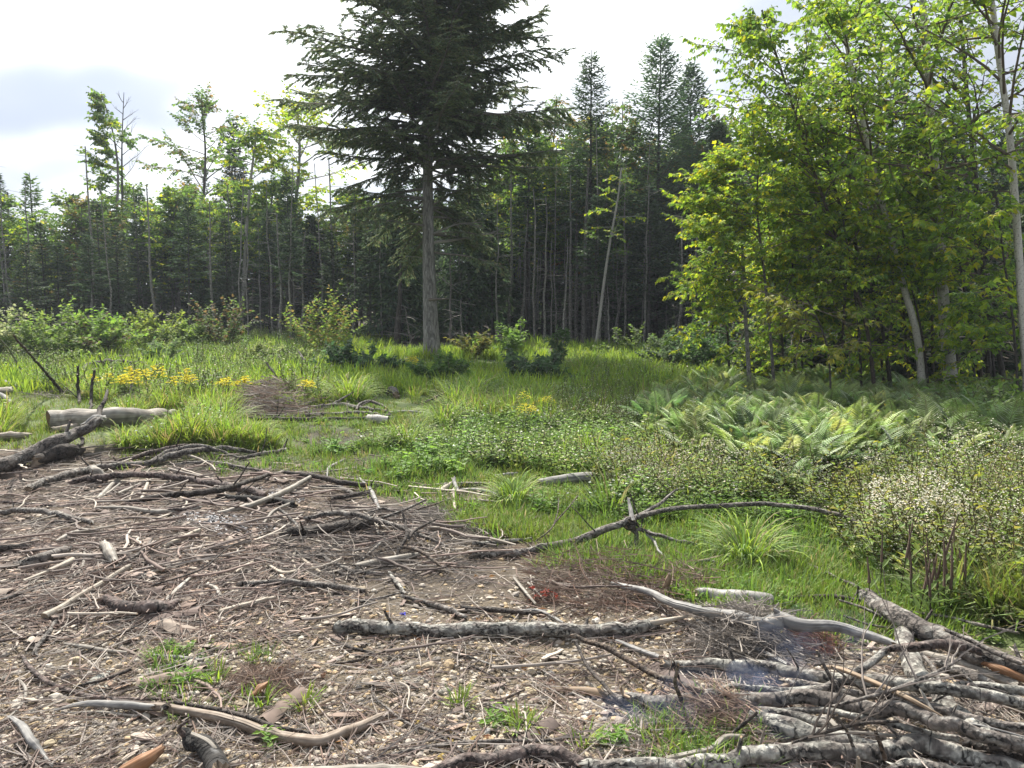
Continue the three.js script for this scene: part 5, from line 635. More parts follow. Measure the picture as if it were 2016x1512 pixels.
// -- far wood in the sunny grass
br('dark curved trunk piece arching out of the grass beside the golden flowers', 'branch', 'dark', [[163, 732, 8, 0.02], [180, 720, 11, 0.10], [217, 714, 11, 0.15], [255, 716, 10, 0.12], [290, 718, 8, 0.08]]); br('greyish log continuing the dark arch behind the golden flowers', 'branch', 'grey', [[295, 722, 8], [320, 726, 9], [338, 727, 6]]); st('dark stub under the curved trunk piece', 'stick', 'dark', [[186, 728, 9], [200, 732, 11], [214, 742, 8]]); st('dark slab lying behind the curved trunk piece', 'stick', 'plum', [[210, 708, 6], [235, 704, 8, 0.04], [260, 702, 6, 0.04]]);
br('row of three grey sticks: the curved upper one', 'branch', 'grey', [[567, 815, 6], [617, 803, 8], [672, 798, 8], [710, 803, 7], [762, 809, 5]], { side: [['grey', [[650, 799, 4, 0.02], [672, 786, 4, 0.1], [695, 772, 3, 0.18]], 'side_branch']] }); br('row of three grey sticks: the straight middle one', 'branch', 'grey', [[500, 818, 5], [600, 818, 7], [700, 813, 7], [770, 818, 5]]); br('row of three grey sticks: the darker front one', 'branch', 'dark', [[480, 823, 5], [600, 825, 7], [735, 823, 5]]); st('arched twig standing over the row of grey sticks', 'twig', 'grey', [[702, 806, 4, 0.01], [710, 795, 5, 0.05], [726, 790, 5, 0.08], [745, 795, 5, 0.05], [762, 804, 3, 0.01]]); st('thin pale stick trailing off past the row of grey sticks', 'stick', 'silver', [[766, 813, 5], [800, 810, 5], [832, 812, 3]]); log('short white birch chunk with a dark end', 'log', 'birch', [[726, 822, 11], [742, 826, 15], [764, 828, 14]], { end: 'cut', sawn: 'end', core: [0.05, 0.04, 0.035] }); st('thin dark branch curving up through the grass', 'stick', 'plum', [[838, 791, 3, 0.02], [858, 782, 4, 0.05], [880, 768, 3, 0.10], [893, 748, 2, 0.18]]); F('stump', 'small broken stump piece beside the bright tussock', 'stump', 'grey', [[764, 772, 6, 0.02], [770, 768, 10, 0.04], [780, 778, 12]]); br('dead bent stick above the dry brush heap', 'branch', 'grey', [[505, 775, 3, 0], [510, 757, 4, 0.12], [514, 750, 4, 0.18], [520, 758, 4, 0.13], [524, 772, 3, 0.02]]); st('thin slanting stick in the scrub above the brush heap', 'stick', 'grey', [[560, 752, 4, 0.02], [540, 735, 4, 0.2], [524, 714, 3, 0.4]]); st('thin stick leaning down beside the raspberry patch', 'stick', 'grey', [[588, 692, 3, 0.45], [600, 710, 3, 0.25], [612, 726, 3, 0.02]]);
{
  const pole = (label, list, kind) => F('dead_stake', label, 'stake', kind, list);
  pole('long thin dead stick leaning over in the sunny grass', [[27, 660, 3, 1.4], [67, 707, 4, 0.75], [100, 745, 5, 0.3], [124, 774, 5, 0]], 'dark'); pole('thin pale stick leaning beside the long dark one', [[0, 668, 3, 0.9], [25, 700, 3, 0.5], [48, 742, 3, 0]], 'silver'); pole('dark upright stake in front of the curved trunk piece', [[153, 722, 4, 0.55], [153, 750, 5, 0.32], [155, 775, 6, 0.12], [156, 793, 5, 0]], 'dark'); pole('crooked stake just behind the pale sawn log', [[186, 730, 4, 0.5], [181, 755, 5, 0.32], [180, 785, 5, 0.12], [177, 810, 5, 0]], 'dark'); pole('grey stake standing among the golden flowers', [[260, 725, 4, 0.45], [260, 750, 5, 0.25], [256, 782, 5, 0]], 'grey');
}

// ---------------------------------------------------------------- undergrowth
const GREEN = { sun: [0.300, 0.420, 0.040], grass: [0.190, 0.310, 0.040], cool: [0.130, 0.225, 0.048], moss: [0.180, 0.245, 0.038], straw: [0.40, 0.34, 0.16], blue: [0.10, 0.18, 0.075] };
function scatter(n, seed, box, chance, make) {                       // points spread over the ground, denser near the eye
  const R = rand(seed), out = []; let tries = 0;
  while (out.length < n && tries++ < n * 12) { const px = mix(box[0], box[2], R()), py = mix(box[1], box[3], R()), P = ground(px, py); if (-P.z > 60) continue; if (R() > chance(P.x, P.z, px, py)) continue; out.push(make(P, R, px, py)); }
  return out;
}
function tuft(seed, n, len, w, spread, pal, curl = 1.2, lean = 0.75, segs = 3) {
  const R = rand(seed), m = new MB();
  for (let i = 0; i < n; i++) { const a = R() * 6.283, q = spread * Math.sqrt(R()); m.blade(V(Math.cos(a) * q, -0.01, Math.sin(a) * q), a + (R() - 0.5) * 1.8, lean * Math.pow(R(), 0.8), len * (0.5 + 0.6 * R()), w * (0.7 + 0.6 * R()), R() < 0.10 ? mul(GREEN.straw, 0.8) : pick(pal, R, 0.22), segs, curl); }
  return m.geo();
}
function herb(seed, o) {                                             // a small leafy plant: stems with leaves, optional flower dots
  const R = rand(seed), m = new MB();
  for (let s = 0; s < o.stems; s++) {
    const st = wander(V((R() - 0.5) * o.spread, -0.01, (R() - 0.5) * o.spread), unit(R() * 6.283, mix(0.6, 1.45, R())), o.h * (0.6 + 0.5 * R()), 4, R, { j: 0.3, lift: 0.2 });
    if (o.stem !== 0) m.tube(st, () => o.stem ?? 0.003, 3, { color: o.stemColor ?? [0.10, 0.10, 0.04] });
    for (let k = 0; k < o.leaves; k++) { const q = mix(o.from ?? 0.1, 1, (k + R() * 0.5) / o.leaves), az = k * 2.4 + R(), d = unit(az, 0.25 + (R() - 0.5) * 0.7), nn = V((R() - 0.5) * 0.9, 1, (R() - 0.5) * 0.9); nn.addScaledVector(d, -nn.dot(d)).normalize(); const l = o.size * (0.6 + 0.7 * R()) * (1.15 - 0.5 * q); m.leaf(along(st, q), d, nn, l, l * (o.wide ?? 0.3), pick(o.pal, R), o.shape ?? 0); }
    if (o.flowers) for (let k = 0; k < o.flowers; k++) { const q = mix(0.55, 1.05, R()), a = R() * 6.283, P = along(st, Math.min(q, 1)).add(V(Math.cos(a) * o.fspread * R(), R() * o.fspread * 0.8, Math.sin(a) * o.fspread * R())), d = unit(R() * 6.283, 0.3 * R()), nn = unit(R() * 6.283, 1.1); nn.addScaledVector(d, -nn.dot(d)).normalize(); m.leaf(P.addScaledVector(d, -o.fsize / 2), d, nn, o.fsize, o.fsize * 0.5, mul(o.fcol, 0.75 + 0.4 * R()), 0); }
  }
  return m;
}
for (let i = 0; i < 26; i++) lieAt(ground(475 + 5 * i, 812));
const leftSun = (px, py) => step(760, 430, px + (fbm(px / 120, py / 60, 3, 3) - 0.5) * 300);
const open = (x, z) => (1 - bare(x, z)) * (1 - step(24, 30, Math.hypot(x, z)) * (x > -4 ? 1 : 0.2));
{
  // ---- ground cover that nobody could count
  const long1 = tuft(501, 34, 0.42, 0.0055, 0.10, [GREEN.sun, GREEN.grass], 1.3, 0.8), long2 = tuft(502, 30, 0.36, 0.0065, 0.12, [GREEN.sun, GREEN.sun, GREEN.moss], 1.7, 1.0), short1 = tuft(503, 26, 0.14, 0.004, 0.09, [GREEN.grass, GREEN.cool], 1.1, 1.0, 2), short2 = tuft(504, 24, 0.11, 0.0045, 0.10, [GREEN.moss, GREEN.grass], 0.8, 1.2, 2);
  const farT = tuft(505, 24, 0.38, 0.013, 0.20, [GREEN.sun, GREEN.grass], 1.2, 0.8);
  const grow = (k, lo, hi) => (P, R, px) => { const s = mix(lo, hi, R()) * k, cool = 1 - leftSun(px, 800) * 0.0; const q = 0.75 + 0.5 * R(); return [P, R() * 6.28, (R() - 0.5) * 0.15, (R() - 0.5) * 0.15, V(s, s * (0.8 + 0.4 * R()), s), [q * (0.9 + 0.25 * R()), q, q * (0.8 + 0.3 * R())]]; };
  const tallHere = (x, z, px, py) => open(x, z) * clearOf(x, z) * step(0.40, 0.60, fbm(x * 0.55 + 2, z * 0.55, 11, 3) + 0.14 * leftSun(px, py)) * (px > 640 && py > 850 ? 0.08 : 1);
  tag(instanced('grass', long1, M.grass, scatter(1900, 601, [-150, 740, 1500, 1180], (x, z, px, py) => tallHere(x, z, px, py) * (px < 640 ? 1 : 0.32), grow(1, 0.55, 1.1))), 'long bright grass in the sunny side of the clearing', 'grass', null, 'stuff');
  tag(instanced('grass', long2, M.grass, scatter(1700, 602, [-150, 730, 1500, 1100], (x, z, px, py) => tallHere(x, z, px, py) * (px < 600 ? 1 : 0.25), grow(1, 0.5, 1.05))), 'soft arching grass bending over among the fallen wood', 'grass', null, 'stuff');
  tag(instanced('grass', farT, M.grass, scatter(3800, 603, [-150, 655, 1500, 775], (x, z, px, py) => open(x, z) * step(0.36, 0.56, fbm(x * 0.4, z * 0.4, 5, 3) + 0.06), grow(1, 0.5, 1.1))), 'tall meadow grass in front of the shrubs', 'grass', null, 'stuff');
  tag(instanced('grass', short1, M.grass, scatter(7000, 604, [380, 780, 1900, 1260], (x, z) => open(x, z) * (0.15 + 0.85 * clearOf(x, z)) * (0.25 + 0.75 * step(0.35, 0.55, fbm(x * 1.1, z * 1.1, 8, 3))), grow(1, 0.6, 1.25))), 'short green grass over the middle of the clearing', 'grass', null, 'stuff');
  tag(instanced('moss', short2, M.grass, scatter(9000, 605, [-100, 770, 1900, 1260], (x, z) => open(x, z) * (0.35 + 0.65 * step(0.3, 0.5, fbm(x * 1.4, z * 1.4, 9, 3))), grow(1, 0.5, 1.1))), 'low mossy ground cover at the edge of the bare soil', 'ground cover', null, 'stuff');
  const h1 = herb(511, { stems: 7, h: 0.07, spread: 0.14, leaves: 6, size: 0.034, wide: 0.36, pal: [[0.140, 0.254, 0.039], [0.168, 0.275, 0.039], [0.112, 0.217, 0.044]], stem: 0 }).geo(), h2 = herb(512, { stems: 6, h: 0.15, spread: 0.16, leaves: 10, size: 0.055, wide: 0.22, pal: [[0.133, 0.232, 0.055], [0.161, 0.268, 0.050]], stem: 0.002 }).geo();
  const h3g = herb(513, { stems: 7, h: 0.62, spread: 0.25, leaves: 14, size: 0.095, wide: 0.2, pal: [[0.168, 0.261, 0.066], [0.196, 0.290, 0.066], [0.140, 0.232, 0.055]], stem: 0.004, flowers: 2, fspread: 0.06, fsize: 0.025, fcol: [0.62, 0.60, 0.50] }).geo();
  tag(instanced('ground_plants', h1, M.leaf, scatter(5200, 606, [400, 790, 1950, 1270], (x, z, px) => open(x, z) * (px > 900 ? 0.9 : 0.4) * (0.2 + 0.8 * clearOf(x, z)) * step(0.38, 0.58, fbm(x * 1.7 + 3, z * 1.7, 21, 3)), grow(1, 0.6, 1.3))), 'small round-leaved plants covering the ground', 'ground cover', null, 'stuff');
  tag(instanced('ground_plants', h2, M.leaf, scatter(3400, 607, [560, 730, 1950, 1230], (x, z, px, py) => open(x, z) * (px > 950 ? 0.85 : 0.3) * (py > 930 ? 0.45 : 1) * clearOf(x, z) * step(0.40, 0.6, fbm(x * 1.3 + 8, z * 1.3, 23, 3)), grow(1, 0.6, 1.3))), 'narrow-leaved green plants between the grass', 'ground cover', null, 'stuff');
  tag(instanced('weeds', h3g, M.leaf, scatter(700, 608, [-150, 655, 640, 800], (x, z) => open(x, z) * clearOf(x, z), grow(1, 0.6, 1.2))), 'tall pale weeds with tiny whitish flowers before the shrubs', 'weeds', null, 'stuff');
  tag(instanced('weeds', h3g, M.leaf, scatter(420, 609, [1080, 712, 1480, 860], (x, z) => open(x, z), grow(1, 0.4, 0.85))), 'leafy weeds in the shade of the forest edge', 'weeds', null, 'stuff');
  const h4 = herb(514, { stems: 6, h: 0.34, spread: 0.22, leaves: 13, size: 0.07, wide: 0.24, pal: [[0.20, 0.33, 0.08], [0.24, 0.38, 0.08], [0.17, 0.29, 0.08], [0.28, 0.35, 0.11]], stem: 0.003, flowers: 1, fspread: 0.04, fsize: 0.03, fcol: [0.75, 0.75, 0.70] }).geo(), h5 = herb(515, { stems: 5, h: 0.3, spread: 0.2, leaves: 8, size: 0.1, wide: 0.36, pal: [[0.17, 0.30, 0.06], [0.21, 0.34, 0.06]], stem: 0.003, shape: 1 }).geo();
  const patch = (f, lo, k) => (x, z, px, py) => open(x, z) * clearOf(x, z) * step(lo, lo + 0.1, fbm(x * f + k, z * f, k, 3));
  tag(instanced('weeds', h4, M.leaf, scatter(650, 620, [560, 725, 1500, 1010], patch(0.9, 0.46, 5), grow(1, 0.45, 1.1))), 'patches of taller soft weeds in the middle of the clearing', 'weeds', null, 'stuff');
  tag(instanced('weeds', h4, M.leaf, scatter(420, 623, [1330, 745, 2200, 960], (x, z, px, py) => py > lineAt([[1330, 800], [1480, 750], [1750, 780], [2200, 810]], px) ? 1 : 0, grow(1, 0.5, 1.2))), 'leafy weeds growing through the fern bank', 'weeds', null, 'stuff');
  tag(instanced('weeds', h5, M.leaf, scatter(220, 624, [1330, 745, 2200, 960], (x, z, px, py) => py > lineAt([[1330, 800], [1480, 750], [1750, 780], [2200, 810]], px) ? 1 : 0, grow(1, 0.6, 1.4))), 'broad-leaved seedlings between the ferns', 'weeds', null, 'stuff');
  tag(instanced('weeds', h5, M.leaf, scatter(420, 621, [500, 725, 1500, 1000], patch(1.1, 0.5, 9), grow(1, 0.4, 1.0))), 'broad-leaved weeds scattered among the grass', 'weeds', null, 'stuff');
  tag(instanced('weeds', h4, M.leaf, scatter(420, 622, [-150, 720, 640, 880], patch(0.8, 0.44, 12), grow(1, 0.5, 1.2))), 'bushy pale weeds in the sunny long grass', 'weeds', null, 'stuff');
  // sprouts on the bare soil
  tag(instanced('sprouts', short1, M.grass, scatter(70, 610, [300, 1290, 1500, 1512], (x, z) => bare(x, z) * step(0.50, 0.7, fbm(x * 1.2 + 7, z * 1.2, 13, 3)), grow(1, 0.4, 0.85))), 'small bright grass sprouts on the gravelly soil', 'grass', null, 'stuff');
  tag(instanced('sprouts', h1, M.leaf, scatter(70, 611, [300, 1270, 1450, 1512], (x, z) => bare(x, z) * step(0.48, 0.7, fbm(x * 1.2 + 7, z * 1.2, 13, 3)), grow(1, 0.35, 0.7))), 'tiny leafy seedlings on the gravelly soil', 'ground cover', null, 'stuff');
}
// ---- single tussocks
{
  const T = [[690, 792, 0.62, 'dense bright tussock behind the stacked grey sticks', 1], [935, 790, 0.60, 'leafy sedge tussock just in front of the low dark bush by the thick trunk', 0], [1052, 812, 0.62, 'spiky green tussock in front of the dark blackberry bush', 0], [898, 800, 0.5, 'smaller tussock leaning beside the sedge clump', 0], [878, 835, 0.45, 'tussock standing alone in short grass', 0], [1470, 1105, 0.36, 'large fresh green tussock with long arching blades beside the thin grey branch', 0], [440, 838, 0.5, 'yellow-green grass clump at the end of the pale sawn log', 1], [310, 800, 0.45, 'yellow-green grass clump beneath the golden flowers', 1], [1150, 742, 0.75, 'tall grass clump next to the blackberry bush at the forest edge', 0], [1270, 752, 0.6, 'grass clump in the shade near the forest edge', 0], [800, 880, 0.42, 'feathery grass clump in the middle of the green patch', 0], [1150, 895, 0.32, 'small grass clump above the grey log in the grass', 0], [1010, 990, 0.30, 'soft grass clump just before the grey log in the grass', 0], [560, 800, 0.3, 'thin grass clump beside the dark brush heap', 1], [500, 868, 0.33, 'grass clump above the long arching branches', 1], [250, 880, 0.34, 'bright grass clump between the arching branches and the pale log', 1]];
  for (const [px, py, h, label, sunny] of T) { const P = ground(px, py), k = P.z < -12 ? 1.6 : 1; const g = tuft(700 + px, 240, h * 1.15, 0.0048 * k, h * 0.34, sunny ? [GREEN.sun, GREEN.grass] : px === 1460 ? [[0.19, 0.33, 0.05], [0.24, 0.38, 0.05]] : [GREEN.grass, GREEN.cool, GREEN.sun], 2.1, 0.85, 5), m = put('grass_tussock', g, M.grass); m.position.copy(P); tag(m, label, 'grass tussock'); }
  const S = [[375, 1345], [425, 1340], [520, 1388], [545, 1465], [600, 1392], [905, 1390], [975, 1425], [1035, 1435], [1150, 1465], [1210, 1460], [1310, 1475], [1020, 1440]];
  S.forEach(([px, py], i) => { const P = ground(px, py), m = put('seedling', i % 3 ? tuft(800 + i, 36, 0.11, 0.0035, 0.035, [[0.15, 0.25, 0.035], GREEN.sun], 1.2, 0.9, 3) : herb(800 + i, { stems: 8, h: 0.09, spread: 0.07, leaves: 7, size: 0.04, wide: 0.25, pal: [[0.154, 0.290, 0.044], [0.196, 0.334, 0.044]], stem: 0 }).geo(), i % 3 ? M.grass : M.leaf); m.position.copy(P);
    tag(m, ['leafy sprout on gravel beside the flat grey stone', 'narrow-bladed sprout just past the leafy sprout near a rounded stone', 'fresh sprout above the split curved branch', 'leafy sprout under the split curved branch', 'sprout between the orange wood chip and the split branch', 'sprout on pale gravel above the crossing twigs', 'leafy clump of sprouts at the twig crossing', 'bright grass sprout at the thin pale twig', 'grass sprout beside the smoking log', 'tall bright sprout just before the smoking log', 'sprout in front of the curved pale branch', 'small sprout next to the bright grass sprout'][i], 'seedling'); });
}
// ---- ferns
function fernGeo(seed, fronds, len) {
  const R = rand(seed), m = new MB();
  for (let f = 0; f < fronds; f++) {
    const az = f / fronds * 6.283 + R(), L = len * (0.7 + 0.45 * R()), fr = wander(V(0, 0, 0), unit(az, 1.15 + 0.2 * R()), L, 9, R, { j: 0.08, lift: -1.35 }), c = pick([[0.20, 0.32, 0.07], [0.26, 0.37, 0.09], [0.16, 0.28, 0.06], [0.30, 0.36, 0.09], [0.22, 0.34, 0.08]], R, 0.3);
    m.tube(fr, (s) => mix(0.004, 0.0015, s), 3, { color: [0.14, 0.12, 0.04] });
    for (let k = 0; k < 26; k++) { const s = mix(0.16, 1, k / 26), Q = along(fr, s), h = heading(fr, s), w = L * 0.23 * Math.pow(Math.sin(Math.PI * mix(0.22, 1, k / 26)), 0.8) + 0.012; for (const sd of [-1, 1]) { const d = V(-h.z * sd, -0.12, h.x * sd).addScaledVector(h, 0.45).normalize(), nn = UP.clone().addScaledVector(d, -d.y).addScaledVector(V(R() - 0.5, 0, R() - 0.5), 0.5); nn.addScaledVector(d, -nn.dot(d)).normalize(); m.leaf(Q, d, nn, w, w * 0.10 + 0.0025, mul(c, 0.85 + 0.3 * R()), 0); } }
  }
  return m.geo();
}
{
  const G = [fernGeo(901, 7, 0.48), fernGeo(902, 8, 0.42), fernGeo(903, 6, 0.56)];
  const bank = (x, z, px, py) => { const top = lineAt([[1300, 800], [1370, 770], [1480, 745], [1600, 755], [1750, 770], [2016, 800], [2300, 800]], px), low = lineAt([[1300, 880], [1380, 930], [1500, 960], [1650, 960], [1760, 900], [2016, 905], [2300, 920]], px); return py > top && py < low ? 1 : py > top && py < low + 40 && px > 1480 ? 0.10 : 0; };
  const g = new THREE.Group(); g.name = 'fern_bank'; scene.add(g); tag(g, 'bank of pale sunlit ferns under the birch thicket', 'ferns', null, 'stuff');
  G.forEach((geo, k) => tag(instanced('ferns', geo, M.fern, scatter(260, 910 + k, [1290, 740, 2250, 1130], bank, (P, R) => { const q = 0.75 + 0.55 * R(); return [P, R() * 6.28, (R() - 0.5) * 0.8, (R() - 0.5) * 0.8, 0.65 + 0.6 * R(), [q * (0.95 + 0.3 * R()), q, q * (0.8 + 0.6 * R())]]; }), g), null, null, null, 'stuff'));
  const F = [[1402, 985, 0.35, 'small bright yellow fern beside the reddish herbs'], [1385, 800, 0.8, 'bluish fern at the front end of the fern bank'], [1725, 905, 0.8, 'arching fern over the dark hollow in the bank'], [1690, 905, 0.75, 'dry pale fern at the edge of the dark hollow'], [1500, 880, 0.75, 'fern with dark shaded base at the lower edge of the bank'], [1960, 880, 0.9, 'tall green fern near the outer edge of the bank'], [1560, 985, 0.6, 'fern among the yellow herbs above the pale branch'], [1610, 820, 0.8, 'whitish fern with glossy fronds in the middle of the bank'], [1870, 930, 0.7, 'upright fern behind the white aster bush'], [215, 745, 0.7, 'green fern beside the golden flowers at the dark curved log']];
  F.forEach(([px, py, len, label], i) => { const m = put('fern', fernGeo(930 + i, 7, len * 0.75), M.fern); m.position.copy(ground(px, py)); tag(m, label, 'fern'); });
}
// ---- flowering herbs
{
  const aster = (px, py, h, label, n = 26, flowers = 46, w = 0.5) => {
    const P = ground(px, py), t = thing('aster_bush', label, 'flowers', P), o = { stems: n, h, spread: w * 0.5, leaves: 14, size: 0.06, wide: 0.18, pal: [[0.17, 0.24, 0.07], [0.20, 0.26, 0.08], [0.22, 0.22, 0.06]], stem: 0.0022, stemColor: [0.14, 0.13, 0.05] };
    herb(px + 3, o).build('stems', M.leaf, t);
    const R = rand(px), m = new MB();
    for (let k = 0; k < n * flowers; k++) { const a = R() * 6.283, e = Math.pow(R(), 0.6), q = V(Math.cos(a) * w * Math.sqrt(R()) * 0.95, h * (0.42 + 0.62 * e), Math.sin(a) * w * Math.sqrt(R()) * 0.95); q.y -= (q.x * q.x + q.z * q.z) / (w * w) * h * 0.35; if (fbm(q.x * 9 + px, q.y * 9, q.z * 9, 2) < 0.42) continue; const d = unit(R() * 6.283, 0.5 * (R() - 0.3)), nn = unit(R() * 6.283, 0.9); nn.addScaledVector(d, -nn.dot(d)).normalize(); const s = 0.009 + 0.007 * R(); m.leaf(q.addScaledVector(d, -s / 2), d, nn, s, s * 0.5, R() < 0.10 ? [0.45, 0.36, 0.2] : mul([0.72, 0.69, 0.56], 0.8 + 0.25 * R()), 0); }
    m.build('blossoms', M.petal, t);
  };
  aster(1800, 1085, 0.55, 'rounded bush of tiny white asters behind the brown seed heads', 44, 80, 0.36); aster(1940, 1020, 0.75, 'pale aster thicket at the outer edge among yellowing leaves', 30, 34, 0.5); aster(1290, 985, 0.30, 'low whitish flowering herb next to the grey log in the grass', 22, 36, 0.34); aster(1420, 955, 0.42, 'greyish flowering herb with dark stems in front of the ferns', 26, 34, 0.45); aster(1390, 860, 0.5, 'dark-stemmed flowering weed at the lower edge of the fern bank', 22, 30, 0.4); aster(1650, 960, 0.4, 'pale flowering herb between the ferns and the thin branch', 24, 36, 0.45); aster(1990, 1120, 0.5, 'white-flecked herb tangle beside the yellow maple leaves', 26, 34, 0.45); aster(1255, 830, 0.4, 'greyish seed-topped herb in the shaded grass', 18, 30, 0.4); aster(1880, 900, 0.5, 'whitish flowering herb in front of the tall ferns', 22, 36, 0.45); aster(1205, 845, 0.32, 'low dull herb in the grass beyond the golden flowers', 16, 26, 0.35);
  const gold = (px, py, h, n, label, w = 0.2) => {
    const P = ground(px, py), t = thing('goldenrod', label, 'flowers', P), R = rand(px + 9), st = new MB(), fl = new MB();
    for (let s = 0; s < n; s++) { const p = wander(V((R() - 0.5) * w * 2, 0, (R() - 0.5) * w), unit(R() * 6.283, 1.35), h * (0.75 + 0.35 * R()), 5, R, { j: 0.15 }); st.tube(p, () => 0.004, 3, { color: [0.09, 0.11, 0.03] });
      for (let k = 0; k < 14; k++) { const d = unit(k * 2.4, 0.4), nn = UP.clone().addScaledVector(d, -d.y).normalize(); st.leaf(along(p, 0.1 + 0.6 * k / 14), d, nn, 0.09, 0.012, pick([[0.09, 0.15, 0.03]], R), 0); }
      for (let k = 0; k < 9; k++) { const q = wander(along(p, 0.72 + 0.28 * k / 9), unit(k * 2.2 + R(), 0.6), 0.13 * (1.2 - k / 10), 4, R, { lift: -0.8, j: 0.2 }); for (let b = 0; b < 9; b++) { const d = unit(R() * 6.283, 0.9 * R()), nn = unit(R() * 6.283, 1.0); nn.addScaledVector(d, -nn.dot(d)).normalize(); const z = P.z < -11 ? 0.030 : 0.015; fl.leaf(along(q, R()), d, nn, z, z * 0.5, mul([0.85, 0.76, 0.06], 0.5 + 0.65 * R()), 0); } } }
    st.build('stems', M.leaf, t); fl.build('blossoms', M.petal, t);
  };
  gold(250, 806, 0.62, 5, 'golden plumes beside the dead stake, at the dark curved log', 0.32); gold(284, 800, 0.58, 4, 'tall golden plumes just past the dead stake', 0.3); gold(357, 800, 0.58, 4, 'golden plumes standing apart in the sunny grass', 0.28); gold(211, 790, 0.45, 2, 'single small golden plume next to the fern', 0.06); gold(440, 796, 0.45, 4, 'fading golden plumes near the dry brush', 0.25); gold(478, 790, 0.4, 3, 'sparse golden plumes at the edge of the brush heap', 0.15); gold(823, 748, 0.5, 3, 'orange-gold plume in the shade before the tall trunk', 0.14); gold(1058, 828, 0.38, 3, 'golden plume in the middle grass, the farther of two', 0.1); gold(1034, 856, 0.4, 3, 'golden plume in the middle grass, the nearer of two', 0.1); gold(615, 800, 0.4, 2, 'thin fading golden stalks beside the bright tussock', 0.06);
  // brown seed heads
  const P = ground(1795, 1205), t = thing('seed_head_plant', 'cluster of brown upright seed heads in front of the white aster bush', 'plant', P), R = rand(31), st = new MB();
  for (let i = 0; i < 22; i++) { const p = wander(V((R() - 0.5) * 0.6, 0, (R() - 0.5) * 0.4), unit(R() * 6.283, 1.4), 0.30 + 0.22 * R(), 4, R, { j: 0.1 }); st.tube(p, () => 0.0028, 4, { color: [0.09, 0.07, 0.04] }); const q = [along(p, 0.55), along(p, 0.7), along(p, 0.85), along(p, 1)]; const one = new MB(); one.tube(q, (s) => 0.008 * (1 - 0.6 * s), 5, { color: (s, a) => mul([0.085, 0.055, 0.04], 0.6 + 0.8 * R()), bump: () => 0.7 + 0.6 * R() }); one.build('seed_head', M.twig, t); for (let k = 0; k < 6; k++) { const d = unit(k * 2.4, 0.6), nn = UP.clone().addScaledVector(d, -d.y).normalize(); st.leaf(along(p, 0.05 + 0.08 * k), d, nn, 0.10, 0.014, pick([[0.12, 0.19, 0.04]], R), 0); } }
  st.build('stems', M.leaf, t);
  // loose herb masses with autumn leaves beneath the asters
  const h = herb(541, { stems: 9, h: 0.45, spread: 0.3, leaves: 13, size: 0.075, wide: 0.24, pal: [[0.21, 0.29, 0.045], [0.27, 0.31, 0.045], [0.15, 0.23, 0.045], [0.29, 0.31, 0.05], [0.17, 0.26, 0.055], [0.22, 0.31, 0.07], [0.19, 0.29, 0.06]], stem: 0.003, stemColor: [0.13, 0.11, 0.04] }).geo();
  const h2 = herb(542, { stems: 10, h: 0.4, spread: 0.3, leaves: 16, size: 0.05, wide: 0.18, pal: [[0.20, 0.26, 0.09], [0.25, 0.30, 0.10], [0.16, 0.23, 0.08]], stem: 0.0025, stemColor: [0.13, 0.12, 0.05], flowers: 9, fspread: 0.07, fsize: 0.012, fcol: [0.6, 0.58, 0.5] }).geo();
  const zone = (x, z, px, py) => { const top = lineAt([[1180, 930], [1300, 880], [1500, 930], [1700, 900], [2016, 880], [2300, 880]], px), low = lineAt([[1180, 960], [1300, 1000], [1500, 1000], [1650, 1030], [1740, 1140], [2016, 1190], [2300, 1250]], px); return py > top && py < low ? 1 : 0; };
  const mk = (P, R) => { const q = 0.75 + 0.5 * R(), s = 0.55 + 0.6 * R(); return [P, R() * 6.28, (R() - 0.5) * 0.3, (R() - 0.5) * 0.3, s, [q * (0.9 + 0.3 * R()), q, q * (0.8 + 0.4 * R())]]; };
  const zone2 = (x, z, px, py) => zone(x, z, px, py) || (px > 1330 && py > lineAt([[1330, 800], [1480, 760], [1750, 790], [2016, 820]], px) && py < 960 ? 0.55 : 0);
  tag(instanced('herbs', h, M.leaf, scatter(520, 950, [1180, 770, 2250, 1250], zone2, mk)), 'tangle of green and yellowing herbs below the fern bank', 'herbs', null, 'stuff');
  tag(instanced('herbs', h2, M.leaf, scatter(330, 951, [1180, 870, 2250, 1250], zone, mk)), 'fine-leaved herbs flecked with white flowers below the fern bank', 'herbs', null, 'stuff');
  const sedge = tuft(543, 44, 0.34, 0.005, 0.07, [[0.17, 0.23, 0.04], [0.22, 0.22, 0.06], GREEN.grass], 1.6, 1.0, 3);
  tag(instanced('sedge', sedge, M.grass, scatter(260, 952, [1560, 1180, 2250, 1360], (x, z, px, py) => py < lineAt([[1560, 1200], [1700, 1190], [1800, 1230], [1900, 1270], [2016, 1330], [2250, 1420]], px) && py > lineAt([[1560, 1150], [2250, 1180]], px) ? clearOf(x, z) : 0, mk)), 'yellowish sedge along the big dark log', 'sedge', null, 'stuff');
}
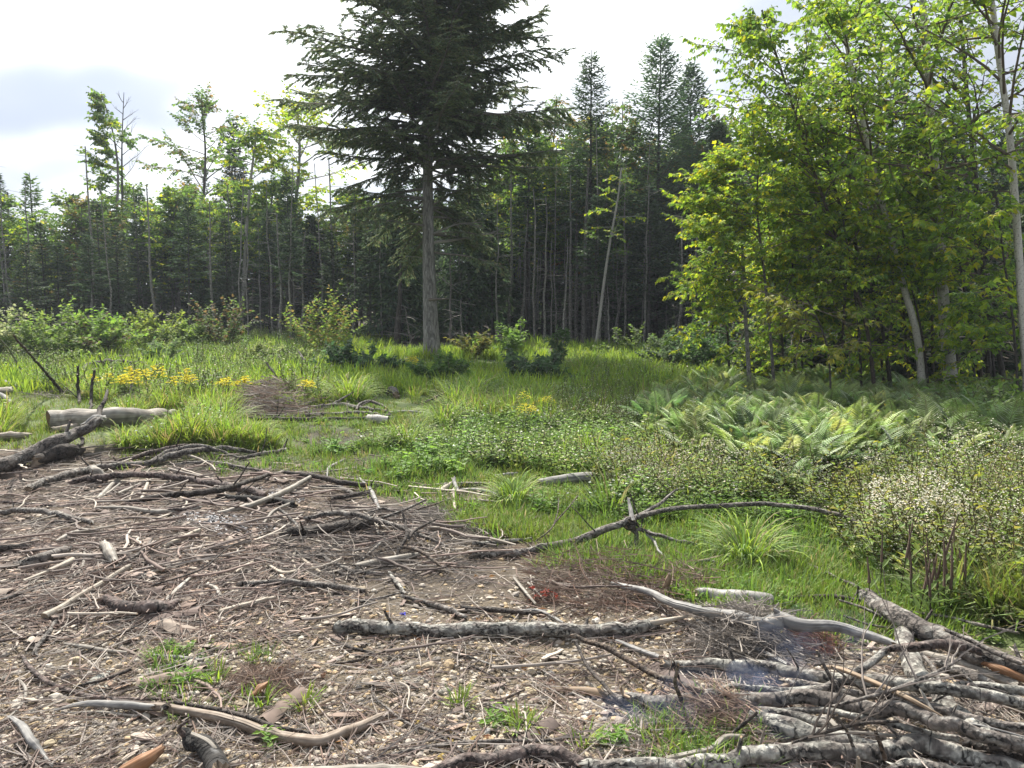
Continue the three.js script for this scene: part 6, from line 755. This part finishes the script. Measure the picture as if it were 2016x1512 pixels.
// ---- shrubs
{
  const shrub = (name, label, px, py, w, h, o) => {
    const P = ground(px, py), t = thing(name, label, 'shrub', P), D = -P.z, W = E(D, w), Hh = E(D, h), R = rand(px * 7 + py), wood = new MB(), lv = new MB(), n = o.stems ?? 14;
    for (let i = 0; i < n; i++) {
      const az = i * 2.4 + R(), e = mix(1.45, 0.5, Math.pow(R(), 0.8)), L = Hh * (0.75 + 0.35 * R()) * mix(1, 0.8, 1 - e / 1.45), d = unit(az, e); d.x *= W / Hh * 0.9; d.normalize();
      const st = wander(V((R() - 0.5) * W * 0.35, -0.03, (R() - 0.5) * W * 0.3), d, L, 6, R, { j: 0.3, lift: o.lift ?? -0.2 }); wood.tube(st, (s) => mix(0.009, 0.003, s), 4, { color: mul(BARK.brown, 0.8) });
      for (let k = 0; k < (o.twigs ?? 10); k++) { const s = mix(0.12, 1, (k + R()) / (o.twigs ?? 10)), hd = heading(st, s), tw = wander(along(st, s), hd.clone().add(V((R() - 0.5) * 2, (R() - 0.3) * 0.8, (R() - 0.5) * 2)).normalize(), Hh * (0.14 + 0.16 * R()), 3, R, { j: 0.4 }); wood.tube(tw, () => 0.003, 3, { color: mul(BARK.brown, 0.7) }); twigLeaves(lv, tw, R, { n: o.leaves ?? 8, size: o.size, pal: o.pal, droop: o.droop ?? 0.35, tilt: 1.2, shape: o.shape ?? 1, wide: o.wide ?? 0.4 }); }
    }
    wood.build('stems', M.twig, t); lv.build('leaves', M.leaf, t);
  };
  const sun1 = { pal: [[0.182, 0.275, 0.050], [0.140, 0.232, 0.050], [0.224, 0.304, 0.055]], size: 0.12, leaves: 8 };
  shrub('maple_shrub', 'young maple bush with yellow and bronze upper leaves before the dark wood', 640, 700, 130, 128, { pal: [[0.20, 0.31, 0.045], [0.26, 0.34, 0.05], [0.15, 0.25, 0.045], [0.30, 0.24, 0.06]], size: 0.11, shape: 2, stems: 16, twigs: 12, lift: 0.2 });
  shrub('raspberry_bush', 'low bluish-green raspberry patch in the shade before the tall trunk', 690, 735, 160, 62, { pal: [[0.084, 0.167, 0.066], [0.070, 0.145, 0.055], [0.105, 0.189, 0.072]], size: 0.12, stems: 26, twigs: 10, leaves: 8, droop: 0.5 });
  shrub('raspberry_bush', 'second part of the raspberry patch, nearer to the thick trunk', 760, 740, 90, 40, { pal: [[0.084, 0.160, 0.061], [0.070, 0.145, 0.055]], size: 0.11, stems: 16, droop: 0.5 });
  shrub('currant_bush', 'compact green bush right at the foot of the thick trunk', 868, 760, 80, 66, { pal: [[0.119, 0.217, 0.044], [0.098, 0.189, 0.044]], size: 0.12, stems: 14, shape: 2 });
  shrub('blackberry_bush', 'dark wide blackberry bush with one shoot rising on its far end', 1045, 760, 150, 75, { pal: [[0.063, 0.123, 0.050], [0.077, 0.145, 0.055], [0.098, 0.167, 0.066]], size: 0.11, stems: 26, twigs: 11, droop: 0.5 });
  shrub('maple_shrub', 'slim shoot with broad leaves sticking up behind the blackberry bush', 1095, 730, 40, 80, { pal: [[0.084, 0.145, 0.055]], size: 0.13, stems: 4, twigs: 7, lift: 0.4 });
  shrub('maple_shrub', 'leafy green shrub with a few yellowed leaves in front of the bare stems', 1000, 700, 70, 72, { pal: PAL.mid.map((c) => mul(c, 1.2)), size: 0.11, stems: 12 });
  shrub('maple_shrub', 'small yellowing shrub at the dark forest edge past the thick trunk', 935, 705, 46, 55, { pal: [[0.210, 0.203, 0.044], [0.126, 0.160, 0.033]], size: 0.13, stems: 6, shape: 2 });
  shrub('alder_bush', 'dark green rounded bush below the bent white birch', 1400, 735, 95, 105, { pal: [[0.070, 0.145, 0.039], [0.084, 0.174, 0.044]], size: 0.10, stems: 26, twigs: 12 });
  shrub('alder_bush', 'greyish leafy bush in the shade before the dark spruces', 1320, 725, 90, 75, { pal: [[0.098, 0.160, 0.066], [0.126, 0.189, 0.077]], size: 0.09, stems: 20 });
  shrub('maple_shrub', 'low overhanging leafy sprays beside the leaning white birch', 1255, 700, 90, 70, { pal: [[0.105, 0.174, 0.039], [0.140, 0.203, 0.039]], size: 0.11, stems: 9 });
  shrub('maple_shrub', 'bright yellow-green leaves at the foot of the front corner maple', 1470, 765, 85, 120, { pal: [[0.364, 0.435, 0.028], [0.280, 0.392, 0.033]], size: 0.085, stems: 9, twigs: 8, leaves: 6, lift: 0.1, shape: 2 });
  shrub('maple_shrub', 'green and reddish leafy bush behind the fern bank', 1640, 755, 150, 90, { pal: [[0.210, 0.304, 0.033], [0.266, 0.319, 0.033], [0.336, 0.145, 0.033], [0.168, 0.261, 0.033]], size: 0.085, stems: 20, twigs: 9 });
  shrub('maple_shrub', 'green leafy bush between the corner maple and the reddish bush', 1565, 755, 70, 80, { pal: [[0.238, 0.334, 0.033], [0.280, 0.362, 0.033]], size: 0.085, stems: 12, shape: 2 });
  shrub('birch_shrub', 'glossy heart-leaved shrub in front of the thick white birch', 1905, 850, 150, 120, { pal: [[0.126, 0.217, 0.039], [0.168, 0.261, 0.039], [0.098, 0.174, 0.039]], size: 0.075, stems: 14, twigs: 8, leaves: 6 });
  shrub('birch_shrub', 'leafy shrub at the very edge beside the tall ferns', 2010, 870, 100, 120, { pal: [[0.112, 0.203, 0.039], [0.154, 0.246, 0.039]], size: 0.08, stems: 12, twigs: 8, leaves: 6 });
  shrub('maple_shrub', 'yellow-leaved shrub corner beside the sedge and the big dark log', 2035, 1230, 110, 130, { pal: [[0.308, 0.377, 0.033], [0.238, 0.319, 0.033]], size: 0.06, stems: 9, twigs: 6, leaves: 6, shape: 2 });
  const L = [[120, 705, 90, 105, 'leafy shrub with a bright upright tip near the outer spruces', sun1], [190, 705, 90, 85, 'dense shrub with brownish inner leaves in the sunny row', { ...sun1, pal: [...sun1.pal, [0.10, 0.08, 0.04]] }], [215, 700, 50, 90, 'bright green pointed shrub in the middle of the sunny row', { ...sun1, pal: [[0.182, 0.334, 0.044], [0.224, 0.362, 0.044]] }], [60, 705, 80, 75, 'low shrub behind the leaning dead stick', sun1], [5, 700, 90, 95, 'whitish seeding shrub at the outer edge of the sunny row', { ...sun1, pal: [[0.238, 0.304, 0.099], [0.364, 0.392, 0.198]] }], [295, 690, 70, 85, 'yellow-tipped shrub before the leaning grey maple', { ...sun1, pal: [[0.238, 0.290, 0.044], [0.182, 0.261, 0.044]] }], [345, 690, 70, 65, 'glossy green shrub at the foot of the leaning maple', sun1], [385, 688, 70, 60, 'small green shrub beside the brushy leaning tree', sun1], [435, 690, 110, 95, 'dark leaning brushy shrub with arched bare twigs', { ...sun1, pal: [[0.098, 0.160, 0.039], [0.126, 0.189, 0.039], [0.168, 0.116, 0.044]] }], [510, 715, 130, 48, 'low pale flowering scrub in front of the dark forest gap', { ...sun1, pal: [[0.210, 0.275, 0.066], [0.280, 0.319, 0.110]], size: 0.08 }], [590, 725, 110, 45, 'low pale scrub between the maple bush and the dry brush', { ...sun1, pal: [[0.196, 0.261, 0.066], [0.252, 0.304, 0.099]], size: 0.08 }], [320, 715, 100, 50, 'glossy low scrub behind the dark curved log', { ...sun1, pal: [[0.126, 0.217, 0.066], [0.182, 0.261, 0.088]], size: 0.09 }], [150, 722, 110, 40, 'low sunny scrub beside the reddish grass', { ...sun1, size: 0.09 }]];
  for (const [px, py, w, h, label, o] of L) shrub('shrub', label, px, py, w, h, o);
}

// ---------------------------------------------------------------- litter, gravel and small finds
function pebbleGeo(seed, flat = 0.65, detail = 1) {
  const g = new THREE.IcosahedronGeometry(1, detail), p = g.attributes.position, c = [];
  for (let i = 0; i < p.count; i++) { const v = V(p.getX(i), p.getY(i), p.getZ(i)), k = 0.75 + 0.5 * fbm(v.x * 1.4 + seed, v.y * 1.4, v.z * 1.4, 2); p.setXYZ(i, v.x * k * 1.15, v.y * k * flat, v.z * k * 0.85); c.push(1, 1, 1); }
  g.setAttribute('color', new THREE.Float32BufferAttribute(c, 3)); g.deleteAttribute('normal'); return g;
}
function chipGeo(seed) {                                             // a bent splinter of wood or bark
  const R = rand(seed), m = new MB(), n = 3, w = 0.10 + 0.14 * R(), th = 0.02 + 0.03 * R(), rows = [];
  for (let i = 0; i <= n; i++) { const s = i / n, x = s - 0.5, y = 0.05 * Math.sin(s * 3.1) * (R() < 0.5 ? 1 : -0.3) + 0.02, ww = w * (i === 0 || i === n ? 0.25 + 0.5 * R() : 0.8 + 0.4 * R()), z = (R() - 0.5) * 0.08; const k = 0.8 + 0.4 * R(), c = [k, k, k]; rows.push([m.v(x, y + th, z - ww, c), m.v(x, y + th * 1.4, z, mul(c, 1.1)), m.v(x, y + th, z + ww, c), m.v(x, y - th, z + ww, mul(c, 0.8)), m.v(x, y - th, z - ww, mul(c, 0.8))]); }
  for (let i = 0; i < n; i++) for (let k = 0; k < 5; k++) { const a = rows[i][k], b = rows[i][(k + 1) % 5], c = rows[i + 1][k], d = rows[i + 1][(k + 1) % 5]; m.t(a, b, c); m.t(b, d, c); }
  for (const [r, f] of [[rows[0], 1], [rows[n], 0]]) for (let k = 1; k < 4; k++) f ? m.t(r[0], r[k + 1], r[k]) : m.t(r[0], r[k], r[k + 1]);
  return m.geo();
}
function twigGeo(seed, forks) {
  const R = rand(seed), m = new MB(), p = wander(V(-0.5, 0.012, 0), unit(0, 0.05), 1, 6, R, { j: 0.35 }); for (const q of p) q.y = 0.012 + Math.abs(q.y) * 0.25;
  m.tube(p, (s) => mix(0.011, 0.004, s), 4, { color: (s) => mul([1, 1, 1], 0.8 + 0.4 * R()) });
  for (let k = 0; k < forks; k++) { const s = 0.2 + 0.6 * R(), h = heading(p, s), b = wander(along(p, s), h.add(V(0, 0.15 * R(), (k % 2 ? 1 : -1) * (0.5 + 0.5 * R()))).normalize(), 0.25 + 0.25 * R(), 4, R, { j: 0.4 }); m.tube(b, (q) => mix(0.006, 0.002, q), 3, { color: [0.9, 0.9, 0.9] }); }
  return m.geo();
}
{
  const soilOnly = (x, z) => bare(x, z), R0 = rand(3);
  const tone = (list, R, j = 0.3) => { const c = list[Math.floor(R() * list.length)], k = 1 - j + 2 * j * R(); return mul(c, k); };
  const STONE = [[0.279, 0.230, 0.164], [0.328, 0.287, 0.230], [0.230, 0.205, 0.180], [0.377, 0.344, 0.295], [0.197, 0.164, 0.131], [0.295, 0.221, 0.131]], CHIP = [[0.254, 0.213, 0.180], [0.197, 0.156, 0.135], [0.139, 0.102, 0.086], [0.328, 0.287, 0.238], [0.221, 0.164, 0.131], [0.131, 0.098, 0.082], [0.213, 0.148, 0.107]], TWIG = [[0.180, 0.139, 0.123], [0.246, 0.213, 0.189], [0.115, 0.086, 0.074], [0.312, 0.279, 0.246], [0.148, 0.102, 0.082]];
  const litterHere = (px, py) => clamp(step(760, 420, px) * step(1290, 1170, py) + 0.05 + 0.35 * step(1130, 1010, py) * step(1000, 700, px));
  const gravelHere = (px, py) => clamp(step(1120, 1240, py) + 0.25);
  const big = new THREE.Group(); big.name = 'gravel'; scene.add(big); tag(big, 'tan and grey gravel strewn over the bare soil', 'gravel', null, 'stuff');
  for (let k = 0; k < 4; k++) tag(instanced('pebbles', pebbleGeo(k * 3.7 + 1, [0.6, 0.75, 0.5, 0.35][k], k === 1 ? 1 : 0), M.twig, scatter(k === 1 ? 3600 : 7000, 1000 + k, [-150, 1090, 2150, 1620], (x, z, px, py) => soilOnly(x, z) * gravelHere(px, py), (P, R) => { const s = 0.004 + 0.014 * Math.pow(R(), 2.6) + (R() < 0.015 ? 0.012 : 0); P.y += s * 0.15; return [P, R() * 6.28, (R() - 0.5) * 0.6, (R() - 0.5) * 0.6, s, tone(STONE, R)]; }), big), null, null, null, 'stuff');
  const far = new THREE.Group(); far.name = 'wood_chips'; scene.add(far); tag(far, 'litter of weathered bark chips and wood splinters covering the soil', 'wood chips', null, 'stuff');
  for (let k = 0; k < 7; k++) tag(instanced('chips', chipGeo(1100 + k), M.twig, scatter(1800, 1110 + k, [-200, 900, 2100, 1560], (x, z, px, py) => soilOnly(x, z) * litterHere(px, py), (P, R, px, py) => { const s = 0.014 + 0.060 * Math.pow(R(), 2.4) + (R() < 0.02 ? 0.07 : 0); P.y += 0.004 + 0.012 * R(); const lined = (R() - 0.5) * 1.6 + (px < 600 ? 0.5 : 0); return [P, R() < 0.65 ? lined : R() * 6.28, (R() - 0.5) * 0.5, (R() - 0.5) * 0.4, V(s * 1.15, s * 0.7, s * (0.45 + 0.6 * R())), tone(CHIP, R)]; }), far), null, null, null, 'stuff');
  const tw = new THREE.Group(); tw.name = 'twig_litter'; scene.add(tw); tag(tw, 'countless small dead twigs scattered over the bare soil', 'twigs', null, 'stuff');
  for (let k = 0; k < 8; k++) tag(instanced('twigs', twigGeo(1200 + k, k % 4), M.twig, scatter(700, 1210 + k, [-200, 895, 2100, 1560], (x, z, px, py) => soilOnly(x, z) * clamp(litterHere(px, py) * 0.8 + 0.16), (P, R) => { const s = 0.10 + 0.40 * Math.pow(R(), 1.8); P.y += 0.004 + 0.02 * R(); return [P, R() * 6.28, (R() - 0.5) * 0.10, (R() - 0.5) * 0.12, V(s, Math.min(s, 0.25) * (0.8 + 0.4 * R()), Math.min(s, 0.3)), tone(TWIG, R)]; }), tw), null, null, null, 'stuff');
  // thicker broken sticks lying everywhere in the slash, bent and of many lengths
  const sk = new THREE.Group(); sk.name = 'stick_litter'; scene.add(sk); tag(sk, 'broken dead sticks of all lengths lying crosswise over the soil', 'sticks', null, 'stuff');
  for (let k = 0; k < 8; k++) { const R = rand(1500 + k), m = new MB(), p = wander(V(-0.5, 0.02, 0), unit(0, 0.02), 1, 9, R, { j: 0.40 + 0.05 * k }); for (const q of p) q.y = 0.02 + Math.abs(q.y) * 0.3; m.tube(p, (s) => mix(0.020, 0.011, s), 7, { color: (s, a, q) => mul([1, 1, 1], 0.55 + 0.9 * fbm(q.x * 14, q.y * 30 + a, q.z * 14 + k, 3)), start: 'broken', end: 'broken', core: [1.3, 1.1, 0.9], bump: (s, a) => 0.85 + 0.3 * noise(s * 12, a, k) }); if (k % 2) { const b = wander(along(p, 0.5), heading(p, 0.5).add(V(0, 0.1, 0.7)).normalize(), 0.3, 5, R, { j: 0.3 }); m.tube(b, (s) => mix(0.010, 0.005, s), 6, { color: [0.9, 0.9, 0.9], end: 'broken', core: [1.2, 1, 0.8] }); }
    const where = (x, z, px, py) => soilOnly(x, z) * clamp(0.02 + 0.85 * step(1170, 1060, py) * step(1040, 880, px) * step(60, 350, px + (1150 - py)) + 0.16 * step(620, 400, px) * step(1290, 1180, py));
    tag(instanced('sticks', m.geo(true), M.twig, scatter(34, 1510 + k, [-200, 890, 1900, 1400], where, (P, R) => { const s = 0.22 + 0.7 * Math.pow(R(), 1.8) * (P.z > -5 ? 0.6 : 1); P.y += 0.006 + 0.03 * R(); const yaw = R() < 0.6 ? (R() - 0.5) * 1.5 : R() * 6.28; return [P, yaw, (R() - 0.5) * 0.08, (R() - 0.5) * 0.10, V(s, mix(s, 0.4, 0.55) * (0.6 + 0.6 * R()), mix(s, 0.4, 0.55) * (0.7 + 0.5 * R())), tone([[0.17, 0.14, 0.125], [0.25, 0.22, 0.195], [0.11, 0.085, 0.075], [0.36, 0.32, 0.27], [0.20, 0.15, 0.13]], R)]; }), sk), null, null, null, 'stuff'); }
  // twigs inside the burnt tangle and the log pile, denser
  const heap = (name, label, n, seed, box, hMax, sMin, sMax, tones, chance = () => 1) => { const g = new THREE.Group(); g.name = numbered(name); scene.add(g); tag(g, label, 'brush', null, 'stuff'); for (let k = 0; k < 4; k++) tag(instanced('twigs', twigGeo(1300 + seed + k, 2 + k), M.twig, scatter(n, 1310 + seed + k, box, chance, (P, R, px, py) => { const u = (px - box[0]) / (box[2] - box[0]) * 2 - 1, v = (py - box[1]) / (box[3] - box[1]) * 2 - 1, e = Math.max(0, 1 - u * u) * Math.max(0, 1 - v * v); P.y += hMax * e * R(); const s = mix(sMin, sMax, R()); return [P, R() * 6.28, (R() - 0.5) * 0.7 * e, (R() - 0.5) * 0.9 * e, V(s, s, s * 0.9), tone(tones, R)]; }), g), null, null, null, 'stuff'); };
  const DRY = [[0.20, 0.135, 0.10], [0.15, 0.10, 0.075], [0.25, 0.19, 0.15]], GREY = [[0.28, 0.25, 0.22], [0.20, 0.175, 0.155], [0.14, 0.12, 0.10]];
  heap('brush_heap', 'brown brushwood mass of dry twigs in front of the long dark branch', 150, 1, [1040, 1080, 1340, 1210], 0.13, 0.10, 0.30, [[0.13, 0.075, 0.052], [0.10, 0.065, 0.05], [0.16, 0.12, 0.095]]);
  heap('brush_heap', 'tangle of charred and grey twigs in the burnt middle of the soil', 120, 11, [520, 1000, 960, 1150], 0.08, 0.15, 0.45, [...GREY, [0.06, 0.05, 0.045]]);
  heap('brush_heap', 'nest of fine dead grey twigs over the silvery pole in the log pile', 150, 21, [1380, 1210, 1560, 1310], 0.16, 0.14, 0.36, GREY);
  heap('brush_heap', 'brown bundle of fine twigs under the smoking log', 80, 31, [1330, 1385, 1500, 1450], 0.10, 0.12, 0.30, DRY);
  heap('brush_heap', 'dry brush heap with brown leaves in the sunny grass', 170, 41, [455, 760, 620, 825], 0.36, 0.3, 0.8, [...DRY, ...GREY]);
  heap('brush_heap', 'fine dark twigs heaped beside the orange wood chip', 60, 51, [440, 1320, 600, 1370], 0.04, 0.08, 0.22, DRY);
  heap('brush_heap', 'low pile of grey sticks at the outer grass behind the leaning stick', 40, 61, [60, 755, 260, 785], 0.1, 0.3, 0.8, GREY);
  heap('brush_heap', 'reddish needle twigs burnt at the silver-grey pole', 60, 71, [1540, 1240, 1640, 1290], 0.10, 0.10, 0.22, [[0.19, 0.085, 0.06], [0.14, 0.075, 0.055]]);
  heap('brush_heap', 'twiggy dead wood behind the short birch log', 60, 81, [1300, 1110, 1420, 1170], 0.10, 0.12, 0.34, DRY);
  heap('brush_heap', 'grey dead twigs caught between the crossing logs of the pile', 26, 91, [1540, 1300, 2040, 1480], 0.10, 0.14, 0.36, GREY);
  // single stones large enough to pick out
  const stones = [[152, 1301, 11, 12, 'upright pale rounded stone beside the curved purplish branch', 0], [136, 1379, 13, 9, 'yellowish stone above the split branch', 0], [378, 1308, 17, 10, 'broad greenish stone by the flat grey slat', 1], [408, 1377, 11, 9, 'light stone between the slat and the split branch', 0], [96, 1464, 13, 9, 'tan stone beside the grey club-shaped stick', 0], [172, 1241, 14, 7, 'flat-topped stone pair under the peeled pole, the upper', 1], [165, 1253, 10, 6, 'flat-topped stone pair under the peeled pole, the lower', 0], [132, 1331, 9, 8, 'small grey stone near the upright pale one', 2], [120, 1425, 12, 8, 'brownish stone half sunk in the soil', 3], [246, 1502, 10, 7, 'yellowish stone next to the orange split wood', 0], [876, 1360, 14, 9, 'large pale stone on the gravel above the leafy sprouts', 1], [945, 1277, 9, 9, 'cream stone, first of two side by side below the lichen-spotted log', 0], [966, 1278, 9, 8, 'cream stone, second of two side by side below the lichen-spotted log', 0], [1082, 1326, 10, 7, 'round whitish stone on the lighter gravel', 4], [1072, 1320, 6, 6, 'small grey stone touching the round whitish one', 1], [1045, 1360, 13, 7, 'tan stone by the pale split tip of the smoking log', 0], [1188, 1302, 9, 7, 'pale stone under the slanting brown limb', 4], [1176, 1222, 9, 7, 'white stone behind the lichen-spotted log', 4], [1170, 1223, 6, 7, 'narrow white stone behind the lichen-spotted log', 4], [1226, 1164, 9, 8, 'yellowish stone beside the end of the silver-grey pole', 0], [960, 1440, 9, 7, 'grey stone between the bright sprouts', 2], [270, 1463, 10, 6, 'pale stone in front of the split branch', 4], [690, 1335, 8, 6, 'pale stone on the gravel in the middle', 4], [990, 1350, 9, 6, 'pale stone close to the crossing sticks', 1], [1275, 1262, 6, 5, 'yellow stone in the shadow behind the pale billet', 0], [728, 1493, 11, 7, 'grey flat stone at the bottom edge', 2], [12, 1208, 14, 8, 'grey slab of stone at the outer edge', 2]];
  const SC = [[0.42, 0.35, 0.23], [0.36, 0.34, 0.28], [0.24, 0.235, 0.23], [0.27, 0.21, 0.15], [0.52, 0.48, 0.42]];
  stones.forEach(([px, py, w, h, label, c], i) => { const P = ground(px, py + h * 0.4), d = -P.z / cT, g = pebbleGeo(i * 1.9 + 20, 0.8, 3); const col = g.attributes.color; for (let k = 0; k < col.count; k++) { const q = g.attributes.position, n = fbm(q.getX(k) * 3 + i, q.getY(k) * 3, q.getZ(k) * 3, 4), z = mul(SC[c], 0.6 + 0.8 * n); col.setXYZ(k, z[0], z[1], z[2]); } const m = put('stone', g, M.stone); m.position.copy(P).add(V(0, E(d, h) * 0.35, 0)); m.scale.set(E(d, w), E(d, h), E(d, w) * 0.8); m.rotation.y = i; tag(m, label, 'stone'); });
  const slate = (px, py, w, label, turn) => { const P = ground(px, py), d = -P.z / cT, s = new THREE.Shape(); [[-1, -0.2], [-0.2, 0.55], [0.9, 0.75], [1, 0.5], [0.3, -0.3], [-0.6, -0.55]].forEach(([x, y], i) => i ? s.lineTo(x, y) : s.moveTo(x, y)); const g = new THREE.ExtrudeGeometry(s, { depth: 0.12, bevelEnabled: true, bevelSize: 0.05, bevelThickness: 0.04, bevelSegments: 1 }); const c = []; for (let i = 0; i < g.attributes.position.count; i++) { const k = 0.8 + 0.4 * h3(i, 3, 7); c.push(0.27 * k, 0.28 * k, 0.25 * k); } g.setAttribute('color', new THREE.Float32BufferAttribute(c, 3)); g.rotateX(-Math.PI / 2); const m = put('slate', g, M.stone); m.position.copy(P); m.scale.setScalar(E(d, w) / 2); m.rotation.set(0.15, turn, 0.1); tag(m, label, 'stone'); };
  slate(190, 1342, 52, 'flat grey slate behind the black slat', 0.5); slate(204, 1354, 42, 'flat grey slate in front of the black slat', 0.4); slate(55, 1216, 44, 'greenish slate beside the thick peeled pole', 0.2); slate(378, 1302, 30, 'flat stone tilted on the broad greenish one', 0.2);
  // orange splits, blue scrap, leaves
  F('wood_wedge', 'freshly split orange wedge of wood at the bottom edge', 'wood', 'rust', [[240, 1522, 22, 0.02], [280, 1500, 30, 0.03], [318, 1474, 12, 0.05]]); F('wood_wedge', 'small orange chip of wood on the twigs', 'wood', 'rust', [[499, 1368, 9, 0.01], [512, 1356, 14, 0.02], [527, 1344, 5, 0.04]]); F('wood_wedge', 'rust-brown splinter standing in the twigs behind the birch log', 'wood', 'tan', [[1312, 1152, 12, 0.02], [1316, 1140, 12, 0.06], [1318, 1130, 5, 0.1]]);
  { const P = ground(793, 1212), s = new MB(), R = rand(8), rows = []; for (let j = 0; j < 5; j++) for (let i = 0; i < 5; i++) rows.push(s.v((i - 2) * 0.007, 0.004 + 0.014 * R(), (j - 2) * 0.006, [0.04, 0.05, 0.5], i, j)); for (let j = 0; j < 4; j++) for (let i = 0; i < 4; i++) { const a = j * 5 + i; s.t(a, a + 5, a + 1); s.t(a + 1, a + 5, a + 6); } const m = s.build('plastic_scrap', std({ roughness: 0.3, side: THREE.DoubleSide })); m.position.copy(P); tag(m, 'crumpled bright blue plastic scrap in the litter above the lichen-spotted log', 'scrap'); }
  { const P = ground(1076, 1182), m = new MB(), R = rand(12); for (let i = 0; i < 16; i++) { const d = unit(R() * 6.283, 0.6 * R()), n = unit(R() * 6.283, 1.0); n.addScaledVector(d, -n.dot(d)).normalize(); m.leaf(V((R() - 0.5) * 0.13, 0.015 + 0.05 * R(), (R() - 0.5) * 0.08), d, n, 0.028 + 0.02 * R(), 0.012, mul([0.36, 0.045, 0.02], 0.6 + 0.7 * R()), 2); } const o = m.build('leaf_sprig', M.leaf); o.position.copy(P); tag(o, 'sprig of bright red leaves on the brown brushwood', 'leaves'); }
  { const R = rand(15), m = new MB(); for (let i = 0; i < 90; i++) { const px = 560 + R() * 1000, py = 930 + R() * 560, P = ground(px, py, 0.012); if (bare(P.x, P.z) < 0.5) continue; const d = unit(R() * 6.283, 0.2), n = unit(R() * 6.283, 1.1); n.addScaledVector(d, -n.dot(d)).normalize(); m.leaf(P, d, n, 0.03 + 0.03 * R(), 0.014, pick([[0.30, 0.15, 0.04], [0.36, 0.26, 0.05], [0.20, 0.10, 0.05]], R), 2); } tag(m.build('fallen_leaves', M.leaf), 'single fallen brown and yellow leaves strewn on the soil', 'leaves', null, 'stuff'); }
  // pale ash where the fire was: flakes and crumbs, thickest in the middle
  const ash = []; { const R = rand(19); for (const [cx, cy, w, h, n] of [[410, 1022, 60, 12, 420], [545, 975, 60, 16, 520], [470, 1040, 70, 14, 200]]) for (let i = 0; i < n; i++) { const a = R() * 6.283, q = Math.pow(R(), 0.8) * 1.2, P = ground(cx + Math.cos(a) * w * q, cy + Math.sin(a) * h * q); P.y += 0.006 + 0.012 * R() * (1.2 - q); const s = 0.006 + 0.016 * R() * R(), k = 0.25 + 0.35 * R(); ash.push([P, R() * 6.28, R(), R(), V(s, s * 0.5, s), R() < 0.25 ? [0.02, 0.02, 0.02] : [k, k, k * 1.03]]); } }
  tag(instanced('ash', pebbleGeo(77, 0.6, 0), M.twig, ash), 'grey-white ash flakes left on the soil by a small fire', 'ash', null, 'stuff');
  // bark slabs and plates in the litter
  const slabs = new THREE.Group(); slabs.name = 'bark_litter'; scene.add(slabs); tag(slabs, 'curled plates of dead bark lying in the litter', 'bark', null, 'stuff');
  for (let k = 0; k < 4; k++) { const R = rand(1600 + k), m = new MB(), nx = 7, nz = 4; for (let j = 0; j <= nz; j++) for (let i = 0; i <= nx; i++) { const u = i / nx - 0.5, v = j / nz - 0.5, ed = 1 + 0.35 * (noise(i * 1.3, j * 1.3, k) - 0.5), c = 0.6 + 0.8 * noise(i * 0.9, j * 2.5, k + 9); m.v(u * ed, 0.05 + 0.10 * Math.cos(v * 3) - 0.04 * noise(i, j, k), v * 0.36 * ed, [c, c, c]); } for (let j = 0; j < nz; j++) for (let i = 0; i < nx; i++) { const a = j * (nx + 1) + i, b = a + nx + 1; m.t(a, b, a + 1); m.t(a + 1, b, b + 1); }
    tag(instanced('plates', m.geo(true), M.barkPlate, scatter(44, 1610 + k, [-200, 915, 1500, 1500], (x, z, px, py) => soilOnly(x, z) * litterHere(px, py), (P, R) => { const s = 0.06 + 0.20 * Math.pow(R(), 1.5); P.y += 0.004; return [P, (R() - 0.5) * 2.4, (R() - 0.5) * 0.3, (R() - 0.5) * 0.25, V(s, s * 0.8, s * (0.6 + 0.5 * R())), tone([[0.15, 0.11, 0.09], [0.22, 0.17, 0.14], [0.10, 0.075, 0.065], [0.28, 0.23, 0.19]], R)]; }), slabs), null, null, null, 'stuff'); }
}

// ---------------------------------------------------------------- thin smoke drifting from the smouldering pile
{
  const puff = new THREE.MeshStandardMaterial({ color: new THREE.Color().setRGB(0.45, 0.58, 0.95), transparent: true, opacity: 0.008, roughness: 1, depthWrite: false }), g = new THREE.Group(), R = rand(71); puff.name = 'smoke'; g.name = 'smoke'; scene.add(g); tag(g, 'thin bluish smoke drifting low over the log pile', 'smoke', null, 'stuff');
  const q = new THREE.SphereGeometry(1, 30, 18), p = q.attributes.position; for (let i = 0; i < p.count; i++) { const v = V(p.getX(i), p.getY(i), p.getZ(i)), m = 0.75 + 0.5 * fbm(v.x * 1.1 + 7, v.y * 1.1, v.z * 1.1, 2); p.setXYZ(i, v.x * m, v.y * m, v.z * m); } q.computeVertexNormals();
  for (const [px, py, w, h, lift] of [[1590, 1255, 200, 90, 0.10], [1340, 1388, 220, 60, 0.06], [1460, 1335, 240, 60, 0.08]]) for (let r = 0; r < 8; r++) { const gx = (R() + R() + R() - 1.5) * 0.6, gy = (R() + R() - 1) * 0.5, P = ground(px + gx * w, py + gy * h, lift), d = -P.z, o = put('wisp', q, puff, g), k = 0.18 + 0.22 * R(); o.position.copy(P); o.rotation.y = R() * 6; o.scale.set(E(d, w) * k, E(d, h) * k, E(d, w) * k * 0.5); o.castShadow = false; tag(o, null, null, null, 'stuff'); }
}
renderer.render(scene, camera);
